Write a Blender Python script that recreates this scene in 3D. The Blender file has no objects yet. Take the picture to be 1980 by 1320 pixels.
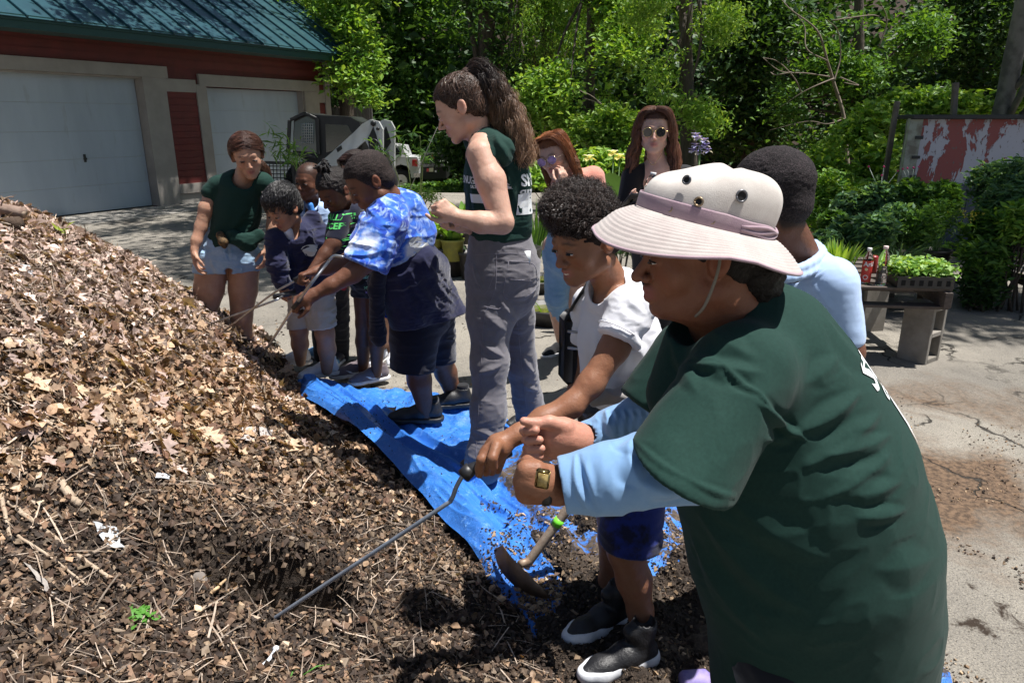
import bpy,math,random
import numpy as np
from mathutils import Vector,Matrix
from mathutils.bvhtree import BVHTree

# ------------------------------------------------------------------ camera, world, sun, exposure
sc = bpy.context.scene
CAMZ = 1.55
PITCH = math.radians(17.23)
FPX = 1380.0
cam_data = bpy.data.cameras.new('camera')
cam = bpy.data.objects.new('camera',cam_data)
sc.collection.objects.link(cam)
cam.location = (0,0,CAMZ)
cam.rotation_euler = (math.pi/2 - PITCH,0,0)
cam_data.sensor_width = 36.0
cam_data.lens = 36.0*FPX/1980.0
cam_data.clip_start = 0.05
cam_data.clip_end = 500
cam_data.dof.use_dof = False
sc.camera = cam

SUN_AZ = math.radians(-5)      # from +x towards +y
SUN_EL = math.radians(71)
world = bpy.data.worlds.new('World')
sc.world = world
world.use_nodes = True
wn = world.node_tree
bg = wn.nodes['Background']
sky = wn.nodes.new('ShaderNodeTexSky')
sky.sky_type = 'NISHITA'
sky.sun_disc = False
sky.sun_elevation = SUN_EL
sky.sun_rotation = math.pi/2 - SUN_AZ
sky.air_density = 1.0
sky.dust_density = 1.0
wn.links.new(sky.outputs[0],bg.inputs[0])
bg.inputs[1].default_value = 0.050
sun_data = bpy.data.lights.new('sun','SUN')
sun_data.energy = 5.0
sun_data.angle = math.radians(0.53)
sun_data.color = (1.0,0.965,0.92)
sun = bpy.data.objects.new('sun',sun_data)
sc.collection.objects.link(sun)
SUND = Vector((math.cos(SUN_EL)*math.cos(SUN_AZ),math.cos(SUN_EL)*math.sin(SUN_AZ),math.sin(SUN_EL)))
sun.rotation_euler = SUND.to_track_quat('Z','Y').to_euler()
sc.view_settings.view_transform = 'Standard'
sc.view_settings.look = 'None'
sc.view_settings.exposure = 0.70
sc.view_settings.gamma = 1.0
sc.view_settings.use_curve_mapping = False
try:
    sc.cycles.max_bounces = 6
    sc.cycles.diffuse_bounces = 2
    sc.cycles.glossy_bounces = 2
    sc.cycles.transmission_bounces = 5
    sc.cycles.transparent_max_bounces = 6
    sc.cycles.caustics_reflective = False
    sc.cycles.caustics_refractive = False
    sc.cycles.use_adaptive_sampling = True
    sc.cycles.adaptive_threshold = 0.02
    sc.cycles.use_denoising = True
except Exception:
    pass

# ------------------------------------------------------------------ helpers
A = np.array
ST,CT = math.sin(PITCH),math.cos(PITCH)
def P(px,py,d):
    """world point seen at photo pixel (px,py) at axial depth d"""
    u = (px-990.0)/FPX;v = (660.0-py)/FPX
    return A([d*u,d*(CT + v*ST),CAMZ + d*(-ST + v*CT)])
def GP(px,py,z=0.0):
    u = (px-990.0)/FPX;v = (660.0-py)/FPX
    d = (z-CAMZ)/(-ST+v*CT)
    return A([d*u,d*(CT+v*ST),z])
def nrm(v):
    v = np.asarray(v,float);return v/max(1e-9,np.linalg.norm(v))

# value noise
def _hash(ix,iy,iz,seed):
    h = (ix*374761393 + iy*668265263 + iz*2147483647 + seed*1274126177) & 0xffffffff
    h = ((h ^ (h >> 13))*1274126177) & 0xffffffff
    h = h ^ (h >> 16)
    return (h & 0xffff)/65535.0
def noise(p,f=1.0,seed=0):
    p = np.asarray(p,float)*f
    i = np.floor(p).astype(np.int64);w = p-i;w = w*w*(3-2*w)
    r = 0
    for dx in (0,1):
        for dy in (0,1):
            for dz in (0,1):
                h = _hash(i[...,0]+dx,i[...,1]+dy,i[...,2]+dz,seed)
                r = r + h*(w[...,0] if dx else 1-w[...,0])*(w[...,1] if dy else 1-w[...,1])*(w[...,2] if dz else 1-w[...,2])
    return r*2-1
def fbm(p,f=1.0,o=3,seed=0):
    s = 0;a = 1;t = 0
    for k in range(o):
        s = s + a*noise(p,f*2**k,seed+k*7);t += a;a *= .5
    return s/t

COL = sc.collection
OFF = {}
def empty(name,loc,label=None,cat=None,group=None,kind=None):
    o = bpy.data.objects.new(name,None);COL.objects.link(o)
    o.location = [float(c) for c in loc];o.empty_display_size = .1
    OFF[o.name] = A([float(c) for c in loc])
    tag(o,label,cat,group,kind)
    return o
def tag(o,label=None,cat=None,group=None,kind=None):
    if label: o['label'] = label
    if cat: o['category'] = cat
    if group: o['group'] = group
    if kind: o['kind'] = kind
    return o
def link(o,parent=None,loc=None):
    COL.objects.link(o)
    if parent is not None:
        o.parent = parent
    return o
def obj(name,v,f,mat=None,parent=None,smooth=True,col=None,loc=None,mi=None,kind=None):
    """mesh object from world-space vertices; parent offset is taken away"""
    v = np.asarray(v,np.float64).reshape(-1,3)
    base = A([0.,0.,0.])
    if parent is not None: base = OFF.get(parent.name,base)
    org = base if loc is None else np.asarray(loc,float)
    if len(f) == 0: return None
    me = bpy.data.meshes.new(name)
    vv = v - org
    if isinstance(f,np.ndarray):
        n = f.shape[1]
        me.vertices.add(len(vv));me.vertices.foreach_set('co',vv.ravel())
        me.loops.add(f.size);me.loops.foreach_set('vertex_index',f.ravel().astype(np.int32))
        me.polygons.add(len(f));me.polygons.foreach_set('loop_start',np.arange(0,f.size,n,dtype=np.int32))
        me.polygons.foreach_set('loop_total',np.full(len(f),n,np.int32))
        me.update(calc_edges=True)
    else:
        me.from_pydata([tuple(x) for x in vv],[],[tuple(int(i) for i in q) for q in f])
    me.validate()
    mats = mat if isinstance(mat,(list,tuple)) else ([mat] if mat else [])
    for m in mats: me.materials.append(m)
    if mi is not None:
        me.polygons.foreach_set('material_index',np.asarray(mi,np.int32))
    me.polygons.foreach_set('use_smooth',np.full(len(me.polygons),bool(smooth)))
    if col is not None:
        col = np.asarray(col,float)
        if col.shape[1] == 3: col = np.hstack([col,np.ones((len(col),1))])
        at = me.color_attributes.new('Col','FLOAT_COLOR','POINT')
        at.data.foreach_set('color',col.ravel())
    o = bpy.data.objects.new(name,me)
    COL.objects.link(o)
    if parent is not None: o.parent = parent
    o.location = [float(c) for c in (org-base)]
    OFF[o.name] = org
    if kind: o['kind'] = kind
    return o
def copy_tree(o,parent=None):
    c = o.copy();COL.objects.link(c);c.parent = parent
    for ch in list(o.children): copy_tree(ch,c)
    return c
def join(parts):
    """join list of (v,f) -> v,f (list faces)"""
    V = [];Fc = [];n = 0
    for v,f in parts:
        v = np.asarray(v,float)
        V.append(v);Fc += [tuple(int(i)+n for i in q) for q in f];n += len(v)
    return np.vstack(V),Fc
def box(c,s,rz=0.0,R=None,bev=0.0):
    """box centred c with full sizes s"""
    c = np.asarray(c,float);h = np.asarray(s,float)/2
    if bev <= 0:
        v = A([[x,y,z] for x in (-1,1) for y in (-1,1) for z in (-1,1)])*h
        f = [(0,1,3,2),(4,6,7,5),(0,4,5,1),(2,3,7,6),(0,2,6,4),(1,5,7,3)]
    else:
        b = min(bev,min(h)*.9);v = [];idx = {}
        for x in (-1,1):
            for y in (-1,1):
                for z in (-1,1):
                    for a in range(3):
                        q = [x*h[0],y*h[1],z*h[2]]
                        for k in range(3):
                            if k != a: q[k] -= (x,y,z)[k]*b
                        idx[(x,y,z,a)] = len(v);v.append(q)
        v = A(v);f = []
        for a in range(3):
            b1,b2 = (a+1) % 3,(a+2) % 3
            for s_ in (-1,1):
                q = []
                for t1,t2 in ((-1,-1),(1,-1),(1,1),(-1,1)):
                    k = [0,0,0];k[a] = s_;k[b1] = t1;k[b2] = t2;q.append(idx[(*k,a)])
                f.append(tuple(q if s_ > 0 else q[::-1]))
        for a in range(3):
            b1,b2 = (a+1) % 3,(a+2) % 3
            for t1 in (-1,1):
                for t2 in (-1,1):
                    k0 = [0,0,0];k1 = [0,0,0];k0[a] = -1;k1[a] = 1
                    for k in (k0,k1): k[b1] = t1;k[b2] = t2
                    q = [idx[(*k0,b1)],idx[(*k1,b1)],idx[(*k1,b2)],idx[(*k0,b2)]]
                    f.append(tuple(q if t1*t2 > 0 else q[::-1]))
        for x in (-1,1):
            for y in (-1,1):
                for z in (-1,1):
                    q = [idx[(x,y,z,a)] for a in range(3)]
                    f.append(tuple(q if x*y*z > 0 else q[::-1]))
    if R is not None: v = v @ np.asarray(R,float).T
    if rz:
        cz,sz = math.cos(rz),math.sin(rz)
        v = v @ A([[cz,-sz,0],[sz,cz,0],[0,0,1]]).T
    return v+c,f
def beam(a,b,w,t,up=(0,0,1),bev=0.0):
    a = np.asarray(a,float);b = np.asarray(b,float);d = b-a;L = np.linalg.norm(d);d = d/L
    s = np.cross(d,up);s = nrm(s);u = np.cross(s,d)
    return box((a+b)/2,(L,w,t),R=np.stack([d,s,u],1),bev=bev)
def tube(pts,r,n=8,cap=True):
    pts = np.asarray(pts,float);m = len(pts)
    r = np.full(m,r) if np.isscalar(r) else np.asarray(r,float)
    t = np.gradient(pts,axis=0);t /= np.linalg.norm(t,axis=1)[:,None]+1e-12
    u = np.cross(t[0],(0,0,1.)); 
    if np.linalg.norm(u) < 1e-3: u = np.cross(t[0],(1.,0,0))
    u = nrm(u);V = []
    for i in range(m):
        u = nrm(u - t[i]*np.dot(u,t[i]));w = np.cross(t[i],u)
        a = np.arange(n)*2*math.pi/n
        V.append(pts[i]+r[i]*(np.cos(a)[:,None]*u+np.sin(a)[:,None]*w))
    V = np.vstack(V);f = []
    for i in range(m-1):
        for k in range(n):
            k2 = (k+1) % n
            f.append((i*n+k,i*n+k2,(i+1)*n+k2,(i+1)*n+k))
    if cap:
        f.append(tuple(range(n-1,-1,-1)));f.append(tuple((m-1)*n+k for k in range(n)))
    return V,f
def lathe(prof,n=24,c=(0,0,0),R=None):
    V = [];f = [];a = np.arange(n)*2*math.pi/n
    for r,z in prof: V.append(np.stack([r*np.cos(a),r*np.sin(a),np.full(n,z)],1))
    V = np.vstack(V)
    for i in range(len(prof)-1):
        for k in range(n):
            k2 = (k+1) % n
            f.append((i*n+k,i*n+k2,(i+1)*n+k2,(i+1)*n+k))
    f.append(tuple(range(n-1,-1,-1)));f.append(tuple((len(prof)-1)*n+k for k in range(n)))
    if R is not None: V = V @ np.asarray(R,float).T
    return V+np.asarray(c,float),f
def spline(pts,n):
    """catmull-rom through pts -> n points"""
    p = np.asarray(pts,float);p = np.vstack([2*p[0]-p[1],p,2*p[-1]-p[-2]])
    m = len(p)-3;t = np.linspace(0,m-1e-6,n);i = t.astype(int);w = (t-i)[:,None]
    a,b,c,d = p[i],p[i+1],p[i+2],p[i+3]
    return .5*((2*b)+(-a+c)*w+(2*a-5*b+4*c-d)*w**2+(-a+3*b-3*c+d)*w**3)

# ------------------------------------------------------------------ implicit surfaces
class Field:
    def __init__(s): s.ops = []
    def cone(s,a,b,ra,rb,k=.02,n=None,q=1.0,op=0,cuts=None):
        s.ops.append(('c',np.asarray(a,float),np.asarray(b,float),ra,rb,k,None if n is None else nrm(n),q,op,cuts));return s
    def ell(s,c,r,k=.02,R=None,op=0,cuts=None):
        s.ops.append(('e',np.asarray(c,float),np.asarray(r,float),None if R is None else np.asarray(R,float),None,k,None,1,op,cuts));return s
    def chain(s,pts,rs,k=.02,**kw):
        for i in range(len(pts)-1): s.cone(pts[i],pts[i+1],rs[i],rs[i+1],k,**kw)
        return s
    def cut(s,p,n,k=0.0):
        s.ops.append(('p',np.asarray(p,float),nrm(n),None,None,k,None,1,0,None));return s
    def bounds(s):
        lo = A([9e9]*3);hi = -lo
        for o in s.ops:
            if o[8] == 1 or o[0] == 'p': continue
            if o[0] == 'c':
                r = max(o[3],o[4]);l = np.minimum(o[1],o[2])-r;h = np.maximum(o[1],o[2])+r
            else:
                r = np.max(o[2]);l = o[1]-r;h = o[1]+r
            lo = np.minimum(lo,l);hi = np.maximum(hi,h)
        return lo,hi
    def mesh(s,h,smooth=1,pad=3):
        lo,hi = s.bounds();lo = lo-pad*h;hi = hi+pad*h
        n = np.ceil((hi-lo)/h).astype(int)+1
        Fd = np.full(n,1.0,np.float32)
        ax = [(lo[i]+h*np.arange(n[i])).astype(np.float32) for i in range(3)]
        for (ty,a,b,ra,rb,k,nn,q,op,cuts) in s.ops:
            if ty == 'p':
                D = ((ax[0]-a[0])*b[0])[:,None,None]+((ax[1]-a[1])*b[1])[None,:,None]+((ax[2]-a[2])*b[2])[None,None,:]
                np.maximum(Fd,D,out=Fd);continue
            mg = k+2.5*h
            if ty == 'c':
                r = max(ra,rb)+mg;l = np.minimum(a,b)-r;u = np.maximum(a,b)+r
            else:
                if rb is None and ra is None: r = b+mg
                else: r = np.full(3,np.max(b)+mg)
                l = a-r;u = a+r
            i0 = np.clip(np.floor((l-lo)/h).astype(int),0,n);i1 = np.clip(np.ceil((u-lo)/h).astype(int)+1,0,n)
            if np.any(i1 <= i0): continue
            sl = tuple(slice(i0[i],i1[i]) for i in range(3))
            X = ax[0][sl[0]][:,None,None]-np.float32(a[0]);Y = ax[1][sl[1]][None,:,None]-np.float32(a[1]);Z = ax[2][sl[2]][None,None,:]-np.float32(a[2])
            if ty == 'c':
                ba = (b-a).astype(np.float32);bb = float(ba@ba)+1e-12
                t = np.clip((X*ba[0]+Y*ba[1]+Z*ba[2])/bb,0,1)
                qx = X-t*ba[0];qy = Y-t*ba[1];qz = Z-t*ba[2]
                R_ = ra+(rb-ra)*t
                if nn is None or q == 1.0:
                    D = np.sqrt(qx*qx+qy*qy+qz*qz)-R_
                else:
                    qn = qx*nn[0]+qy*nn[1]+qz*nn[2];g = (q-1)*qn;g2 = (q*q-1)*qn
                    m1 = np.sqrt((qx+nn[0]*g)**2+(qy+nn[1]*g)**2+(qz+nn[2]*g)**2)
                    m2 = np.sqrt((qx+nn[0]*g2)**2+(qy+nn[1]*g2)**2+(qz+nn[2]*g2)**2)+1e-6
                    D = (m1-R_)*m1/m2
            else:
                if ra is not None:
                    M = ra.T.astype(np.float32)
                    x = X*M[0,0]+Y*M[0,1]+Z*M[0,2];y = X*M[1,0]+Y*M[1,1]+Z*M[1,2];z = X*M[2,0]+Y*M[2,1]+Z*M[2,2]
                else: x,y,z = X,Y,Z
                k0 = np.sqrt((x/b[0])**2+(y/b[1])**2+(z/b[2])**2);k1 = np.sqrt((x/b[0]**2)**2+(y/b[1]**2)**2+(z/b[2]**2)**2)+1e-6
                D = k0*(k0-1)/k1
            if cuts:
                for (cp,cn) in cuts:
                    cn = nrm(cn);cp = np.asarray(cp,float)-a
                    Pl = (X-np.float32(cp[0]))*cn[0]+(Y-np.float32(cp[1]))*cn[1]+(Z-np.float32(cp[2]))*cn[2];kk = 2.2*h;hh = np.clip(.5+.5*(D-Pl)/kk,0,1);D = Pl+(D-Pl)*hh+kk*hh*(1-hh)
            Fs = Fd[sl]
            if op == 0:
                if k > 0:
                    hh = np.clip(.5+.5*(Fs-D)/k,0,1);Fd[sl] = Fs+(D-Fs)*hh-k*hh*(1-hh)
                else: Fd[sl] = np.minimum(Fs,D)
            else:
                if k > 0:
                    hh = np.clip(.5-.5*(Fs+D)/k,0,1);Fd[sl] = Fs+(-D-Fs)*hh+k*hh*(1-hh)
                else: Fd[sl] = np.maximum(Fs,-D)
        v,f = surfnets(Fd)
        v = v*h+lo
        if smooth: v = relax(v,f,smooth)
        return v,f
def surfnets(Fd):
    S = Fd < 0
    n = A(S.shape)
    cnt = np.zeros(n-1,np.int8)
    for dx in (0,1):
        for dy in (0,1):
            for dz in (0,1):
                cnt += S[dx:n[0]-1+dx,dy:n[1]-1+dy,dz:n[2]-1+dz]
    act = (cnt > 0) & (cnt < 8)
    I = np.argwhere(act);idx = np.full(n-1,-1,np.int32);idx[act] = np.arange(len(I))
    cv = {}
    for dx in (0,1):
        for dy in (0,1):
            for dz in (0,1):
                cv[(dx,dy,dz)] = Fd[I[:,0]+dx,I[:,1]+dy,I[:,2]+dz].astype(np.float64)
    acc = np.zeros((len(I),3));c = np.zeros(len(I))
    for a in range(3):
        for s1 in (0,1):
            for s2 in (0,1):
                k0 = [0,0,0];k0[(a+1) % 3] = s1;k0[(a+2) % 3] = s2;k1 = list(k0);k1[a] = 1
                f0 = cv[tuple(k0)];f1 = cv[tuple(k1)];m = (f0 < 0) != (f1 < 0)
                t = np.where(m,f0/np.where(m,f0-f1,1),0)
                p = np.tile(A(k0,float),(len(I),1));p[:,a] = t
                acc += p*m[:,None];c += m
    V = I+acc/c[:,None]
    faces = []
    for a in range(3):
        b1,b2 = (a+1) % 3,(a+2) % 3
        sl0 = [slice(None)]*3;sl1 = [slice(None)]*3
        sl0[a] = slice(0,n[a]-1);sl1[a] = slice(1,n[a])
        s0 = S[tuple(sl0)];s1 = S[tuple(sl1)]
        E = np.argwhere(s0 != s1)
        E = E[(E[:,b1] > 0) & (E[:,b2] > 0) & (E[:,b1] < n[b1]-1) & (E[:,b2] < n[b2]-1)]
        def at(o1,o2):
            q = E.copy();q[:,b1] += o1;q[:,b2] += o2
            return idx[q[:,0],q[:,1],q[:,2]]
        Q = np.stack([at(-1,-1),at(0,-1),at(0,0),at(-1,0)],1)
        ins = s0[E[:,0],E[:,1],E[:,2]]
        Q[~ins] = Q[~ins][:,::-1]
        faces.append(Q)
    Fq = np.vstack(faces)
    Fq = Fq[np.all(Fq >= 0,1)]
    return V,Fq
def relax(v,f,it=1,lam=.5):
    e = np.vstack([f[:,[0,1]],f[:,[1,2]],f[:,[2,3]],f[:,[3,0]]]) if f.shape[1] == 4 else np.vstack([f[:,[0,1]],f[:,[1,2]],f[:,[2,0]]])
    n = len(v)
    for _ in range(it):
        acc = np.zeros_like(v)
        for k in range(3): acc[:,k] = np.bincount(e[:,0],v[e[:,1],k],n)+np.bincount(e[:,1],v[e[:,0],k],n)
        c = np.bincount(e[:,0],minlength=n)+np.bincount(e[:,1],minlength=n)
        v = v+(acc/np.maximum(c,1)[:,None]-v)*lam
    return v
def normals(v,f):
    n = np.cross(v[f[:,2]]-v[f[:,0]],v[f[:,3 if f.shape[1] == 4 else 1]]-v[f[:,1 if f.shape[1] == 4 else 0]])
    N = np.zeros_like(v)
    for j in range(f.shape[1]):
        for k in range(3): N[:,k] += np.bincount(f[:,j],n[:,k],len(v))
    return N/(np.linalg.norm(N,axis=1)[:,None]+1e-12)
def segdist(v,a,b):
    a = np.asarray(a,float);b = np.asarray(b,float);ba = b-a
    t = np.clip((v-a)@ba/(ba@ba+1e-12),0,1)
    return np.linalg.norm(v-a-t[:,None]*ba,axis=1),t

# ------------------------------------------------------------------ materials
MATS = {}
def srgb(r,g=None,b=None):
    if g is None: r,g,b = (r >> 16) & 255,(r >> 8) & 255,r & 255
    f = lambda c: ((c/255+.055)/1.055)**2.4 if c/255 > .04045 else c/255/12.92
    return (f(r),f(g),f(b))
def mat(name,c=(.5,.5,.5),rough=.6,c2=None,nf=8.,attr=False,bump=0.,bf=60.,bump2=0.,bf2=6.,sheen=0.,trans=0.,metal=0.,spec=.5,thr=(.35,.65),coat=0.,sss=0.,emit=None,dirt=None,stretch=None):
    if name in MATS: return MATS[name]
    m = bpy.data.materials.new(name);m.use_nodes = True;MATS[name] = m
    nt = m.node_tree;N = nt.nodes;L = nt.links;b = N['Principled BSDF']
    tc = N.new('ShaderNodeTexCoord');src = tc.outputs['Object']
    if stretch:
        mp = N.new('ShaderNodeMapping');mp.inputs['Scale'].default_value = stretch;L.new(src,mp.inputs[0]);src = mp.outputs[0]
    b.inputs['Roughness'].default_value = rough;b.inputs['Metallic'].default_value = metal
    b.inputs['Specular IOR Level'].default_value = spec
    if coat: b.inputs['Coat Weight'].default_value = coat;b.inputs['Coat Roughness'].default_value = .12
    if sheen: b.inputs['Sheen Weight'].default_value = sheen;b.inputs['Sheen Roughness'].default_value = .5
    def tex(f,det=6,ro=.6):
        t = N.new('ShaderNodeTexNoise');t.inputs['Scale'].default_value = f;t.inputs['Detail'].default_value = det;t.inputs['Roughness'].default_value = ro
        L.new(src,t.inputs['Vector']);return t.outputs['Fac']
    def mix(fac,a,bb,mode='MIX'):
        x = N.new('ShaderNodeMix');x.data_type = 'RGBA';x.blend_type = mode
        if hasattr(fac,'is_linked'): L.new(fac,x.inputs[0])
        else: x.inputs[0].default_value = fac
        for s_,q in ((6,a),(7,bb)):
            if hasattr(q,'is_linked'): L.new(q,x.inputs[s_])
            else: x.inputs[s_].default_value = (*q,1)
        return x.outputs[2]
    def ramp(s_,lo,hi):
        r = N.new('ShaderNodeMapRange');r.inputs[1].default_value = lo;r.inputs[2].default_value = hi;L.new(s_,r.inputs[0]);return r.outputs[0]
    base = None
    if attr:
        at = N.new('ShaderNodeAttribute');at.attribute_name = 'Col';base = at.outputs['Color']
        if c2 is not None:
            base = mix(ramp(tex(nf),*thr),base,mix(1.0,base,c2,'MULTIPLY'))
    elif c2 is not None:
        base = mix(ramp(tex(nf),*thr),c,c2)
    if dirt:
        base = mix(ramp(tex(dirt[1]),dirt[2],dirt[3]),base if base is not None else c,dirt[0])
    if base is not None: L.new(base,b.inputs['Base Color'])
    else: b.inputs['Base Color'].default_value = (*c,1)
    if sss:
        b.inputs['Subsurface Weight'].default_value = sss;b.inputs['Subsurface Radius'].default_value = (.012,.004,.002);b.inputs['Subsurface Scale'].default_value = 1.0
    if bump or bump2:
        last = None
        for s_,f in ((bump,bf),(bump2,bf2)):
            if not s_: continue
            bn = N.new('ShaderNodeBump');bn.inputs['Strength'].default_value = 1.0;bn.inputs['Distance'].default_value = s_
            L.new(tex(f,4),bn.inputs['Height'])
            if last is not None: L.new(last,bn.inputs['Normal'])
            last = bn.outputs[0]
        L.new(last,b.inputs['Normal'])
    if emit: b.inputs['Emission Color'].default_value = (*emit,1);b.inputs['Emission Strength'].default_value = 1
    if trans:
        out = N['Material Output'];t = N.new('ShaderNodeBsdfTranslucent');ms = N.new('ShaderNodeMixShader');ms.inputs[0].default_value = trans
        tc_ = mix(1.0,base if base is not None else c,(1.5,1.35,.45),'MULTIPLY')
        L.new(tc_,t.inputs[0]);L.new(b.outputs[0],ms.inputs[1]);L.new(t.outputs[0],ms.inputs[2]);L.new(ms.outputs[0],out.inputs[0])
    return m
def glassmat(name,c=(1,1,1),rough=.02,ior=1.45,alpha=None):
    if name in MATS: return MATS[name]
    m = bpy.data.materials.new(name);m.use_nodes = True;MATS[name] = m;b = m.node_tree.nodes['Principled BSDF']
    b.inputs['Base Color'].default_value = (*c,1);b.inputs['Transmission Weight'].default_value = 1;b.inputs['Roughness'].default_value = rough;b.inputs['IOR'].default_value = ior
    return m

# ------------------------------------------------------------------ lettering laid on a surface
def bvh_of(o):
    me = o.data;off = OFF[o.name]
    vs = [Vector(v.co)+Vector(off) for v in me.vertices]
    return BVHTree.FromPolygons(vs,[tuple(p.vertices) for p in me.polygons])
def text_mesh(s,size=1.0,bold=0.0):
    cu = bpy.data.curves.new('lettering','FONT');cu.body = s;cu.size = size;cu.align_x = 'CENTER';cu.align_y = 'CENTER';cu.resolution_u = 2;cu.offset = bold
    o = bpy.data.objects.new('tmp',cu);COL.objects.link(o)
    dg = bpy.context.evaluated_depsgraph_get();me = bpy.data.meshes.new_from_object(o.evaluated_get(dg))
    v = A([x.co[:] for x in me.vertices]);f = [tuple(p.vertices) for p in me.polygons]
    bpy.data.objects.remove(o);bpy.data.meshes.remove(me);bpy.data.curves.remove(cu)
    return v,f
def lay(v2,f,bvh,o,u,w,off=.0012,back=.3):
    """drop flat shape (x,y) at o + x*u + y*w onto the bvh along -(u x w)"""
    n = nrm(np.cross(u,w));out = [];ok = []
    for p in v2:
        q = np.asarray(o)+p[0]*u+p[1]*w
        hit = bvh.ray_cast(Vector(q+n*back),Vector(-n),back*2.5)
        g = hit[0] is not None and float(A(hit[1]) @ n) > .12
        ok.append(g);out.append(A(hit[0])+n*off if hit[0] is not None else q)
    return A(out),[t for t in f if all(ok[i] for i in t)]
# ------------------------------------------------------------------ people: shared builders
def Q(px,py,y):
    u = (px-990.0)/FPX;v = (660.0-py)/FPX
    d = y/(CT+v*ST)
    return A([d*u,y,CAMZ+d*(-ST+v*CT)])
def RW(rpx,px,py,y):
    v = (660.0-py)/FPX
    return rpx*(y/(CT+v*ST))/FPX
def C(fl,pts,k=.02,**kw):
    kw.setdefault('cuts',None)
    p = [Q(a,b,c) for a,b,c,r in pts];r = [RW(r,a,b,c) for a,b,c,r in pts]
    for i in range(len(p)-1): fl.cone(p[i],p[i+1],r[i],r[i+1],k,**kw)
    return fl
def headframe(yaw,pitch,roll=0):
    y = math.radians(yaw);p = math.radians(pitch);r = math.radians(roll)
    f0 = A([math.sin(y),-math.cos(y),0.]);z = A([0.,0.,1.])
    f = math.cos(p)*f0-math.sin(p)*z;u = math.cos(p)*z+math.sin(p)*f0
    x = np.cross(f,u)
    x2 = math.cos(r)*x+math.sin(r)*u;u2 = -math.sin(r)*x+math.cos(r)*u
    return np.stack([x2,f,u2],1)      # columns: person's right, forward, up
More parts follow.
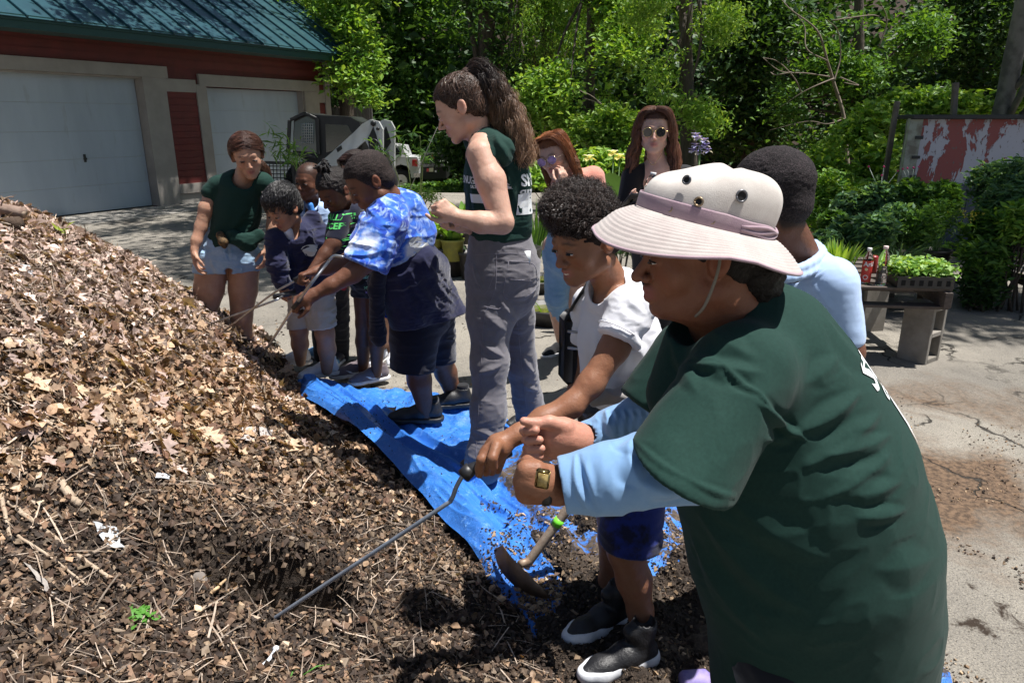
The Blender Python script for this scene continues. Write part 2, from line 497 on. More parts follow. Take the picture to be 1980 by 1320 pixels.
class Head:
    def __init__(s,px,py,y,yaw,pitch,scale=1.,roll=0,**ft):
        s.c = Q(px,py,y);s.M = headframe(yaw,pitch,roll);s.s = scale;s.ft = ft
    def w(s,p): return s.c+s.M @ (A(p,float)*s.s)
    def loc(s,v): return (v-s.c) @ s.M/s.s
    def E(s,fl,c,r,k=.02,R=None,**kw):
        c = A(c,float)
        R = s.M if R is None else s.M @ R
        fl.ell(s.w(c),A(r)*s.s,k*s.s,R=R,**kw)
    def K(s,fl,a,b,ra,rb,k=.01,**kw): fl.cone(s.w(a),s.w(b),ra*s.s,rb*s.s,k*s.s,**kw)
    def build(s,fl):
        g = s.ft.get;fat = g('fat',0.);nl = g('nose',1.);nw = g('nosew',1.);lp = g('lips',1.);jw = g('jaw',1.)
        s.E(fl,(0,-.008,.036),(.075,.095,.079),.02)
        s.E(fl,(0,.026,-.002),(.064,.066,.068),.02)
        s.E(fl,(0,.032,-.048),(.050+fat*.5,.050+fat*.2,.052),.025)
        for sx in (-1,1):
            s.K(fl,(sx*.050*jw,.002,-.060),(sx*.012,.070,-.090),.018+fat,.017,.022)
            s.E(fl,(sx*(.040+fat*.3),.054,-.026),(.020+fat,.022,.020+fat),.02)
        s.E(fl,(0,.076,-.093),(.018,.014,.013),.014)
        s.K(fl,(-.031,.0805,.020),(.031,.0805,.020),.0105,.0105,.016)
        for sx in (-1,1): s.E(fl,(sx*.031,.105,-.001),(.017,.0155,.012),.018,op=1)
        s.K(fl,(0,.086,.006),(0,.086+.023*nl,-.030),.0062,.0095*nw,.009)
        for sx in (-1,1): s.E(fl,(sx*.0125*nw,.093+.004*nl,-.034),(.0085*nw,.010,.0075),.006)
        s.E(fl,(0,.074,-.058),(.026,.018,.020),.012)
        op = g('open',0.);sm = g('smile',0.)
        for sx in (-1,1):
            s.K(fl,(sx*(.021+.004*sm),.080-.003*sm,-.0575+.005*sm),(sx*.003,.0915+.002*lp,-.0535),.0040,.0058*lp,.005)
            s.K(fl,(sx*(.019+.004*sm),.080-.003*sm,-.0620-op*.5+.005*sm),(sx*.003,.0895+.002*lp,-.0675-op),.0040,.0066*lp,.005)
            s.E(fl,(sx*.031,.0825,-.001),(.0150,.0128,.0112),.006)
        # ears
        Rt = A([[1,0,0],[0,math.cos(.25),-math.sin(.25)],[0,math.sin(.25),math.cos(.25)]])
        es = g('ear',1.)
        for sx in (-1,1):
            s.E(fl,(sx*.0745,-.006,-.012),(.010,.014,.020),.008)
            s.E(fl,(sx*.081,-.012,-.004),(.0075,.018*es,.030*es),.004,R=Rt)
            s.E(fl,(sx*.090,-.008,-.001),(.0075,.011,.017),.004,R=Rt,op=1)
        return s
    def neck(s,fl,base,r0=.054,r1=.058,k=.03):
        fl.cone(s.w((0,-.022,-.062)),base,r0*s.s,r1*s.s,k)
        return s
    def color(s,v,col,skin,brow=None,lip=None,shave=None):
        p = s.loc(v);x,y,z = p[:,0],p[:,1],p[:,2]
        near = (np.abs(x) < .11) & (np.abs(y) < .14) & (np.abs(z) < .14)
        skin = A(skin)
        def blend(m,c):
            m = np.clip(m,0,1)*near;col[:] = col*(1-m[:,None])+A(c)*m[:,None]
        fr = np.clip((y-.05)*40,0,1)
        # warm cheeks, nose, ears
        for sx in (-1,1):
            blend(np.exp(-(((x-sx*.043)/.018)**2+((z+.03)/.016)**2))*fr*.30,A(skin)*A([1.18,.80,.78]))
            blend(np.exp(-(((x-sx*.085)/.012)**2+((z+.0)/.03)**2+((y+.01)/.03)**2))*.5,A(skin)*A([1.15,.78,.72]))
            blend(np.exp(-(((x-sx*.031)/.016)**4+((z+.001)/.010)**4))*fr*.35,skin*.72)
        blend(np.exp(-((x/.012)**2+((z+.03)/.012)**2))*fr*.25,A(skin)*A([1.15,.8,.78]))
        lc = A(lip) if lip is not None else A(skin)*A([1.0,.55,.55])
        blend(np.exp(-((x/.021)**4+((z+.0605)/.0125)**4))*np.clip((y-.078)*200,0,1)*.85,lc)
        blend(np.exp(-((x/.020)**4+((z+.0600)/.0018)**2))*np.clip((y-.076)*200,0,1)*.8*(0 if s.ft.get('open') else .7),lc*.35)
        if brow is not None:
            for sx in (-1,1):
                cz = .0262+.0015*np.clip((np.abs(x)-.015)/.015,0,1)-.012*np.clip((np.abs(x)-.036)/.02,0,1)
                blend(np.exp(-(((x*sx-.032)/.019)**6+((z-cz)/.0036)**2))*fr*.75,brow)
        if shave is not None:
            sc_,y0 = shave
            lim = np.interp(z,[-.085,-.035,-.030,-.002,.028,.050,.062,.074],[-.04,-.026,.012,.022,.040,.050,.072,.2]);blend(np.clip((lim-y)*150+.3,0,1)*np.clip((z+.082)*80,0,1)*.92*(np.abs(x) < .0785),sc_)
        return col
    def eyes(s,parent,look=0.0,openness=1.0,iris=(.03,.015,.008),lash=True,sides=(-1,1)):
        for sx in sides:
            v,f = [],[]
            n,m = 12,7
            pr = []
            V = [];Fq = [];mi = []
            for i in range(m+1):
                th = math.pi*i/m
                for j in range(n):
                    ph = 2*math.pi*j/n
                    V.append((math.sin(th)*math.cos(ph)*.0145,math.cos(th)*.0143,math.sin(th)*math.sin(ph)*.0066*openness))
            for i in range(m):
                for j in range(n):
                    a = i*n+j;b = i*n+(j+1) % n
                    Fq.append((a,b,b+n,a+n));mi.append(1 if i < 2 else 0)
            V = A(V); 
            # iris pole to the front, turned down a little
            V[:,2] -= .0012*(1-openness)
            W = A([s.w(A([sx*.031,.0838,-.0015])+q) for q in V])
            e = obj('eye',W,Fq,[M_eye,M_iris],parent,mi=mi)
            if lash:
                arc = [s.w((sx*.031+t*.0145,.0945-abs(t)**2*.007,.0022*openness+.0012-.003*t*t)) for t in np.linspace(-1,1,7)]
                v,f = tube(arc,.0015*s.s,4)
                obj('eyelash',v,f,M_lash,e)
def hand(fl,w,d,n,s=1.,curl=.5,side=1,spread=.0,thumb=.5,k=.006,r=1.):
    """palm + four fingers + thumb. w wrist, d toward fingers, n palm normal"""
    w = np.asarray(w,float);d = nrm(d);n = nrm(np.asarray(n)-np.dot(n,d)*d);l = np.cross(n,d)*side
    fl.cone(w,w+d*.03*s,.024*s*r,.028*s*r,.015*s,n=n,q=1.35)
    L = [(-.027,.078,.9),(-.009,.088,1.05),(.009,.086,1.),(.026,.076,.8)]
    for i,(o,kn,ln) in enumerate(L):
        K = w+d*kn*s+l*o*s
        fl.cone(w+d*.018*s+l*o*.55*s,K,.0135*s*r,.0105*s*r,.012*s)
        dd = nrm(d+l*o*spread*12);p = K;ang = 0
        for j,(sl,rr) in enumerate(((.042,.0092),(.026,.0082),(.021,.0070))):
            ang += curl*(1.15,1.45,.9)[j]*(1+.06*i)
            q = p+(math.cos(ang)*dd+math.sin(ang)*n)*sl*ln*s
            fl.cone(p,q,rr*s*r,(.0084,.0074,.0062)[j]*s*r,.0035*s);p = q
    b = w+d*.022*s-l*.022*s+n*.006*s
    t1 = b+(d*.62-l*.62+n*.45)*.042*s
    t2 = t1+nrm(d*.85-l*.25*(1-thumb)+n*(.2+.9*thumb)+l*.3*thumb)*.033*s
    t3 = t2+nrm(d*.8+n*(.1+.7*thumb)+l*.5*thumb)*.026*s
    fl.cone(b,t1,.015*s*r,.0115*s*r,.012*s);fl.cone(t1,t2,.0105*s*r,.0095*s*r,.004*s);fl.cone(t2,t3,.0095*s*r,.0075*s*r,.003*s)
def wrinkle(v,f,amp,freq,axis=(0,0,1),stretch=3.,seed=0,mask=None,ridged=True):
    n = normals(v,f);ax = nrm(axis);al = v @ ax
    p = v+np.outer(al*(stretch-1),ax)
    w = fbm(p,freq,2,seed)
    p2 = p+.35/freq*np.stack([w,np.roll(w,1)*0+fbm(p,freq,2,seed+5),w],1)
    q = noise(p2,freq,seed+9)
    h = (1-np.abs(q))**2.2-.45 if ridged else q
    env = .35+.65*np.clip(noise(v,freq*.35,seed+3)*1.4+.5,0,1)
    h = h*env
    if mask is not None: h = h*mask
    return v+n*(h*amp)[:,None]
def folds(v,f,L):
    """raised folds along pixel segments [(x1,y1,ya),(x2,y2,yb),width_m,amp_m]"""
    n = normals(v,f);h = np.zeros(len(v));bv = BVHTree.FromPolygons([Vector(q) for q in v],[tuple(int(i) for i in q) for q in f])
    o_ = Vector((0,0,CAMZ))
    for a,b,w,amp in L:
        # the crease is followed on the cloth itself, slightly bowed
        pts = [];dx,dy = b[0]-a[0],b[1]-a[1]
        for t in np.linspace(0,1,14):
            bow = .06*math.sin(math.pi*t);q = Q(a[0]+dx*t-dy*bow,a[1]+dy*t+dx*bow,1.5);hit = bv.ray_cast(o_,(Vector(q)-o_).normalized(),12)
            if hit[0] is not None: pts.append((A(hit[0]),t))
        if len(pts) < 3: continue
        lo = np.min([p[0] for p in pts],0)-3*w;hi = np.max([p[0] for p in pts],0)+3*w
        idx = np.where(np.all((v > lo) & (v < hi),1))[0];best = np.full(len(idx),9.);tt = np.zeros(len(idx))
        for (p0,t0),(p1,t1) in zip(pts[:-1],pts[1:]):
            if np.linalg.norm(p1-p0) > .12: continue
            d,s_ = segdist(v[idx],p0,p1);m = d < best;best = np.where(m,d,best);tt = np.where(m,t0+(t1-t0)*s_,tt)
        ww = w*(.55+.9*np.sin(math.pi*np.clip(tt,.08,.95)));h[idx] += amp*np.exp(-(best/ww)**1.35)*np.sin(math.pi*np.clip(tt*.9+.08,0,1))**.6
        h[idx] -= .45*amp*np.exp(-((best-2.0*ww)/(ww*.8))**2)*np.sin(math.pi*np.clip(tt,0,1))
    return v+n*h[:,None]
def garment(name,fl,h,m,parent,sm=1,wr=None,fo=None,col=None,post=None):
    v,f = fl.mesh(h,sm)
    for w in (wr or []): v = wrinkle(v,f,**w)
    if fo: v = folds(v,f,fo)
    if post: v = post(v,f)
    return obj(name,v,f,m,parent,col=col)
def shoe(parent,heel,yaw,s=1.,upper=None,sole=None,z0=None,lace=None,high=False,swoosh=None,pitch=0.,sock=None,base_th=.022):
    """heel: world point under the heel; yaw: direction of the toe in degrees from +x"""
    a = math.radians(yaw);d = A([math.cos(a),math.sin(a),0]);l = A([-math.sin(a),math.cos(a),0]);u = A([0,0,1.])
    if pitch:
        p = math.radians(pitch);d,u = d*math.cos(p)-u*math.sin(p),u*math.cos(p)+d*math.sin(p)
    o = np.asarray(heel,float)
    W = lambda x,y,z: o+(d*x+l*y+u*z)*s
    F1 = Field()
    h = .0045
    F1.cone(W(.0,0,.045),W(.07,0,.048),.036*s,.037*s,.02)
    F1.cone(W(.07,0,.045),W(.15,.0,.030),.036*s,.036*s,.03,n=u,q=1.1)
    F1.cone(W(.15,0,.030),W(.195,.004,.024),.036*s,.029*s,.02,n=u,q=1.15)
    F1.cone(W(.02,0,.06),W(.012,0,.135 if high else .085),.034*s,(.038 if high else .036)*s,.02)
    if high: F1.cone(W(.03,0,.10),W(.06,0,.125),.03*s,.022*s,.02)
    F1.ell(W(.012,0,.150 if high else .102),A([.030,.030,.028])*s,.006,op=1)
    F1.cut(W(0,0,base_th*.7),-u)
    up = garment('shoe',F1,h,upper,parent,1)
    F2 = Field()
    B = base_th
    F2.cone(W(.0,0,B*.5),W(.09,0,B*.5),.043*s,.039*s,.01,n=u,q=1.1)
    F2.cone(W(.09,0,B*.5),W(.16,0,B*.5),.039*s,.042*s,.02,n=u,q=1.1)
    F2.cone(W(.16,0,B*.5),W(.200,.004,B*.6),.042*s,.031*s,.02,n=u,q=1.1)
    F2.cut(W(0,0,0),-u);F2.cut(W(0,0,B),u)
    v,f = F2.mesh(.004,1);obj('sole',v,f,sole,up)
    # tongue and laces
    if lace is not None:
        for i in range(5):
            x = .075+.016*i;z = .079-.0105*i
            v,f = tube([W(x,-.022,z-.006),W(x+.004,0,z+.004),W(x,.022,z-.006)],.0022*s,5)
            obj('lace',v,f,lace,up)
    if swoosh is not None:
        for sy in (-1,1):
            pts = [(.040,.044),(.075,.028),(.11,.036),(.155,.056),(.115,.027),(.075,.016),(.045,.024)]
            bv = bvh_of(up)
            n_ = l*sy;c0 = W(.09,0,.035)
            vv,ff = lay([((x-.09)*s*(1),(z-.035)*s) for x,z in [(.045,.052),(.040,.036),(.052,.026),(.075,.027),(.120,.040),(.165,.055),(.110,.033),(.075,.022)]],
                         [(0,1,2,3),(3,2,7),(3,7,6,4),(4,6,5)],bv,c0,d,u*1.0 if sy < 0 else u,off=.0015) if False else (None,None)
            V = []
            for x,z in [(.028,.062),(.026,.044),(.040,.030),(.065,.030),(.105,.044),(.160,.058),(.100,.030),(.070,.019),(.045,.018)]:
                q = W(x,0,z);hit = bv.ray_cast(Vector(q+n_*.12),Vector(-n_),.2)
                V.append((A(hit[0])+n_*.0018) if hit[0] is not None else q+n_*.036*s)
            obj('shoe_mark',V,[(0,1,2),(2,8,7,3),(3,7,6,4),(4,6,5)],swoosh,up,smooth=False)
    if sock is not None:
        F3 = Field();F3.cone(W(.012,0,.08),W(.010,0,.16 if high else .115),.030*s,.031*s,.01,cuts=[(W(0,0,.158 if high else .118),u)])
        garment('sock',F3,.005,sock,up,0)
    return up
# ------------- hair
def strands(guides,n,steps,r0,rt=.3,wav=(0,30),seed=0,spread=None,lat=None,ring=3,jit=.0,lenvar=.2):
    """guides: list of (points, radii) locks; returns mesh of thin tubes filling them"""
    rng = np.random.default_rng(seed);V = [];Fq = [];col = []
    base = 0
    tot = sum(len(g[0]) for g in guides)
    for gi in range(n):
        g = guides[gi % len(guides)]
        pts = np.asarray(g[0],float);rad = np.asarray(g[1],float)
        m = steps
        t = np.linspace(0,1,m)*(1-rng.random()*lenvar)
        c = spline(pts,60);rr = np.interp(np.linspace(0,1,60),np.linspace(0,1,len(rad)),rad)
        k = t*59;i = k.astype(int).clip(0,58);w = (k-i)[:,None]
        cc = c[i]*(1-w)+c[i+1]*w;rc = (rr[i]*(1-w[:,0])+rr[i+1]*w[:,0])
        tg = np.gradient(cc,axis=0);tg /= np.linalg.norm(tg,axis=1)[:,None]+1e-9
        u = np.cross(tg,A([.31,.52,.79]));u /= np.linalg.norm(u,axis=1)[:,None];w2 = np.cross(tg,u)
        a = rng.random()*2*math.pi;q = math.sqrt(rng.random())*1.0; 
        off = u*math.cos(a)*q+w2*math.sin(a)*q
        amp,fr = wav;ph = rng.random(2)*6.28;L = np.cumsum(np.r_[0,np.linalg.norm(np.diff(cc,axis=0),axis=1)])
        f2 = fr*(.75+.5*rng.random());env = np.clip(t*5,0,1)[:,None]
        p = cc+off*rc[:,None]+(u*np.sin(L*f2+ph[0])[:,None]+w2*np.cos(L*f2+ph[1])[:,None])*amp*env*(.4+rng.random())
        if jit: p += np.cumsum(rng.normal(0,jit,(m,3)),0)
        tg = np.gradient(p,axis=0);tg /= np.linalg.norm(tg,axis=1)[:,None]+1e-9
        u = np.cross(tg,A([.31,.52,.79]));u /= np.linalg.norm(u,axis=1)[:,None];w2 = np.cross(tg,u)
        r = r0*(.7+.6*rng.random())*(1-(1-rt)*t)
        for j in range(ring):
            an = 2*math.pi*j/ring
            V.append(p+(u*math.cos(an)+w2*math.sin(an))*r[:,None])
        idx = base+np.arange(ring*m).reshape(ring,m)
        for j in range(ring):
            j2 = (j+1) % ring
            Fq.append(np.stack([idx[j,:-1],idx[j2,:-1],idx[j2,1:],idx[j,1:]],1))
        sh = .6+.8*rng.random();col += [(sh,sh,sh,t_) for _ in range(ring) for t_ in t]
        base += ring*m
    return np.vstack(V),np.vstack(Fq),A(col)
def curly_locks(path,prad,n,seed,amp,wl,lr=.005):
    rng = np.random.default_rng(seed);out = [];c = spline(path,40);rr = np.interp(np.linspace(0,1,40),np.linspace(0,1,len(prad)),prad)
    tg = np.gradient(c,axis=0);tg /= np.linalg.norm(tg,axis=1)[:,None];u = np.cross(tg,A([.31,.52,.79]));u /= np.linalg.norm(u,axis=1)[:,None];w = np.cross(tg,u);L = np.cumsum(np.r_[0,np.linalg.norm(np.diff(c,axis=0),axis=1)])
    for i in range(n):
        a = rng.uniform(0,6.283);q = math.sqrt(rng.random());off = u*math.cos(a)*q+w*math.sin(a)*q;e = int(40*rng.uniform(.62,1.0));ph = rng.uniform(0,6.283);k = 6.283/(wl*rng.uniform(.7,1.4));am = amp*rng.uniform(.5,1.3)*np.clip(np.linspace(0,1,40)*2.5,0,1)[:,None]
        P_ = c+off*rr[:,None]+(u*np.cos(L*k+ph)[:,None]+w*np.sin(L*k+ph)[:,None])*am;out.append((P_[:e],[lr*.6,lr,lr,lr*.45]))
    return out
def haircol(col,c0,c1,c2=None):
    t = col[:,3][:,None];s_ = col[:,:1]
    c = A(c0)*(1-t)+A(c1)*t
    return c*s_
def hairline(H,v,jit=.003):
    p = H.loc(v);y,z = p[:,1],p[:,2]
    lim = np.interp(z,[-.085,-.035,-.030,-.002,.028,.050,.062,.074],[-.04,-.026,.012,.022,.040,.050,.072,.2])+jit*noise(p,160,3)
    return (y < lim) & (z > -.080)
def trimcap(H,v,f,jit=.003):
    k = hairline(H,v,jit);f = f[k[f].all(1)];u = np.unique(f);r = -np.ones(len(v),int);r[u] = np.arange(len(u));return v[u],r[f]
def capfield(H,t,plane=((0,.088,.066),(0,.707,-.707)),extra=None,nape=True,temple=True):
    fl = Field()
    H.E(fl,(0,-.010,.038),(.076+t,.095+t,.079+t),.01)
    if nape: H.E(fl,(0,-.045,-.020),(.060+t,.052+t,.055),.02)
    if extra: extra(fl)
    if plane[0][1] < .25: fl.cut(H.w(plane[0]),H.M @ A(plane[1]))
    return fl
def scalp(H,fl,h,n,dirf,parent,c0,c1,seed=1,steps=10,L=.12,r=.0014,lift=.0015,name='hair_strand',trim=True,lenvar=.3):
    v,f = fl.mesh(h,1)
    bv = BVHTree.FromPolygons([Vector(q) for q in v],[tuple(int(i) for i in q) for q in f])
    k = hairline(H,v,.001) if trim else np.ones(len(v),bool);rng = np.random.default_rng(seed);src = v[k];src = src[rng.integers(0,len(src),n)];V = [];Fq = [];C_ = [];b0 = 0
    for i in range(n):
        p = Vector(src[i]+rng.normal(0,.002,3));pts = [];nn = Vector((0,0,1));li = L*(1-lenvar*rng.random());j = rng.normal(0,.10,3)
        for s_ in range(steps):
            q,nn,_,_ = bv.find_nearest(p)
            pts.append(A(q)+A(nn)*(lift+.002*math.sin(s_*.5+i)));pl = H.loc(A(q)[None])[0];d = H.M @ (A(dirf(pl))+j*.6);d = d-A(nn)*float(d @ A(nn));d = nrm(d);p = Vector(A(q)+d*li/steps)
        pts = A(pts);tg = np.gradient(pts,axis=0);tg /= np.linalg.norm(tg,axis=1)[:,None]+1e-9;u = np.cross(tg,A([.31,.52,.79]));u /= np.linalg.norm(u,axis=1)[:,None];w = np.cross(tg,u);rr = r*(.6+.8*rng.random())*np.sin(np.linspace(.5,2.9,steps))
        for (o1,o2) in ((1,0),(-.5,.87),(-.5,-.87)): V.append(pts+(u*o1+w*o2)*rr[:,None])
        ix = b0+np.arange(3*steps).reshape(3,steps)
        for a in range(3): Fq.append(np.stack([ix[a,:-1],ix[(a+1) % 3,:-1],ix[(a+1) % 3,1:],ix[a,1:]],1))
        b0 += 3*steps;sh = .55+.9*rng.random();cc = A(c0)*(1-.0)+(A(c1)-A(c0))*rng.random();C_ += [cc*sh]*(3*steps)
    return obj(name,np.vstack(V),np.vstack(Fq),M_hair,parent,col=A(C_))
M_eye = mat('eye_white',(.62,.58,.55),.25)
M_iris = mat('iris',(.012,.007,.004),.1)
M_lash = mat('lash',(.01,.008,.007),.6)
def skinmat(name): return mat(name,attr=True,rough=.46,bump=.0005,bf=420,bump2=.0022,bf2=55,sss=.10,c2=(.86,.78,.76),nf=22,thr=(.38,.72),spec=.28)
M_skin = skinmat('skin')
def cloth(name,c,rough=.85,weave=.0005,f=900,c2=None,nf=30,sheen=.25,**kw):
    return mat(name,c,rough,bump=weave,bf=f,c2=c2 or tuple(x*.82 for x in c),nf=nf,sheen=sheen,spec=.2,thr=(.3,.7),**kw)
M_green = cloth('bottle_green_cotton',(.0085,.032,.025),c2=(.012,.042,.033),nf=160,sheen=.04)
M_denim = cloth('light_denim',(.26,.40,.56),c2=(.36,.50,.66),nf=18)
M_jean = cloth('mid_denim',(.14,.28,.45),c2=(.22,.37,.55),nf=14)
M_navy = cloth('navy_fleece',(.012,.014,.045),c2=(.018,.020,.060),nf=60)
M_navy2 = cloth('navy_cotton',(.010,.012,.030))
M_khaki = cloth('pale_khaki',(.52,.47,.40),c2=(.46,.42,.36))
M_polo = cloth('pale_blue_pique',(.42,.56,.80),c2=(.40,.54,.78),nf=60)
M_white = cloth('white_cotton',(.78,.78,.82),c2=(.74,.74,.79))
M_sock = cloth('white_sock',(.8,.8,.8))
M_grey = cloth('grey_canvas',(.125,.118,.135),c2=(.165,.155,.170),nf=22)
M_black = cloth('black_cloth',(.012,.012,.014))
M_blackp = cloth('black_trousers',(.010,.011,.016))
M_salmon = cloth('salmon_knit',(.52,.18,.13),c2=(.70,.34,.26),nf=220,f=300,weave=.0015)
M_bluelong = cloth('pale_blue_knit',(.17,.31,.52),c2=(.19,.33,.54),nf=80)
M_rubw = mat('white_rubber',(.72,.72,.72),.5,c2=(.55,.53,.50),nf=40)
M_rubk = mat('black_rubber',(.015,.015,.016),.5)
M_leath_k = mat('black_leather',(.014,.014,.016),.5,bump=.0012,bf=150,bump2=.003,bf2=40)
M_leath_w = mat('white_leather',(.74,.75,.78),.45,bump=.0006,bf=90,c2=(.60,.62,.66),nf=25)
M_shoe_grey = cloth('grey_mesh',(.16,.13,.14),f=500,weave=.001)
M_lacew = mat('white_lace',(.7,.7,.7),.8)
M_lacek = mat('black_lace',(.02,.02,.02),.8)
M_print = mat('white_print',(.72,.74,.74),.7)
M_hair = mat('hair',attr=True,rough=.38,spec=.6)
M_hairmat = mat('hair_mass',attr=True,rough=.55,bump=.004,bf=220,bump2=.006,bf2=70,spec=.3)
M_steel = mat('steel_rod',(.42,.43,.45),.28,metal=.9,c2=(.30,.28,.26),nf=30)
M_grip = mat('black_grip',(.018,.018,.02),.45)
def hairmass(name,fl,h,c,parent,wr=None,sm=1,m=None,trim=None):
    v,f = fl.mesh(h,sm)
    for w in (wr or []): v = wrinkle(v,f,**w)
    if trim is not None: v,f = trimcap(trim,v,f)
    s_ = .8+.4*np.clip(fbm(v,30,2,3)+.5,0,1)
    return obj(name,v,f,m or M_hairmat,parent,col=A(c)*s_[:,None])
def bodymesh(fl,h,skin,parent,H=None,hd=None,post=None,sm=1,scar=None,**ck):
    v,f = fl.mesh(h,sm)
    n = 1+.10*fbm(v,14,3,5)
    col = np.tile(A(skin),(len(v),1))*n[:,None]
    if H is not None: col = H.color(v,col,skin,**ck)
    if post: col = post(v,col)
    return obj('body',v,f,M_skin,parent,col=col)
SK_LIGHT = (.58,.36,.27);SK_TAN = (.43,.235,.15);SK_BROWN = (.27,.128,.073);SK_DARK = (.115,.052,.032);SK_MID = (.30,.145,.082)
# ------------------------------------------------------------------ setting: ground, woods bank, garage
def smooth(a,b,x): t = np.clip((x-a)/(b-a),0,1);return t*t*(3-2*t)
def gz(x,y): return -.95*smooth(15.5,24,np.asarray(y,float)) + 10*smooth(31,48,np.asarray(y,float))
def grid(x0,x1,y0,y1,nx,ny):
    X,Y = np.meshgrid(np.linspace(x0,x1,nx),np.linspace(y0,y1,ny),indexing='ij')
    i = np.arange(nx*ny).reshape(nx,ny)
    f = np.stack([i[:-1,:-1],i[1:,:-1],i[1:,1:],i[:-1,1:]],-1).reshape(-1,4)
    return X,Y,f
def lnk(nt,a,b): nt.links.new(a,b)
def ground_mat():
    m = bpy.data.materials.new('old_asphalt');m.use_nodes = True;nt = m.node_tree;N = nt.nodes;b = N['Principled BSDF']
    tc = N.new('ShaderNodeTexCoord')
    def tex(f,d=6,ro=.6,dist=0.):
        t = N.new('ShaderNodeTexNoise');t.inputs['Scale'].default_value = f;t.inputs['Detail'].default_value = d;t.inputs['Roughness'].default_value = ro;t.inputs['Distortion'].default_value = dist;lnk(nt,tc.outputs['Object'],t.inputs[0]);return t.outputs[0]
    def rmp(s,lo,hi,a=0.,c=1.):
        r = N.new('ShaderNodeMapRange');r.inputs[1].default_value = lo;r.inputs[2].default_value = hi;r.inputs[3].default_value = a;r.inputs[4].default_value = c;lnk(nt,s,r.inputs[0]);return r.outputs[0]
    def mix(f,a,c,mode='MIX'):
        x = N.new('ShaderNodeMix');x.data_type = 'RGBA';x.blend_type = mode
        if hasattr(f,'is_linked'): lnk(nt,f,x.inputs[0])
        else: x.inputs[0].default_value = f
        for k,q in ((6,a),(7,c)):
            if hasattr(q,'is_linked'): lnk(nt,q,x.inputs[k])
            else: x.inputs[k].default_value = (*q,1)
        return x.outputs[2]
    c = mix(rmp(tex(1.1,5),.35,.65),(.235,.218,.190),(.150,.140,.125))
    c = mix(rmp(tex(170,3,.8),.42,.62),c,mix(1.,c,(1.75,1.7,1.6),'MULTIPLY'))     # pale stones in the mix
    c = mix(rmp(tex(90,3,.8),.56,.66),c,mix(1.,c,(.35,.34,.33),'MULTIPLY'))
    soil = tex(.75,7,.68,.6)
    at = N.new('ShaderNodeAttribute');at.attribute_name = 'Col'
    sx = N.new('ShaderNodeSeparateColor');lnk(nt,at.outputs['Color'],sx.inputs[0])
    ad = N.new('ShaderNodeMath');ad.operation = 'ADD';lnk(nt,soil,ad.inputs[0]);lnk(nt,sx.outputs[0],ad.inputs[1])
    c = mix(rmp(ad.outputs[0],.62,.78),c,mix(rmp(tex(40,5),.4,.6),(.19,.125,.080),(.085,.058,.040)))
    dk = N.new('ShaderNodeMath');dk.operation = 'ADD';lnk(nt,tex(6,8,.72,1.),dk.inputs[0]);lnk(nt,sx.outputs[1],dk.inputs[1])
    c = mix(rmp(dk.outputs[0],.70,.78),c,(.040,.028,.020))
    # cracks
    vo = N.new('ShaderNodeTexVoronoi');vo.feature = 'DISTANCE_TO_EDGE';vo.inputs['Scale'].default_value = .75
    ns = N.new('ShaderNodeTexNoise');ns.inputs['Scale'].default_value = 3;ns.inputs['Detail'].default_value = 6;lnk(nt,tc.outputs['Object'],ns.inputs[0])
    vs = N.new('ShaderNodeVectorMath');vs.operation = 'SCALE';vs.inputs['Scale'].default_value = .5;lnk(nt,ns.outputs['Color'],vs.inputs[0])
    va = N.new('ShaderNodeVectorMath');va.operation = 'ADD';lnk(nt,tc.outputs['Object'],va.inputs[0]);lnk(nt,vs.outputs[0],va.inputs[1]);lnk(nt,va.outputs[0],vo.inputs['Vector'])
    cr = rmp(vo.outputs['Distance'],.002,.009,1.,0.)
    cm = N.new('ShaderNodeMath');cm.operation = 'MULTIPLY';lnk(nt,cr,cm.inputs[0]);lnk(nt,rmp(tex(1.6,3),.42,.58),cm.inputs[1])
    c = mix(cm.outputs[0],c,(.045,.040,.034))
    lnk(nt,c,b.inputs['Base Color']);b.inputs['Roughness'].default_value = .9;b.inputs['Specular IOR Level'].default_value = .25
    bp = N.new('ShaderNodeBump');bp.inputs['Distance'].default_value = .006;lnk(nt,tex(130,3,.8),bp.inputs['Height'])
    b2 = N.new('ShaderNodeBump');b2.inputs['Distance'].default_value = .02;lnk(nt,tex(9,6,.7),b2.inputs['Height']);lnk(nt,bp.outputs[0],b2.inputs['Normal'])
    b3 = N.new('ShaderNodeBump');b3.inputs['Distance'].default_value = .012;b3.invert = True;lnk(nt,cm.outputs[0],b3.inputs['Height']);lnk(nt,b2.outputs[0],b3.inputs['Normal'])
    lnk(nt,b3.outputs[0],b.inputs['Normal'])
    return m
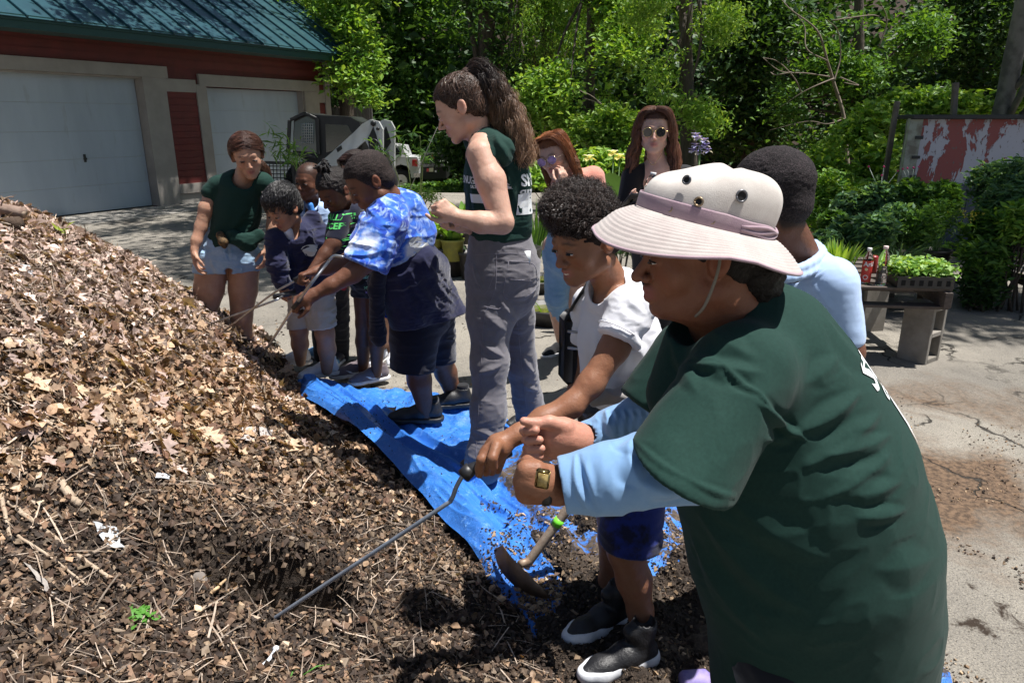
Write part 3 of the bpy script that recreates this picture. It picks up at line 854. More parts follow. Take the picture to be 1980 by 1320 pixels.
def build_ground():
    # one sheet to the horizon: fine grid near, coarse far, merged as one mesh
    xs = np.concatenate([[-90,-60,-40,-25,-15],np.linspace(-10,10,81),[15,25,40,60,90]])
    ys = np.concatenate([[-40,-20,-8,-3],np.linspace(0,30,121),np.linspace(31,50,12),[60,90]])
    X,Y = np.meshgrid(xs,ys,indexing='ij');nx,ny = X.shape;i = np.arange(nx*ny).reshape(nx,ny)
    f = np.stack([i[:-1,:-1],i[1:,:-1],i[1:,1:],i[:-1,1:]],-1).reshape(-1,4)
    Z = gz(X,Y);V = np.stack([X,Y,Z],-1).reshape(-1,3)
    soil = np.zeros(len(V));dk = np.zeros(len(V))
    def blob(px,py,r,a,arr,sq=1.):
        c = GP(px,py);arr += a*np.exp(-(((V[:,0]-c[0])/r)**2+((V[:,1]-c[1])/(r*sq))**2))
    blob(1880,930,.40,.26,soil,.7);blob(1830,1000,.3,.18,soil);blob(1950,700,.5,.05,soil);blob(1700,420,2.5,.25,soil);soil += .055*smooth(.3,1.5,V[:,0]);blob(1930,800,.5,.10,soil);blob(1800,1120,.35,.12,soil)
    soil += .6*smooth(17.5,20,V[:,1])*smooth(-.2,2.5,V[:,0])+.35*smooth(5.6,7.5,V[:,1]-.6*V[:,0])*smooth(2.0,4,V[:,0])
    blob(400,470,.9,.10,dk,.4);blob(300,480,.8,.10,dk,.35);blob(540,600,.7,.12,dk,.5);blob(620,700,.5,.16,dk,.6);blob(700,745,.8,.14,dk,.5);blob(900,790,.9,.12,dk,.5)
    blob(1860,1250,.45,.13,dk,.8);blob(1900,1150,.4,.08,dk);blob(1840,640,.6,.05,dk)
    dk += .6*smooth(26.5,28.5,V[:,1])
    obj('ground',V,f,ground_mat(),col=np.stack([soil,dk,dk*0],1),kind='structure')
    # concrete apron in front of the garage doors
    m = mat('apron_concrete',(.34,.32,.29),.9,c2=(.24,.225,.20),nf=2.5,bump=.004,bf=120,dirt=((.10,.085,.065),4,.55,.72))
    V = []; 
    a = [GW(-5,.0,.004),GW(4.6,.0,.004),GW(4.6,1.15,.004),GW(-5,1.15,.004)]
    V,f = box((GW(-5,.58,0)+GW(4.6,.58,0))/2+A([0,0,-.03]),(9.6,1.16,.076),R=GR)
    obj('garage_apron',V,f,m,kind='structure',smooth=False)
# garage frame: s along the wall, o outwards
GO = A([-6.4227,13.9065,0]);GD = nrm([.466,.885,0]);GN = A([GD[1],-GD[0],0])
GR = np.stack([GD,-GN,A([0,0,1.])],1)
def GW(s,o,z): return GO+GD*s+GN*o+A([0,0,float(z)])
def gbox(s0,s1,o0,o1,z0,z1,bev=0.): return box(GW((s0+s1)/2,(o0+o1)/2,(z0+z1)/2),(s1-s0,o1-o0,z1-z0),R=GR,bev=bev)
def build_garage():
    g = empty('garage',GW(0,0,0),'red clapboard garage with green standing seam metal roof and two white overhead doors','garage')
    red = mat('red_paint',(.135,.018,.017),.55,c2=(.10,.015,.015),nf=5,bump=.002,bf=80)
    trim = mat('greige_trim',(.33,.30,.27),.6,c2=(.27,.245,.22),nf=3)
    white = mat('door_white',(.40,.46,.52),.45,c2=(.33,.38,.44),nf=1.6,bump=.0012,bf=260,stretch=(1,1,.2),dirt=((.26,.27,.27),5,.60,.80))
    gm = mat('green_metal',(.026,.085,.105),.36,c2=(.020,.062,.080),nf=4,metal=.25,dirt=((.10,.17,.18),8,.60,.75))
    gd = mat('dark_green_metal',(.014,.055,.055),.4,metal=.2)
    def part(n,bx,m,parent=g,label=None):
        v,f = bx;o = obj(n,v,f,m,parent,smooth=False)
        if label: o['label'] = label
        return o
    H1,H2 = 2.28,2.17
    # wall core built round the openings
    part('wall',join([gbox(-5.2,-3.75,-.3,0,0,3.15),gbox(-3.75,.93,-.3,0,H1+.0,3.15),gbox(-.42,.93,-.3,0,0,H1),gbox(.93,4.45,-.3,0,H2,3.15),gbox(3.62,4.45,-.3,0,0,H2)]),red)
    part('side_wall',gbox(4.25,4.449,-6,-.3,0,3.1),red)
    part('floor_slab',gbox(-5.2,4.45,-6,-.31,-.05,.02),mat('slab',(.3,.29,.27),.9));part('back_wall',gbox(-5.2,4.25,-6.2,-6,0,3.1),red);part('dark_lining',gbox(-5.2,4.2,-.9,-.5,.03,2.9),mat('inside_dark',(.03,.03,.03),.9))
    # overhead doors, five sections each
    for s0,s1,H in ((-3.75,-.42,H1),(.93,3.62,H2)):
        d = empty('garage_door',GW((s0+s1)/2,-.2,0));d.parent = g;d.location = A(d.location)-A(g.location);OFF[d.name] = GW((s0+s1)/2,-.2,0)
        hh = (H-.02)/5
        for k in range(5):
            v,f = gbox(s0+.012,s1-.012,-.22,-.17,.015+k*hh,.015+(k+1)*hh-.007,bev=.004);obj('panel',v,f,white,d,smooth=False)
        for k in range(1,5):
            v,f = gbox(s0+.012,s1-.012,-.215,-.1725,.006+k*hh,.018+k*hh);obj('seam',v,f,mat('seam_grey',(.34,.37,.39),.7),d,smooth=False)
        v,f = gbox(s0+.01,s1-.01,-.215,-.165,0.004,.020);obj('bottom_seal',v,f,M_black0,d,smooth=False)
    v,f = join([gbox(-1.60,-1.56,-.172,-.155,.86,.99,bev=.003),gbox(-1.61,-1.55,-.16,-.15,.90,.93)]);part('door_handle',(v,f),mat('handle_black',(.02,.02,.02),.4))
    # reveals and casings
    part('casing',gbox(-.42,.045,.0,.045,.0,H1+.0),trim);part('jamb',gbox(-.421,-.38,-.28,.044,0.01,H1-.002),trim)
    part('header',gbox(-4.0,.10,.002,.060,H1,H1+.20),trim);part('soffit_strip',gbox(-3.75,-.42,-.28,.0,H1-.03,H1-.002),trim)
    part('casing',gbox(.045,.71,.0,.040,2.05,H1-.003),trim);part('casing',gbox(.71,.945,.0,.044,0,H2+.03),trim)
    part('jamb',gbox(.93,.955,-.28,.0,0.01,H2),trim)
    part('header',gbox(.78,4.10,.002,.058,H2,H2+.22),trim);part('jamb',gbox(3.60,3.63,-.28,0,0.01,H2),trim);part('casing',gbox(3.63,4.09,.0,.042,0,H2-.003),trim)
    part('corner_post',gbox(4.30,4.47,-.15,.05,0,3.0),trim);part('casing',gbox(4.09,4.30,.0,.038,1.93,2.17),trim)
    part('base_board',gbox(.045,.71,.0,.05,.19,.37),trim);part('footing',gbox(-.42,4.3,-.02,.012,0,.18),mat('footing',(.33,.31,.28),.9))
    # clapboards: between the doors, at the corner, above the doors
    def board(s0,s1,z0,h):
        sl = GR @ A([[1,0,0],[0,math.cos(.09),-math.sin(.09)],[0,math.sin(.09),math.cos(.09)]])
        v,f = box(GW((s0+s1)/2,.012+random.uniform(-.001,.001),z0+h/2),(s1-s0,.014,h*1.06),R=sl);obj('plank',v,f,red,g,smooth=False)
    for k in range(14): board(.05,.705,.375+k*.1195,.1195)
    for k in range(13): board(4.10,4.295,.2+k*.13,.13)
    for k in range(5): board(-5.1,4.29,2.50+k*.125,.125)
    # wall lamp
    v,f = lathe([(.05,0),(.09,.03),(.09,.10),(.04,.14)],14,GW(4.20,.12,2.40));part('wall_lamp',(v,f),mat('handle_black',(.02,.02,.02),.4))
    # roof
    OV,ZE,ANG = .75,2.96,math.radians(31.5)
    upd = -GN*math.cos(ANG)+A([0,0,math.sin(ANG)]);nr = GN*math.sin(ANG)+A([0,0,math.cos(ANG)]);RR = np.stack([GD,upd,nr],1)
    E0 = lambda s,t,h=0: GW(s,OV,ZE)+upd*t+nr*h
    L = 6.2;sp = .405
    n = int(10.3/sp)
    for k in range(n):
        s1 = 5.03-k*sp;s0 = s1-sp
        v,f = box(E0((s0+s1)/2,L/2-.03,.02),(sp-.002,L+.06,.012),R=RR);obj('roof_panel',v,f,gm,g,smooth=False)
        v,f = box(E0(s1-.012,L/2-.03,.046),(.028,L+.06,.040),R=RR,bev=.006);obj('roof_seam',v,f,gm,g,smooth=False)
    part('fascia',join([gbox(-5.3,5.04,OV-.03,OV,ZE-.16,ZE+.015)]),gd);part('drip_edge',join([gbox(-5.3,5.06,OV,OV+.03,ZE-.05,ZE+.03)]),gd)
    v,f = box(E0(5.05,L/2,-.05),(.035,L,.17),R=RR);part('rake_board',(v,f),gd)
    part('eave_soffit',gbox(-5.3,5.03,0,OV-.03,ZE-.14,ZE-.12),mat('soffit_dark',(.03,.06,.055),.8))
    v,f = box(E0(-.1,L/2,-.07),(10.2,L-.1,.08),R=RR);part('roof_deck',(v,f),mat('inside_dark',(.03,.03,.03),.9))
    upd2 = GN*math.cos(ANG)+A([0,0,math.sin(ANG)]); 
    R2 = np.stack([GD,-GN*math.cos(ANG)-A([0,0,math.sin(ANG)]),-GN*math.sin(ANG)+A([0,0,math.cos(ANG)])],1)
    top = E0(-.1,L,0);v,f = box(top-GN*math.cos(ANG)*L/2-A([0,0,math.sin(ANG)*L/2]),(10.3,L,.06),R=R2 if False else np.stack([GD,nrm(-GN*math.cos(ANG)-A([0,0,math.sin(ANG)])),nrm(-GN*math.sin(ANG)+A([0,0,math.cos(ANG)]))],1));part('rear_roof',(v,f),gm)
M_black0 = mat('black_plastic',(.016,.016,.017),.55)

def prism_px(pts,y0,y1,planey=None):
    """side profile given in photo pixels on the plane y=(y0+y1)/2, extruded between y0 and y1 (a solid, same outline at both ends)"""
    ym = y0 if planey is None else planey
    P3 = A([Q(a,b,ym) for a,b in pts]);n = len(P3)
    a = P3.copy();a[:,1] = y0;b = P3.copy();b[:,1] = y1
    f = [tuple(range(n)),tuple(range(2*n-1,n-1,-1))]+[(i,i+n,(i+1) % n+n,(i+1) % n) for i in range(n)]
    return np.vstack([a,b]),f
def build_machines():
    wht = mat('white_enamel',(.58,.60,.62),.35,c2=(.50,.50,.48),nf=3,coat=.3);blk = mat('machine_black',(.014,.014,.015),.45);gls = mat('dark_cab_glass',(.02,.03,.03),.08,coat=1.)
    rub = mat('tyre',(.02,.02,.02),.85,bump=.01,bf=30)
    s = empty('skid_steer_loader',GP(640,388),'white and black skid steer loader with enclosed cab parked before the second garage door','loader')
    Y0,Y1 = 13.5,15.0
    def pr(n,pts,m,y0=Y0,y1=Y1,parent=s,smooth=False): v,f = prism_px(pts,y0,y1,Y0);return obj(n,v,f,m,parent,smooth=smooth)
    pr('chassis',[(568,388),(566,330),(600,318),(730,300),(738,330),(738,388)],blk,Y0+.25,Y1-.25)
    cab = pr('cab',[(560,296),(562,232),(590,219),(600,222),(672,226),(690,236),(700,262),(690,318),(600,318)],blk,Y0+.2,Y1-.2)
    pr('cab_window',[(624,240),(668,242),(678,262),(640,292),(626,296)],gls,Y0+.185,Y0+.199,parent=cab)
    # framed front door and its glass, seen at the left
    for a,b in (((562,232),(590,219)),((590,219),(613,230)),((613,230),(616,300)),((560,232),(557,296)),((557,296),(612,305))):
        v,f = beam(Q(*a,Y0+.15),Q(*b,Y0+.15),.06,.06,bev=.01);obj('door_frame',v,f,blk,cab,smooth=False)
    pr('door_glass',[(565,236),(590,224),(610,234),(613,296),(562,292)],mat('cab_door_glass',(.05,.09,.10),.1,coat=1.),Y0+.16,Y0+.17,parent=cab)
    for k in range(6):
        v,f = tube([Q(584+k*4.2,238,Y0+.14),Q(584+k*4.2,278,Y0+.14)],.006,4);obj('guard_bar',v,f,wht,cab)
    for k in range(8):
        v,f = tube([Q(584,240+k*5.2,Y0+.14),Q(606,240+k*5.2,Y0+.14)],.005,4);obj('guard_bar',v,f,wht,cab)
    for yy0,yy1 in ((Y0,Y0+.13),(Y1-.13,Y1)):
        arm = pr('lift_arm',[(604,356),(594,335),(640,296),(684,256),(700,240),(716,231),(732,235),(740,250),(740,345),(712,345),(713,285),(706,272),(668,306),(624,346)],wht,yy0,yy1)
        for (px,py,r) in ((722,239,.05),(731,249,.03)):
            v,f = lathe([(r,0),(r,.03),(r*.6,.04)],14,Q(px,py,yy0),A([[1,0,0],[0,0,-1],[0,1,0]]));obj('pivot_pin',v,f,blk,arm)
        pr('arm_opening',[(722,245),(728,262),(733,280),(722,296),(716,300),(711,268)],blk,yy0-.006,yy0-.001,parent=arm)
        pr('arm_step',[(650,288),(660,281),(662,288),(653,295)],blk,yy0-.006,yy0-.001,parent=arm)
    tv,tf = text_mesh('S205',.22,.01);o_ = Q(728,309,Y0-.01);v = A([o_+A([p[0],0,p[1]]) for p in tv]);obj('model_lettering',v,tf,blk,s,smooth=False)
    pr('beacon_bar',[(680,245),(700,244),(698,250),(682,251)],wht,Y0+.4,Y0+.9)
    for px in (590,705):
        for yy in (Y0+.02,Y1-.28):
            v,f = lathe([(.18,0),(.38,0),(.41,.06),(.41,.20),(.38,.26),(.18,.26)],24,A([Q(px,350,Y0)[0],yy+.26,.41]),A([[1,0,0],[0,0,-1],[0,1,0]]));w = obj('wheel',v,f,rub,s)
            v,f = lathe([(.19,-.01),(.16,.03),(.0,.05)],16,A([Q(px,350,Y0)[0],yy+.02,.41]),A([[1,0,0],[0,0,-1],[0,1,0]]));obj('rim',v,f,wht,w)
    b = obj('bucket',*join([beam(Q(509,314,13.3),Q(572,316,13.3),.05,.05),beam(Q(509,314,13.3),Q(511,356,13.3),.05,.05),beam(Q(510,357,13.3),Q(574,360,13.3),.06,.08),box(A([Q(545,340,13.4)[0],13.9,.35]),(.6,1.0,.04)),box(A([Q(575,340,13.4)[0],13.9,.55]),(.04,1.5,.5))]),blk,s,smooth=False)
    for k in range(8):
        v,f = tube([Q(514+k*7,316,13.3),Q(515+k*7,356,13.3)],.008,4);obj('grate_bar',v,f,blk,b)
    for k in range(5):
        v,f = tube([Q(509,321+k*7.5,13.3),Q(572,322+k*7.5,13.3)],.008,4);obj('grate_bar',v,f,blk,b)
    v,f = tube(spline([Q(712,268,Y0-.03),Q(728,272,Y0-.08),Q(736,290,Y0-.06),Q(733,320,Y0-.03)],14),.014,6);obj('hydraulic_hose',v,f,blk,s)
    # pickup
    Yt = 26.2;g0 = float(gz(0,Yt))
    t = empty('pickup_truck',(Q(760,340,Yt)[0],Yt+.9,g0),'white pickup truck parked beyond the loader, its rear toward the woods','truck')
    def pt(n,pts,m,y0=Yt,y1=Yt+1.85,parent=t): v,f = prism_px(pts,y0,y1,Yt);return obj(n,v,f,m,parent,smooth=False)
    pt('body',[(640,352),(640,305),(660,302),(806,304),(809,310),(810,342),(800,344),(795,344),(793,330),(786,321),(775,318),(763,322),(757,332),(756,345)],wht)
    pt('cab',[(650,303),(668,281),(742,279),(776,283),(784,303)],wht,Yt+.1,Yt+1.75)
    pt('side_window',[(700,301),(702,286),(740,285),(742,301)],gls,Yt+.085,Yt+.099);pt('side_window',[(748,301),(747,285),(768,286),(776,301)],gls,Yt+.085,Yt+.099)
    l = pt('tail_light',[(797,309),(806,309),(807,322),(797,321)],mat('red_lens',(.45,.015,.012),.2,coat=.6),Yt-.02,Yt+.04);pt('bumper',[(800,335),(812,335),(812,343),(800,343)],mat('chrome',(.5,.5,.5),.2,metal=.9),Yt-.02,Yt+1.85)
    for px in (775,665):
        c = Q(px,345,Yt);c[2] = g0+.40
        for yy in (Yt+.02,Yt+1.60):
            v,f = lathe([(.24,0),(.38,0),(.40,.04),(.40,.20),(.36,.24),(.24,.24)],24,c+A([0,yy-Yt+.24,0]),A([[1,0,0],[0,0,-1],[0,1,0]]));w = obj('wheel',v,f,rub,t)
            sp_ = [lathe([(.25,0),(.23,.03),(.21,.03)],20,c+A([0,yy-Yt+.02,0]),A([[1,0,0],[0,0,-1],[0,1,0]]))]
            for k in range(6):
                a = k*math.pi/3;sp_.append(beam(c+A([0,yy-Yt-.0,0]),c+A([.22*math.cos(a),yy-Yt,.22*math.sin(a)]),.05,.06))
            v,f = join(sp_);obj('rim',v,f,mat('alloy',(.5,.5,.5),.3,metal=.7),w,smooth=False)
    v,f = tube([Q(778,345,Yt-.0),Q(790,352,Yt-.3),Q(772,356,Yt-.35)],.02,6)
    # dark stake body trailer
    Yd = 26.8;d = empty('stake_trailer',(Q(840,340,Yd)[0],Yd+.5,float(gz(0,Yd))),'dark slatted trailer with red reflectors and a number plate behind the pickup','trailer')
    def pd(n,pts,m,y0,y1,parent=d): v,f = prism_px(pts,y0,y1,Yd);return obj(n,v,f,m,parent,smooth=False)
    pd('bed',[(812,322),(863,321),(863,345),(812,347)],blk,Yd,Yd+2.2)
    pd('top_rail',[(812,296),(862,295),(862,298),(812,299)],mat('grey_steel',(.20,.20,.20),.5),Yd,Yd+.06);pd('lower_rail',[(812,319),(864,318),(864,322),(812,323)],mat('grey_steel',(.20,.20,.20),.5),Yd-.02,Yd+.06)
    for k in range(7):
        x = 815+k*7.4;pd('slat',[(x,299),(x+5.4,299),(x+5.4,319),(x,319)],mat('dark_stake',(.05,.05,.05),.8),Yd,Yd+.05)
    for pts in ([(835,301),(840,301),(840,308),(835,308)],[(825,326),(830,326),(830,332),(825,332)]): pd('reflector',pts,mat('red_lens',(.45,.015,.012),.2),Yd-.04,Yd-.021)
    pd('number_plate',[(830,325),(838,325),(838,332),(830,332)],mat('plate',(.55,.52,.38),.5),Yd-.04,Yd-.021);pd('marker',[(841,330),(844,330),(844,333),(841,333)],M_print0,Yd-.04,Yd-.021)
    for yy in (Yd+.1,Yd+1.8):
        c = A([Q(836,340,Yd)[0],yy+.24,float(gz(0,Yd))+.38]);v,f = lathe([(.2,0),(.36,0),(.38,.04),(.38,.2),(.2,.24)],20,c,A([[1,0,0],[0,0,-1],[0,1,0]]));obj('wheel',v,f,rub,d)
    # board fence behind the garage corner
    fe = empty('board_fence',(-4.3,19.6,float(gz(0,19.6))),'weathered grey board fence behind the garage corner','fence');gr = mat('weathered_grey_wood',(.10,.095,.09),.9,c2=(.06,.056,.052),nf=6,bump=.004,bf=40,stretch=(6,6,1))
    g0 = float(gz(0,19.6));zt = Q(700,208,19.6)[2]
    for k in range(11):
        x = -5.35+k*.155;v,f = box((x,19.6,(g0+zt)/2-random.uniform(0,.02)),(.145,.022,zt-g0));obj('board',v,f,gr,fe,smooth=False)
    for zz in (g0+.4,zt-.4): v,f = box((-4.6,19.63,zz),(1.75,.04,.09));obj('rail',v,f,gr,fe,smooth=False)
    for x in (-5.4,-3.72): v,f = box((x,19.66,(g0+zt)/2+.05),(.10,.10,zt-g0+.1));obj('post',v,f,gr,fe,smooth=False)
M_print0 = mat('white_print0',(.7,.7,.7),.6)
# ------------------------------------------------------------------ compost pile, tarp, litter
def PZ(px,py,z):
    p = GP(px,py,z);return p
def tps_fit(pts,lam=1e-4):
    pts = A(pts);n = len(pts);X = pts[:,:2]
    D = np.linalg.norm(X[:,None]-X[None],axis=2);K = np.where(D > 0,D**2*np.log(D+1e-12),0)
    M = np.zeros((n+3,n+3));M[:n,:n] = K+lam*np.eye(n);M[:n,n] = 1;M[:n,n+1:] = X;M[n,:n] = 1;M[n+1:,:n] = X.T
    w = np.linalg.solve(M,np.r_[pts[:,2],0,0,0])
    def f(x,y):
        sh = np.shape(x);x = np.ravel(x).astype(float);y = np.ravel(y).astype(float);out = w[n]+w[n+1]*x+w[n+2]*y
        for i in range(n):
            r2 = (x-X[i,0])**2+(y-X[i,1])**2;out = out+w[i]*.5*r2*np.log(r2+1e-12)
        return out.reshape(sh)
    return f
_c = [(600,770,.04),(700,858,.04),(800,945,.04),(880,1020,.04),(945,1090,.04),(1050,1180,.03),(1130,1330,.03),
      (500,695,.22),(400,608,.52),(350,565,.62),(200,480,.93),(100,435,1.07),(0,415,1.15),
      (560,760,.09),(450,720,.36),(300,620,.70),(150,560,.90),(0,560,1.02),(0,700,.86),(0,850,.74),(0,1000,.62),(0,1150,.54),(0,1320,.50),
      (150,700,.78),(300,760,.56),(450,830,.34),(600,850,.17),(150,850,.66),(300,900,.47),(450,950,.30),(600,960,.18),(720,1000,.12),(150,1000,.54),(300,1040,.40),
      (640,1090,.19),(760,1100,.15),(860,1120,.12),(150,1160,.46),(300,1200,.38),(480,1210,.31),(650,1220,.23),(820,1220,.15),(980,1230,.08),(150,1320,.44),(350,1320,.36),(600,1320,.27),(800,1320,.18),(980,1320,.09)]
_pp = [PZ(*c) for c in _c]
_pp += [A([-2.5,5.2,.12]),A([-1.6,5.0,.0]),A([-3.4,5.4,.5]),A([-1.15,4.5,.0]),A([-4.2,5.2,.8]),A([-5,6.2,.0]),A([-3,6.2,-.1]),A([-.5,.3,.35]),A([.6,.5,.1]),A([-2.0,.8,.6]),A([-4.6,3.6,1.2]),A([-4.5,2,1.0])]
_pf = tps_fit(_pp)
HOLE = PZ(495,1100,.30);HOLE2 = PZ(770,1120,.12)
def pile_z(x,y,detail=True):
    x = np.asarray(x,float);y = np.asarray(y,float)
    z = _pf(x,y)
    p = np.stack([x,y,0*x],-1)
    hx = (x-HOLE[0]-.02)/.225;hy = (y-HOLE[1])/.15;r2 = hx**2+hy**2+.35*noise(np.stack([x,y,0*x],-1),7,77)
    r2 = np.maximum(r2,0);z = z-.52*np.exp(-(r2**3))+.035*np.exp(-((np.sqrt(r2)-1.5)/.4)**2)
    if detail:
        z = z+.030*fbm(p,5,3,1)+.014*fbm(p,16,3,2)
        z = z+.010*fbm(p,48,2,4)
        z = z-.03*np.exp(-(((x-HOLE2[0])/.22)**2+((y-HOLE2[1])/.10)**2))
    return z
# tarp outline: two edges in world space
_tA = A([GP(588,752),GP(690,758),GP(800,762),GP(925,800),GP(1040,845),GP(1200,905),GP(1350,965),GP(1450,1040),GP(1600,1120),GP(1812,1288),GP(1830,1420)])[:,:2]
_tB = A([GP(560,775),GP(640,830),GP(720,900),GP(800,970),GP(860,1040),GP(930,1130),GP(960,1230),GP(990,1340),GP(1080,1460),GP(1300,1540),GP(1500,1600)])[:,:2]
FOOT = A([PZ(596,765,.04),PZ(700,858,.04),PZ(800,945,.04),PZ(880,1020,.04),PZ(945,1090,.04),PZ(985,1160,.03)])
def seg_poly(x,y,poly):
    """signed distance to polyline (positive to the right/outer side) and arclength"""
    best = np.full(x.shape,9e9);arc = np.zeros(x.shape);sg = np.zeros(x.shape);acc = 0
    for i in range(len(poly)-1):
        a = poly[i][:2];b = poly[i+1][:2];d = b-a;L = np.linalg.norm(d);u = d/L
        t = np.clip((x-a[0])*u[0]+(y-a[1])*u[1],0,L);qx = x-a[0]-u[0]*t;qy = y-a[1]-u[1]*t;dd = np.hypot(qx,qy)
        c = u[0]*qy-u[1]*qx;m = dd < best
        best = np.where(m,dd,best);arc = np.where(m,acc+t,arc);sg = np.where(m,np.sign(c),sg);acc += L
    return best*sg,arc
_fr = np.random.default_rng(17);_FD = [(_fr.uniform(0,3.14),_fr.uniform(.09,.34),_fr.uniform(0,9),i) for i in range(9)]
def _facets(x,y):
    z = 0*x;p = np.stack([x,y,0*x],-1)
    for (an,wl,ph,i) in _FD:
        c = (x*math.cos(an)+y*math.sin(an)+.05*noise(p,3.0,60+i))/wl+ph;tri = np.abs(c-np.floor(c)-.5)*2
        z = z+wl*.075*np.clip(tri*1.6-.6,0,1)*smooth(-.15,.25,noise(p,2.6,80+i))
    return z
def tarp_z(x,y):
    s,a = seg_poly(x,y,FOOT)      # s>0: away from the pile
    L = 3.0
    env = smooth(2.75,2.2,a) if True else 1
    u = s+.025*np.sin(a*3.1)+.015*np.sin(a*7.3+1)
    end = np.clip(1-smooth(1.9,2.5,a),0,1)
    z = .012+.0*x
    z = z+end*(.120*np.exp(-((u-.04)/.10)**2)+.055*np.exp(-((u-.19-.03*np.sin(a*2.2))/.035)**2)+.028*np.exp(-((u-.30+.04*np.sin(a*1.7+2))/.025)**2)+.03*np.exp(-((u-.12)/.03)**2)*np.clip(np.sin(a*2.6+.5),0,1))
    p = np.stack([x,y,0*x],-1)
    n1 = noise(p+.12*np.stack([fbm(p,4,2,11),fbm(p,4,2,12),0*x],-1),7,13);n2 = noise(p,19,14);n3 = noise(p+.05*np.stack([fbm(p,9,2,11),fbm(p,9,2,12),0*x],-1),30,15)
    st = np.clip((.40-s)/.12,0,1)*end
    q = np.stack([a*1.1,s*15+.6*fbm(p,2.5,2,41),0*a],-1);m1 = noise(q,1.0,42);m2 = noise(q*A([2.2,2.3,1]),1.0,43)
    z = z+st*(.020*(1-np.abs(m1))**4+.007*(1-np.abs(m2))**4)+(1-st*.85)*(.010*(1-np.abs(n1))**7+.004*(1-np.abs(n3))**5+_facets(x,y))
    return z
def tarp_mat():
    m = bpy.data.materials.new('blue_tarpaulin');m.use_nodes = True;nt = m.node_tree;N = nt.nodes;b = N['Principled BSDF']
    tc = N.new('ShaderNodeTexCoord')
    def tex(f,d=6,ro=.6,dist=0.):
        t = N.new('ShaderNodeTexNoise');t.inputs['Scale'].default_value = f;t.inputs['Detail'].default_value = d;t.inputs['Roughness'].default_value = ro;t.inputs['Distortion'].default_value = dist;lnk(nt,tc.outputs['Object'],t.inputs[0]);return t.outputs[0]
    def rmp(s,lo,hi,a=0.,c=1.):
        r = N.new('ShaderNodeMapRange');r.inputs[1].default_value = lo;r.inputs[2].default_value = hi;r.inputs[3].default_value = a;r.inputs[4].default_value = c;lnk(nt,s,r.inputs[0]);return r.outputs[0]
    def mix(f,a,c):
        x = N.new('ShaderNodeMix');x.data_type = 'RGBA';lnk(nt,f,x.inputs[0])
        for k,q in ((6,a),(7,c)):
            if hasattr(q,'is_linked'): lnk(nt,q,x.inputs[k])
            else: x.inputs[k].default_value = (*q,1)
        return x.outputs[2]
    at = N.new('ShaderNodeAttribute');at.attribute_name = 'Col';sx = N.new('ShaderNodeSeparateColor');lnk(nt,at.outputs['Color'],sx.inputs[0])
    c = mix(rmp(tex(3,4),.35,.65),(.040,.205,.66),(.028,.150,.52))
    c = mix(rmp(tex(30,7,.8),.55,.66),c,(.16,.38,.80))
    ad = N.new('ShaderNodeMath');ad.operation = 'ADD';lnk(nt,tex(15,9,.74,.6),ad.inputs[0]);lnk(nt,sx.outputs[0],ad.inputs[1])
    dirtm = rmp(ad.outputs[0],.68,.74)
    c = mix(dirtm,c,mix(rmp(tex(70,4),.4,.6),(.050,.036,.026),(.11,.080,.055)))
    ad2 = N.new('ShaderNodeMath');ad2.operation = 'ADD';lnk(nt,tex(60,6,.8,.4),ad2.inputs[0]);lnk(nt,sx.outputs[1],ad2.inputs[1])
    c = mix(rmp(ad2.outputs[0],.74,.78),c,(.045,.034,.028))
    lnk(nt,c,b.inputs['Base Color']);lnk(nt,rmp(dirtm,0,1,.38,.85),b.inputs['Roughness'])
    bp = N.new('ShaderNodeBump');bp.inputs['Distance'].default_value = .0025;lnk(nt,tex(45,5,.7,.8),bp.inputs['Height'])
    b2 = N.new('ShaderNodeBump');b2.inputs['Distance'].default_value = .010;lnk(nt,ad.outputs[0],b2.inputs['Height']);lnk(nt,bp.outputs[0],b2.inputs['Normal']);lnk(nt,b2.outputs[0],b.inputs['Normal'])
    return m
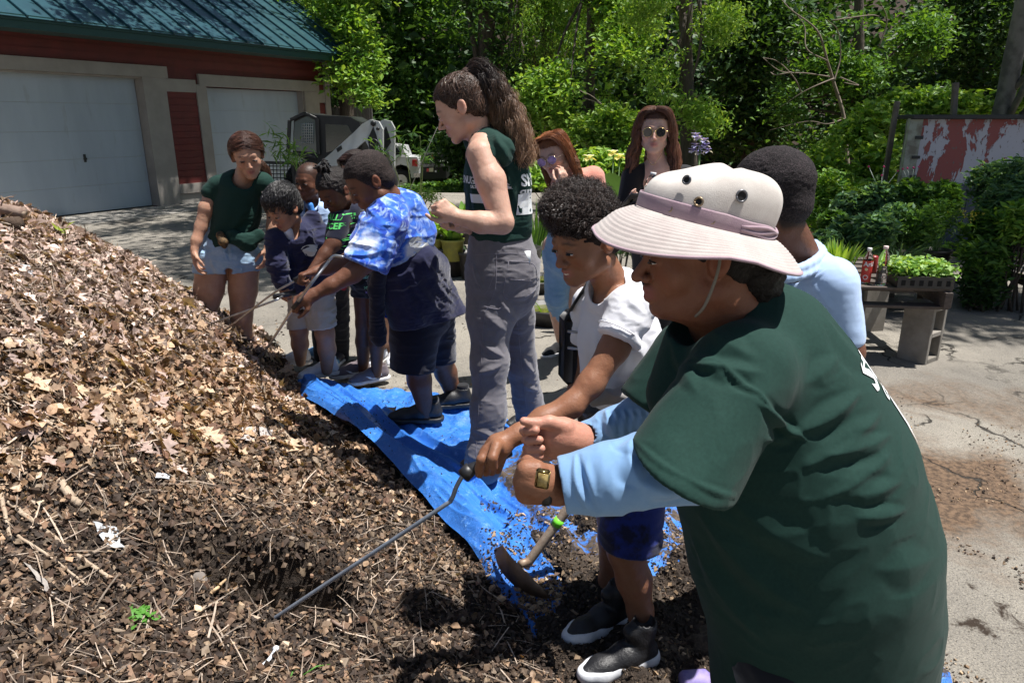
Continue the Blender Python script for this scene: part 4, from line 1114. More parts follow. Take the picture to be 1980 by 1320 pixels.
def build_tarp():
    nu,nv = 420,240
    sa = spline(np.c_[_tA,np.zeros(len(_tA))],nu)[:,:2];sb = spline(np.c_[_tB,np.zeros(len(_tB))],nu)[:,:2]
    t = np.linspace(0,1,nv)[None,:,None]
    XY = sa[:,None]*(1-t)+sb[:,None]*t;x,y = XY[...,0],XY[...,1]
    ea = .03*fbm(np.stack([x,y,0*x],-1),9,3,8)
    x = x+ea*(1-t[...,0])**6;y = y+ea*(1-t[...,0])**6
    z = tarp_z(x,y)
    V = np.stack([x,y,z],-1).reshape(-1,3);i = np.arange(nu*nv).reshape(nu,nv)
    f = np.stack([i[:-1,:-1],i[:-1,1:],i[1:,1:],i[1:,:-1]],-1).reshape(-1,4)
    s,a = seg_poly(V[:,0],V[:,1],FOOT)
    dirt = -.30+.0*s
    wd = .36-.17*smooth(1.0,2.1,a);dirt += .30*smooth(wd,wd+.10,s)*smooth(.8,1.5,a)+.17*smooth(wd,wd+.08,s)+.25*smooth(2.15,2.6,a)
    def blob(px,py,r,am,sq=1.):
        c = GP(px,py);return am*np.exp(-(((V[:,0]-c[0])/r)**2+((V[:,1]-c[1])/(r*sq))**2))
    dirt += blob(1100,1150,.30,.22)+blob(1000,950,.25,.16)+blob(1330,1180,.2,.20)+blob(1250,1300,.25,.20)+blob(1150,1300,.25,.25)+blob(900,860,.15,.12)+blob(1400,1050,.2,.12)
    dirt -= blob(1230,1090,.09,.16)+blob(1300,1120,.10,.18)+blob(1120,1020,.12,.10)+blob(1280,1270,.08,.22)
    speck = -.06+.19*smooth(.2,.4,s)+.05*smooth(.5,2.2,a)
    obj('tarpaulin',V,f,tarp_mat(),col=np.stack([dirt,speck,0*dirt],1))
    bpy.data.objects['tarpaulin']['label'] = 'crumpled blue tarpaulin spread along the foot of the compost pile';bpy.data.objects['tarpaulin']['category'] = 'tarp'
    return dirt,V
def scatter(protos,pos,nrmv,size,rng,col,tilt=.5,flat=None):
    """instantiate protos (list of (v,f)) at pos; returns v,f,col"""
    n = len(pos);V = [];Fq = [];Cc = [];base = 0
    N_ = nrmv+rng.normal(0,tilt,(n,3));N_ /= np.linalg.norm(N_,axis=1)[:,None]
    a = rng.normal(0,1,(n,3));a -= N_*(a*N_).sum(1)[:,None];a /= np.linalg.norm(a,axis=1)[:,None];b = np.cross(N_,a)
    pick = rng.integers(0,len(protos),n)
    for k,(pv,pf) in enumerate(protos):
        m = np.where(pick == k)[0]
        if len(m) == 0: continue
        pv = A(pv,float);s = size[m][:,None]
        W = pos[m][:,None]+s[...,None]*(pv[None,:,0:1]*a[m][:,None]+pv[None,:,1:2]*b[m][:,None]+pv[None,:,2:3]*N_[m][:,None])
        V.append(W.reshape(-1,3));F0 = A(pf,int)
        Fq.append((F0[None]+(np.arange(len(m))*len(pv))[:,None,None]+base).reshape(-1,F0.shape[1]));Cc.append(np.repeat(col[m],len(pv),0));base += len(m)*len(pv)
    return V,Fq,Cc
def strip_proto(w,bends,seg=3,curl=0.):
    v = []; 
    for i in range(seg+1):
        t = i/seg-.5;c = bends*(t*t-.25);v += [(t,-w*(1-abs(t)*.8)+c,curl*math.sin(t*5)),(t,w*(1-abs(t)*.8)+c,curl*math.sin(t*5)+w*.4)]
    return v,[(2*i,2*i+2,2*i+3,2*i+1) for i in range(seg)]
def leaf_proto(rng,lobes=0,curl=.25,fold=.2):
    """quads: two rows either side of the midrib"""
    n = 5;L = []
    for i in range(n+1):
        t = i/n;w = .34*math.sin(math.pi*min(1,max(.02,t))**.8)+.02
        if lobes: w *= (.62+.55*(i % 2)) if 0 < i < n else 1
        z = curl*(t-.5)**2*2-curl*.3;wl = w*rng.uniform(.8,1.2);wr = w*rng.uniform(.8,1.2)
        L.append([(t-.5+(.1 if lobes and i % 2 else 0),-wl,z+fold*wl*2*rng.uniform(.4,1.5)),(t-.5,0,z),(t-.5+(.1 if lobes and i % 2 else 0),wr,z+fold*wr*2*rng.uniform(.4,1.5))])
    v = [p for r in L for p in r];f = []
    for i in range(n):
        for k in (0,1): f.append((3*i+k,3*i+3+k,3*i+4+k,3*i+1+k))
    return v,f
def oak_leaf(rng,curl=.12):
    """lobed leaf outline with a raised midrib"""
    n = 9;L = []
    for i in range(n+1):
        t = i/n;env = .30*math.sin(math.pi*t**.75)+.02;lob = env*(1.35 if i % 2 == 1 else .50)
        if i in (0,): lob = .015
        if i == n: lob = .03
        sh = .07 if i % 2 == 1 else -.0;z = curl*math.cos(t*4)*.5;u = rng.uniform(.75,1.25,2);k = rng.uniform(-.05,.25,2)
        L.append([(t-.5+sh,-lob*u[0],z+k[0]*lob*1.5),(t-.5+sh*.3,-lob*.45*u[0],z+.25*k[0]*lob),(t-.5,0,z-.004),(t-.5+sh*.3,lob*.45*u[1],z+.25*k[1]*lob),(t-.5+sh,lob*u[1],z+k[1]*lob*1.5)])
    v = [p for r in L for p in r];f = []
    for i in range(n):
        for k in range(4): f.append((5*i+k,5*i+5+k,5*i+6+k,5*i+1+k))
    m = len(v);v += [(-.5,-.006,0),(-.5,.006,0),(-.72,.012,.03),(-.72,0,.03)];f.append((m,m+1,m+2,m+3))
    return v,f
def lump(rng,sx,sy,sz):
    v,f = box((0,0,0),(sx,sy,sz));v = v*(1+rng.normal(0,.28,v.shape));v[4:,:2] *= rng.uniform(.3,1);return v,f
_lr = np.random.default_rng(99)
LUMPS = [lump(_lr,.7,.6,.5) for _ in range(8)];FLAKES = [lump(_lr,1.1,.40,.10) for _ in range(8)]
M_litter = mat('dry_litter',attr=True,rough=.75,trans=.12,c2=(.72,.68,.62),nf=70,thr=(.4,.6))
M_soil = mat('dark_compost',(.026,.018,.013),.95,c2=(.062,.042,.028),nf=26,bump=.014,bf=110,bump2=.03,bf2=24)
def px_of(p):
    q = p-A([0,0,CAMZ]);d = q[:,1]*CT-q[:,2]*ST;return 990+FPX*q[:,0]/d,660-FPX*(q[:,1]*ST+q[:,2]*CT)/d,d
def pilenormal(x,y):
    e = .03;zx = (pile_z(x+e,y,False)-pile_z(x-e,y,False))/(2*e);zy = (pile_z(x,y+e,False)-pile_z(x,y-e,False))/(2*e)
    n = np.stack([-zx,-zy,np.ones_like(zx)],1);return n/np.linalg.norm(n,axis=1)[:,None]
def build_pile():
    nx,ny = 460,420
    X,Y,f = grid(-4.7,1.05,.75,6.1,nx,ny);Z = pile_z(X,Y)
    V = np.stack([X,Y,Z],-1).reshape(-1,3)
    s,a = seg_poly(V[:,0],V[:,1],np.vstack([FOOT,[PZ(1110,1330,.03),PZ(1200,1600,0)]]))
    V[:,2] = np.where(s > .02,np.minimum(V[:,2],.02-1.2*(s-.02)),V[:,2]);V[:,2] = np.maximum(V[:,2],-.25)
    e = empty('compost_pile',(-1.8,3.2,0),'large heap of leaf litter, straw and dark compost sloping down to the blue tarp','compost pile')
    obj('soil_core',V,f,M_soil,e)
    rng = np.random.default_rng(11)
    # candidate points, denser near the camera
    def sample(n,pw=1.6):
        out = []
        while sum(len(o) for o in out) < n:
            m = n*3;x = rng.uniform(-4.4,1.0,m);y = rng.uniform(.85,5.6,m);z = pile_z(x,y)
            p = np.stack([x,y,z],1);px,py,d = px_of(p)
            s_,a_ = seg_poly(x,y,np.vstack([FOOT,[PZ(1110,1330,.03),PZ(1200,1600,0)]]))
            k = (px > -80) & (py < 1400) & (s_ < .03+.03*rng.normal(size=m)) & (z > -.02) & (rng.random(m) < np.minimum(1,(1.5/d)**pw))
            out.append(p[k])
        return np.vstack(out)[:n]
    def zone(p):
        px,py,d = px_of(p);nz = fbm(p,3.0,3,21);n2 = fbm(p,7,3,22)
        # 1 = straw/grey litter at the crest, 2 = tan oak leaves in the middle, 3 = dark soil low right, 4 = chips low left
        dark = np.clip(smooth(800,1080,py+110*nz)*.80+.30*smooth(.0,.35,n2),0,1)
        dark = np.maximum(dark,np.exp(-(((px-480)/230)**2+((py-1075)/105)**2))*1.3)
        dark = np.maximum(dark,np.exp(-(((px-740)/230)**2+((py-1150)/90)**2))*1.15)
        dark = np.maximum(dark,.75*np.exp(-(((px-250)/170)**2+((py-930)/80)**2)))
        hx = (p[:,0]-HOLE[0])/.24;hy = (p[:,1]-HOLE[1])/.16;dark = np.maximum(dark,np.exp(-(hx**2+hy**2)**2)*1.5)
        tan = np.exp(-(((px-330)/330)**2+((py-840)/150)**2))+.7*np.exp(-(((px-880)/230)**2+((py-1090)/90)**2))+.5*np.clip(n2*2,0,1)
        grey = smooth(760,520,py+60*nz)
        return px,py,d,np.clip(dark,0,1),np.clip(tan,0,1),grey
    pal_grey = 1.62*A([(.38,.285,.25),(.46,.36,.32),(.29,.21,.18),(.20,.14,.115),(.52,.43,.39),(.33,.245,.21),(.12,.08,.063)])
    pal_tan = 1.25*A([(.44,.30,.19),(.36,.23,.14),(.50,.37,.25),(.26,.155,.095),(.54,.42,.31),(.18,.10,.065),(.40,.27,.18)])
    pal_brn = 1.15*A([(.16,.10,.065),(.10,.062,.042),(.24,.15,.10),(.30,.20,.13),(.07,.045,.032),(.36,.25,.17)])
    def colors(p):
        px,py,d,dk,tan,grey = zone(p);n = len(p)
        r = rng.random(n);c = pal_brn[rng.integers(0,len(pal_brn),n)]
        mg = r < grey*.85;c[mg] = pal_grey[rng.integers(0,len(pal_grey),mg.sum())]
        mt = (~mg) & (rng.random(n) < .25+.65*tan);c[mt] = pal_tan[rng.integers(0,len(pal_tan),mt.sum())]
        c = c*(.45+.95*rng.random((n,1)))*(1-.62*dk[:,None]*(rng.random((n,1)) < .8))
        return c,dk
    V_,F_,C_ = [],[],[]
    offs = 0
    def add(protos,p,size,tilt,lift,c):
        nonlocal offs
        n = pilenormal(p[:,0],p[:,1]);q = p+n*lift[:,None]
        v,f,cc = scatter(protos,q,n,size,rng,c,tilt)
        for a_,b_,c_ in zip(v,f,cc): V_.append(a_);F_.append(b_+offs);C_.append(c_)
        offs += sum(len(x) for x in v)
    P1 = [leaf_proto(rng,i % 2,rng.uniform(-.3,.5),rng.uniform(-.2,.5)) for i in range(10)]
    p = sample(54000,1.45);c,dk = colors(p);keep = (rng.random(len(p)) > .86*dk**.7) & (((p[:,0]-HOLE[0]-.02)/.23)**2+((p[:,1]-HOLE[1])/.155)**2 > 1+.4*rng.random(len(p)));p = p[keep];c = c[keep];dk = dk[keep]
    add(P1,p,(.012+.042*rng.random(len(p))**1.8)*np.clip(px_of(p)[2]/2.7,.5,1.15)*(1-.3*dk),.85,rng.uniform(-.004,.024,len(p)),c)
    # chips and crumbs
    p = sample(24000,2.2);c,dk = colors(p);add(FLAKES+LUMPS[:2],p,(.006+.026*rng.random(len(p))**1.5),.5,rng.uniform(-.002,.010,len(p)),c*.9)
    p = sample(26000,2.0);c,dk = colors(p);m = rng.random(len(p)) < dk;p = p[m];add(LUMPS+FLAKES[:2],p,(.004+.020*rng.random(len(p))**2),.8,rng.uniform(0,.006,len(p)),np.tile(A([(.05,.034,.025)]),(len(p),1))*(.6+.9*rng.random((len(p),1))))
    # straw
    P2 = [strip_proto(rng.uniform(.008,.022),rng.uniform(-.35,.35),5,rng.uniform(-.05,.06)) for _ in range(12)]
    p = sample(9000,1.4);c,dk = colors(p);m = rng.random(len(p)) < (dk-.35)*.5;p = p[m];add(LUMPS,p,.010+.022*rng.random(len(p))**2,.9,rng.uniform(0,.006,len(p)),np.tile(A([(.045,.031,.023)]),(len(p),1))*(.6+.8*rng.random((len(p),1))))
    p = sample(30000,1.2);c,dk = colors(p);px,py,d,_,_,grey = zone(p);m = rng.random(len(p)) < .14+.85*grey;p = p[m];add(P2,p,.02+.12*rng.random(len(p))**2,.35,rng.uniform(.003,.022,len(p)),A([(.56,.455,.37)])*(.2+1.05*rng.random((len(p),1))))
    # pile foot crumbs on the tarp
    o = obj('leaf_litter',np.vstack(V_),[tuple(q) for q in []] or np.vstack(F_),M_litter,e,smooth=False,col=np.vstack(C_));o['kind'] = 'stuff'
    # 300 large leaves as pieces of their own, sharing ten meshes
    lm = []
    for k in range(10):
        v,f = oak_leaf(rng,rng.uniform(-.2,.3));me = bpy.data.meshes.new('leaf');me.from_pydata(v,[],f)
        cc = (pal_tan if k < 7 else pal_grey)[k % 7]*rng.uniform(.9,1.2)
        me.materials.append(mat('oak_leaf_%d' % k,tuple(cc),.7,c2=tuple(cc*.6),nf=6,trans=.15));me.polygons.foreach_set('use_smooth',np.ones(len(me.polygons),bool));lm.append(me)
    p = sample(1400,1.0);px,py,d,dk,tan,grey = zone(p);w = np.argsort(-(tan-1.3*dk+.6*rng.random(len(p))))[:300];p = p[w];n = pilenormal(p[:,0],p[:,1])
    for i in range(len(p)):
        N1 = nrm(n[i]+rng.normal(0,.35,3));a_ = nrm(np.cross(N1,rng.normal(0,1,3)));b_ = np.cross(N1,a_);s_ = rng.uniform(.05,.125)*min(1.,float(px_of(p[i][None])[2][0])/2.4)
        o = bpy.data.objects.new('leaf',lm[i % 10]);COL.objects.link(o);o.parent = e
        M = Matrix(((a_[0]*s_,b_[0]*s_,N1[0]*s_,0),(a_[1]*s_,b_[1]*s_,N1[1]*s_,0),(a_[2]*s_,b_[2]*s_,N1[2]*s_,0),(0,0,0,1)));q = p[i]+n[i]*.014-OFF[e.name]
        M.translation = Vector(q);o.matrix_local = M
    return e
def on_pile(px,py,lift=0.0):
    """point of the pile seen at a pixel"""
    lo,hi = .8,6.5;r = A([(px-990)/FPX,CT+(660-py)/FPX*ST,-ST+(660-py)/FPX*CT]);t = np.linspace(.8,6.5,1200)
    q = A([0,0,CAMZ])+t[:,None]*r;z = pile_z(q[:,0],q[:,1]);k = np.argmax(q[:,2] < z)
    if not (q[:,2] < z).any(): k = int(np.argmin(np.where(t > 1.6,q[:,2]-z,9)))
    return q[k]+A([0,0,lift])
def build_pile_things():
    bark = mat('stick_bark',(.20,.13,.10),.85,c2=(.32,.24,.19),nf=14,bump=.003,bf=60);pale = mat('bare_wood',(.48,.38,.28),.8,c2=(.36,.27,.19),nf=12,bump=.002,bf=70,stretch=(4,4,1))
    def stick(pts,r,m,label,cat='stick',lift=.012,grp=None,n=8,tip=.7):
        P_ = A([on_pile(a,b,lift) for a,b in pts]);P_ = spline(P_,6*len(P_));P_ += np.random.default_rng(int(pts[0][0]+7)).normal(0,r*.12,P_.shape)
        v,f = tube(P_,np.linspace(r,r*tip,len(P_)),n);o = obj('stick',v,f,m,None);tag(o,label,cat,grp);return o
    stick([(8,575),(40,610),(75,650),(105,690)],.013,bark,'thick brown stick lying down the upper left slope of the pile')
    stick([(0,965),(60,1010),(150,1080),(250,1150)],.007,pale,'long pale stalk running down the lower left of the pile')
    stick([(30,1040),(100,1085),(170,1140)],.004,pale,'thin pale stalk under the long stalk at lower left')
    stick([(0,950),(12,1000),(22,1050)],.006,pale,'short upright pale stalk at the left edge of the frame')
    stick([(272,808),(295,830),(325,850)],.012,bark,'short fat brown twig above the dark hollow')
    stick([(118,935),(140,970),(160,985)],.012,pale,'knobbly root piece in the left of the pile',tip=.9)
    stick([(375,1200),(400,1180),(422,1172)],.006,pale,'pale split twig beside the hollow')
    stick([(600,1185),(640,1205),(672,1225)],.005,bark,'thin brown twig below the rod tip')
    stick([(410,1160),(425,1145),(438,1130)],.005,mat('fresh_split_wood',(.62,.42,.24),.7),'yellow wood splinter standing at the edge of the hollow',lift=.02)
    stick([(155,490),(200,515),(236,522)],.006,pale,'pale cane lying on the crest of the pile')
    stick([(90,820),(130,845),(165,862)],.006,pale,'grey wood sliver in the middle left of the pile')
    stick([(20,660),(50,662),(75,660)],.004,pale,'thin straight straw stem near the thick brown stick')
    # log at the crest
    lg = empty('log',on_pile(10,440),'sawn brown log end resting on the crest of the pile at the far left','log')
    c = Q(-70,400,3.05);d_ = Q(46,412,3.05);v,f = tube(spline([c,(c+d_)/2+A([0,0,.01]),d_],14),np.full(14,.024)*np.random.default_rng(3).uniform(.93,1.07,14),14);obj('bark',v,f,bark,lg)
    v,f = lathe([(.001,.002),(.021,0)],14,d_,np.stack([A([0,1,0]),A([0,0,1.]),nrm(d_-c)],1));obj('cut_face',v,f,pale,lg)
    v,f = tube(spline([Q(-40,440,3.0),Q(0,435,3.0),Q(38,432,3.0)],10),.030,10);o = obj('log',v,f,mat('dark_rotten_wood',(.07,.045,.03),.9,bump=.01,bf=40));tag(o,'dark rotten log lying under the sawn log at the far left','log')
    for i in range(9):
        pass
    v,f = tube(spline([Q(2,398,3.0),Q(6,388,3.0),Q(18,381,3.0),Q(26,381,3.0)],10),.003,5);o = obj('twig',v,f,bark);tag(o,'small curled twig standing up from the sawn log','twig')
    # sprouting seedling
    base = on_pile(128,470);sp = empty('seedling',base,'yellow green seedling sprouting on the crest of the pile','seedling');lf = mat('seedling_leaf',(.30,.38,.04),.5,trans=.35)
    y = base[1];v,f = tube(spline([base,Q(126,452,y),Q(124,442,y)],8),.003,6);obj('stem',v,f,lf,sp)
    for a,b,w in (((124,446),(99,429),.012),((124,446),(112,436),.010),((124,446),(145,428),.012),((125,448),(134,443),.010),((124,446),(118,449),.008)):
        p0 = Q(*a,y);p1 = Q(*b,y-.02);d = p1-p0;n_ = nrm(np.cross(d,A([0,1,0])));pts = spline([p0,(p0+p1)/2+n_*.008,p1],7);V = []; 
        for i,q in enumerate(pts): ww = w*math.sin(math.pi*min(.98,(i+.4)/6.6));V += [q-A([0,.6,.5])*ww,q+A([0,.6,.5])*ww*.6]
        obj('leaf',V,[(2*i,2*i+2,2*i+3,2*i+1) for i in range(6)],lf,sp)
    # green weed tuft
    rng = np.random.default_rng(5);c = on_pile(270,1205,.005);V = [];F_ = []
    for k in range(70):
        q = c+A([rng.normal(0,.022),rng.normal(0,.018),rng.uniform(.003,.022)]);s = rng.uniform(.006,.012);a = rng.uniform(0,6.28);u = A([math.cos(a),math.sin(a),rng.uniform(-.3,.5)])*s;w = A([-math.sin(a),math.cos(a),rng.uniform(-.2,.4)])*s*.6
        i = len(V);V += [q-u,q-w,q+u,q+w];F_.append((i,i+1,i+2,i+3))
    o = obj('weed',V,F_,mat('weed_green',(.10,.28,.04),.5,trans=.3),smooth=False);tag(o,'small bright green weed at the bottom left of the pile','weed')
    for k,(a,b) in enumerate((((585,1312),(640,1296)),((560,1322),(575,1306)))):
        p0,p1 = on_pile(*a,.01),on_pile(*b,.02);v,f = tube([p0,(p0+p1)/2+A([0,0,.01]),p1],[.002,.0025,.0008],4);o = obj('grass_blade',v,f,mat('weed_green',(.1,.28,.04),.5));tag(o,('long green grass blade at the bottom edge of the pile','short green grass blade beside the long one at the bottom')[k],'grass blade')
    # stone, paper scraps, white tube
    Fr = Field();c = on_pile(382,1125,.01);Fr.ell(c,A([.030,.022,.024]),.01);Fr.ell(c+A([.012,-.008,-.004]),A([.022,.02,.018]),.01);v,f = Fr.mesh(.004,1);v = wrinkle(v,f,.005,40,seed=3,ridged=False);o = obj('stone',v,f,mat('stone_grey',(.15,.13,.115),.9,c2=(.22,.19,.17),nf=40,bump=.003,bf=90));tag(o,'rounded grey stone at the left lip of the dark hollow','stone')
    pap = mat('grey_plastic_scrap',(.50,.52,.54),.4,c2=(.38,.40,.42),nf=14)
    def scrap(pts,m,label,cat,lift=.014,amp=.012,name='scrap'):
        c = np.mean(A([on_pile(*q) for q in pts]),0);n = 9;q = [on_pile(*t,lift) for t in pts];V = []
        for i in range(n):
            for j in range(n):
                u,w = i/(n-1),j/(n-1);V.append((q[0]*(1-u)+q[1]*u)*(1-w)+(q[3]*(1-u)+q[2]*u)*w)
        V = A(V);V[:,2] += amp*fbm(V,35,2,int(pts[0][0]));V[:,:2] += .006*fbm(V,60,2,3)[:,None]
        o = obj(name,V,np.array([(i*n+j,i*n+n+j,i*n+n+j+1,i*n+j+1) for i in range(n-1) for j in range(n-1)]),m);tag(o,label,cat)
    scrap([(182,1015),(228,1025),(240,1070),(205,1060)],pap,'crumpled grey plastic scrap in the lower left of the pile','plastic scrap')
    scrap([(38,518),(60,520),(80,538),(68,543)],mat('white_paper',(.58,.60,.64),.7),'white paper scrap near the crest at the left','paper scrap')
    scrap([(50,1098),(62,1104),(112,1160),(92,1152)],mat('grey_bark_slab',(.36,.33,.30),.9,c2=(.25,.22,.2),nf=30,bump=.003,bf=60),'pale grey bark slab at the lower left','bark slab',.018,.004)
    scrap([(305,922),(330,926),(328,936),(303,932)],mat('white_paper',(.58,.60,.64),.7),'tiny white chip of wood in the middle of the dark soil','wood chip',.018,.003)
    for (x0,y0,s) in ((470,830,26),(505,835,24),(295,835,16)):
        scrap([(x0,y0),(x0+s,y0+3),(x0+s-4,y0+s*1.2),(x0-3,y0+s)],mat('bleached_leaf',(.40,.36,.34),.8),{470: 'large bleached grey leaf left of the tarp',505: 'second bleached grey leaf touching the tarp side one',295: 'small bleached leaf by the fat twig'}[x0],'leaf',.02,.018)
    wt = empty('plastic_tube',on_pile(520,1275),'small white plastic tube with a round end at the bottom of the pile','tube');wm = mat('white_plastic',(.66,.68,.72),.4)
    q = [on_pile(503,1298,.012),on_pile(520,1285,.014),on_pile(533,1268,.018)];v,f = tube(spline(q,8),.0045,8);obj('tube_stem',v,f,wm,wt);v,f = lathe([(.004,-.006),(.008,0),(.008,.005),(.004,.009)],12,on_pile(535,1266,.018));obj('tube_end',v,f,wm,wt)
    q = on_pile(480,1182,.02); 
def build_tarp_things():
    # soil lumps and mulch on the tarp and asphalt
    rng = np.random.default_rng(21);sa = _tA;V_,F_,C_ = [],[],[];offs = 0
    cr = LUMPS[0];ch = FLAKES[1];lp = leaf_proto(rng,1,.3,.3)
    def put(n,px0,px1,py0,py1,smin,smax,base,pr,pred=None,col=None,tz=True):
        nonlocal offs
        px = rng.uniform(px0,px1,n);py = rng.uniform(py0,py1,n);p = A([GP(a,b,.02) for a,b in zip(px,py)]).reshape(-1,3)
        if pred is not None:
            k = pred(px,py,p);p = p[k]
        if len(p) == 0: return
        p[:,2] = tarp_z(p[:,0],p[:,1])+.002 if tz else .003
        m = len(p);c = A(base)[rng.integers(0,len(base),m)]*(.6+.8*rng.random((m,1)))
        v,f,cc = scatter(pr,p,np.tile(A([0,0,1.]),(m,1)),smin*(smax/smin)**rng.random(m),rng,c,.35)
        for a_,b_,c_ in zip(v,f,cc): V_.append(a_);F_.append(b_+offs);C_.append(c_)
        offs += sum(len(x) for x in v)
    dk = [(.04,.028,.02),(.06,.042,.03),(.08,.055,.04)];br = [(.30,.20,.12),(.42,.30,.19),(.16,.10,.07),(.5,.38,.26)]
    nzf = lambda px,py,p: (fbm(p,6,3,5) > .10-.30*smooth(950,1200,py))
    put(7000,930,1420,900,1330,.003,.013,dk,[cr],nzf);put(1500,930,1420,900,1330,.008,.03,br,[ch,lp],nzf)
    put(900,600,930,745,900,.002,.009,dk,[cr],lambda px,py,p: fbm(p,6,3,7) > .1);put(160,650,1000,760,1100,.003,.010,dk,[cr,ch])
    put(1400,1000,1110,1150,1330,.006,.03,br,[ch,lp])
    put(2600,1640,1990,760,1320,.004,.016,dk+br,[cr,ch,lp],lambda px,py,p: (fbm(p,2.5,3,9) > .08-.2*smooth(1050,1250,py)),tz=False)
    put(1200,350,980,440,740,.006,.03,dk+br[:1],[cr,ch,lp],lambda px,py,p: fbm(p,1.6,3,19) > .12,tz=False)
    put(500,380,1600,560,880,.005,.02,br+dk,[ch,lp,cr],None,tz=False)
    o = obj('mulch_crumbs',np.vstack(V_),np.vstack(F_),M_litter,smooth=False,col=np.vstack(C_),kind='stuff')
    # heaped soil on the lower tarp
    X,Y,f = grid(-.35,1.6,1.1,2.9,330,300);p = np.stack([X,Y,0*X],-1);px,py,d = px_of(np.stack([X.ravel(),Y.ravel(),0*X.ravel()],1));px = px.reshape(X.shape);py = py.reshape(X.shape)
    m = .55*fbm(p,3.2,4,31)+.4*fbm(p,11,3,32)+.30*smooth(980,1200,py)*smooth(1560,1300,px)+.30*np.exp(-(((px-1080)/130)**2+((py-1170)/90)**2))+.25*np.exp(-(((px-1340)/90)**2+((py-1190)/70)**2))-.30*np.exp(-(((px-1250)/80)**2+((py-1100)/40)**2))-.35*np.exp(-(((px-1290)/60)**2+((py-1280)/30)**2))-.12-.25*np.exp(-(((px-1190)/80)**2+((py-1215)/60)**2))
    s,a = seg_poly(X,Y,FOOT);m = m-.8*(s < .36-.17*smooth(1.0,2.1,a))*(a < 2.25)+.10*smooth(2.1,2.6,a)
    # inside tarp only
    e1,_ = seg_poly(X,Y,np.c_[_tA,0*_tA[:,0]]);m = m-np.where(e1 > -.05,1.5,0)
    Z = tarp_z(X,Y)+np.clip(m,-.25,.5)*.09+(.010*fbm(p,45,2,33)+.006*fbm(p,110,2,34))*(m > 0)-.004
    V = np.stack([X,Y,Z],-1).reshape(-1,3);keep = (m.ravel() > -.12);fk = f[keep[f].all(1)];used = np.unique(fk);re = -np.ones(len(V),int);re[used] = np.arange(len(used))
    o = obj('spilled_soil',V[used],re[fk],M_soil,kind='stuff')
    up = V[(m.ravel() > .03)];P1 = up[rng.integers(0,len(up),9000)]+rng.normal(0,.002,(9000,3));sz = .004+.020*rng.random(9000)**2.5;cc0 = A([(.05,.036,.026)])*(.5+1.2*rng.random((9000,1)));br_ = rng.random(9000) < .10;cc0[br_] = A([(.34,.24,.15)])*(.6+.7*rng.random((br_.sum(),1)))
    v,f2,cc = scatter(LUMPS+FLAKES,P1,np.tile(A([0,0,1.]),(9000,1)),sz,rng,cc0,.7);offs = 0;FF = []
    for a_,b_ in zip(v,f2): FF.append(b_)
    obj('soil_crumbs',np.vstack(v),np.vstack(FF),M_litter,smooth=False,col=np.vstack(cc),kind='stuff')
    # cardboard piece, shovel, purple bottle
    cb = mat('brown_cardboard',(.42,.28,.16),.8,c2=(.36,.23,.13),nf=8);y = GP(760,815,.03)[1]
    cbx = empty('cardboard_piece',GP(745,810,.03),'torn folded piece of brown cardboard on the blue tarp','cardboard')
    a,b,c,d = [GP(*q,.045) for q in ((721,787),(762,788),(758,800),(731,808))];e_,f_,g_ = GP(762,786,.06),GP(756,818,.02),GP(732,800,.02)
    for q in ([GP(722,786,.05),GP(762,788,.06),GP(757,806,.04),GP(738,800,.04)],[GP(757,806,.04),GP(762,788,.06),GP(766,786,.09),GP(756,820,.02)],[GP(738,800,.04),GP(757,806,.04),GP(755,820,.015),GP(742,812,.015)]):
        q = A(q);n_ = nrm(np.cross(q[1]-q[0],q[2]-q[0]))*.0025;obj('flap',np.vstack([q-n_,q+n_]),[(0,1,2,3),(7,6,5,4),(0,4,5,1),(1,5,6,2),(2,6,7,3),(3,7,4,0)],cb,cbx,smooth=False)
    sh = empty('hoe',GP(1010,1090,.03),'wooden handled garden hoe with lime green tape and a curved rusty blade','hoe')
    hw = mat('worn_ash_handle',(.30,.22,.16),.6,c2=(.42,.34,.27),nf=20,bump=.001,bf=90,stretch=(3,3,3));p0 = GP(1015,1095,.14);p1 = GP(1130,940,.42)
    v,f = tube(spline([p0,p0+(p1-p0)*.5,p1,p1+(p1-p0)*.8],16),.0155,12);obj('handle',v,f,hw,sh)
    c = p0+(p1-p0)*.52;c2_ = p0+(p1-p0)*.60;v,f = tube([c,c2_],.0172,14);obj('tape',v,f,mat('lime_tape',(.20,.75,.05),.4),sh)
    rust = mat('rusty_steel',(.20,.13,.09),.55,c2=(.34,.25,.18),nf=16,metal=.35,bump=.001,bf=60);rim = spline([PZ(955,1062,0.145),PZ(965,1095,0.120),PZ(995,1130,0.105),PZ(1035,1150,0.100),PZ(1065,1155,0.105)],18)
    top = spline([PZ(972,1052,0.200),PZ(988,1075,0.195),PZ(1010,1098,0.180),PZ(1030,1118,0.165),PZ(1052,1138,0.140)],18)
    V = np.vstack([rim,top,rim+A([0,-.003,-.002]),top+A([0,-.003,-.002])]);n = 18;F_ = []
    for i in range(n-1): F_ += [(i,i+1,n+i+1,n+i),(2*n+i,3*n+i,3*n+i+1,2*n+i+1),(i,2*n+i,2*n+i+1,i+1),(n+i,n+i+1,3*n+i+1,3*n+i)]
    obj('blade',V,F_,rust,sh);v,f = tube([PZ(1005,1090,.17),p0+(p1-p0)*.08],.013,10);obj('socket',v,f,rust,sh)
    pb = empty('purple_bottle',GP(1345,1325,.05),'dusty purple bottle lying at the bottom edge below the woman in the sun hat','bottle');a = GP(1318,1322,.05);b = GP(1378,1318,.05)
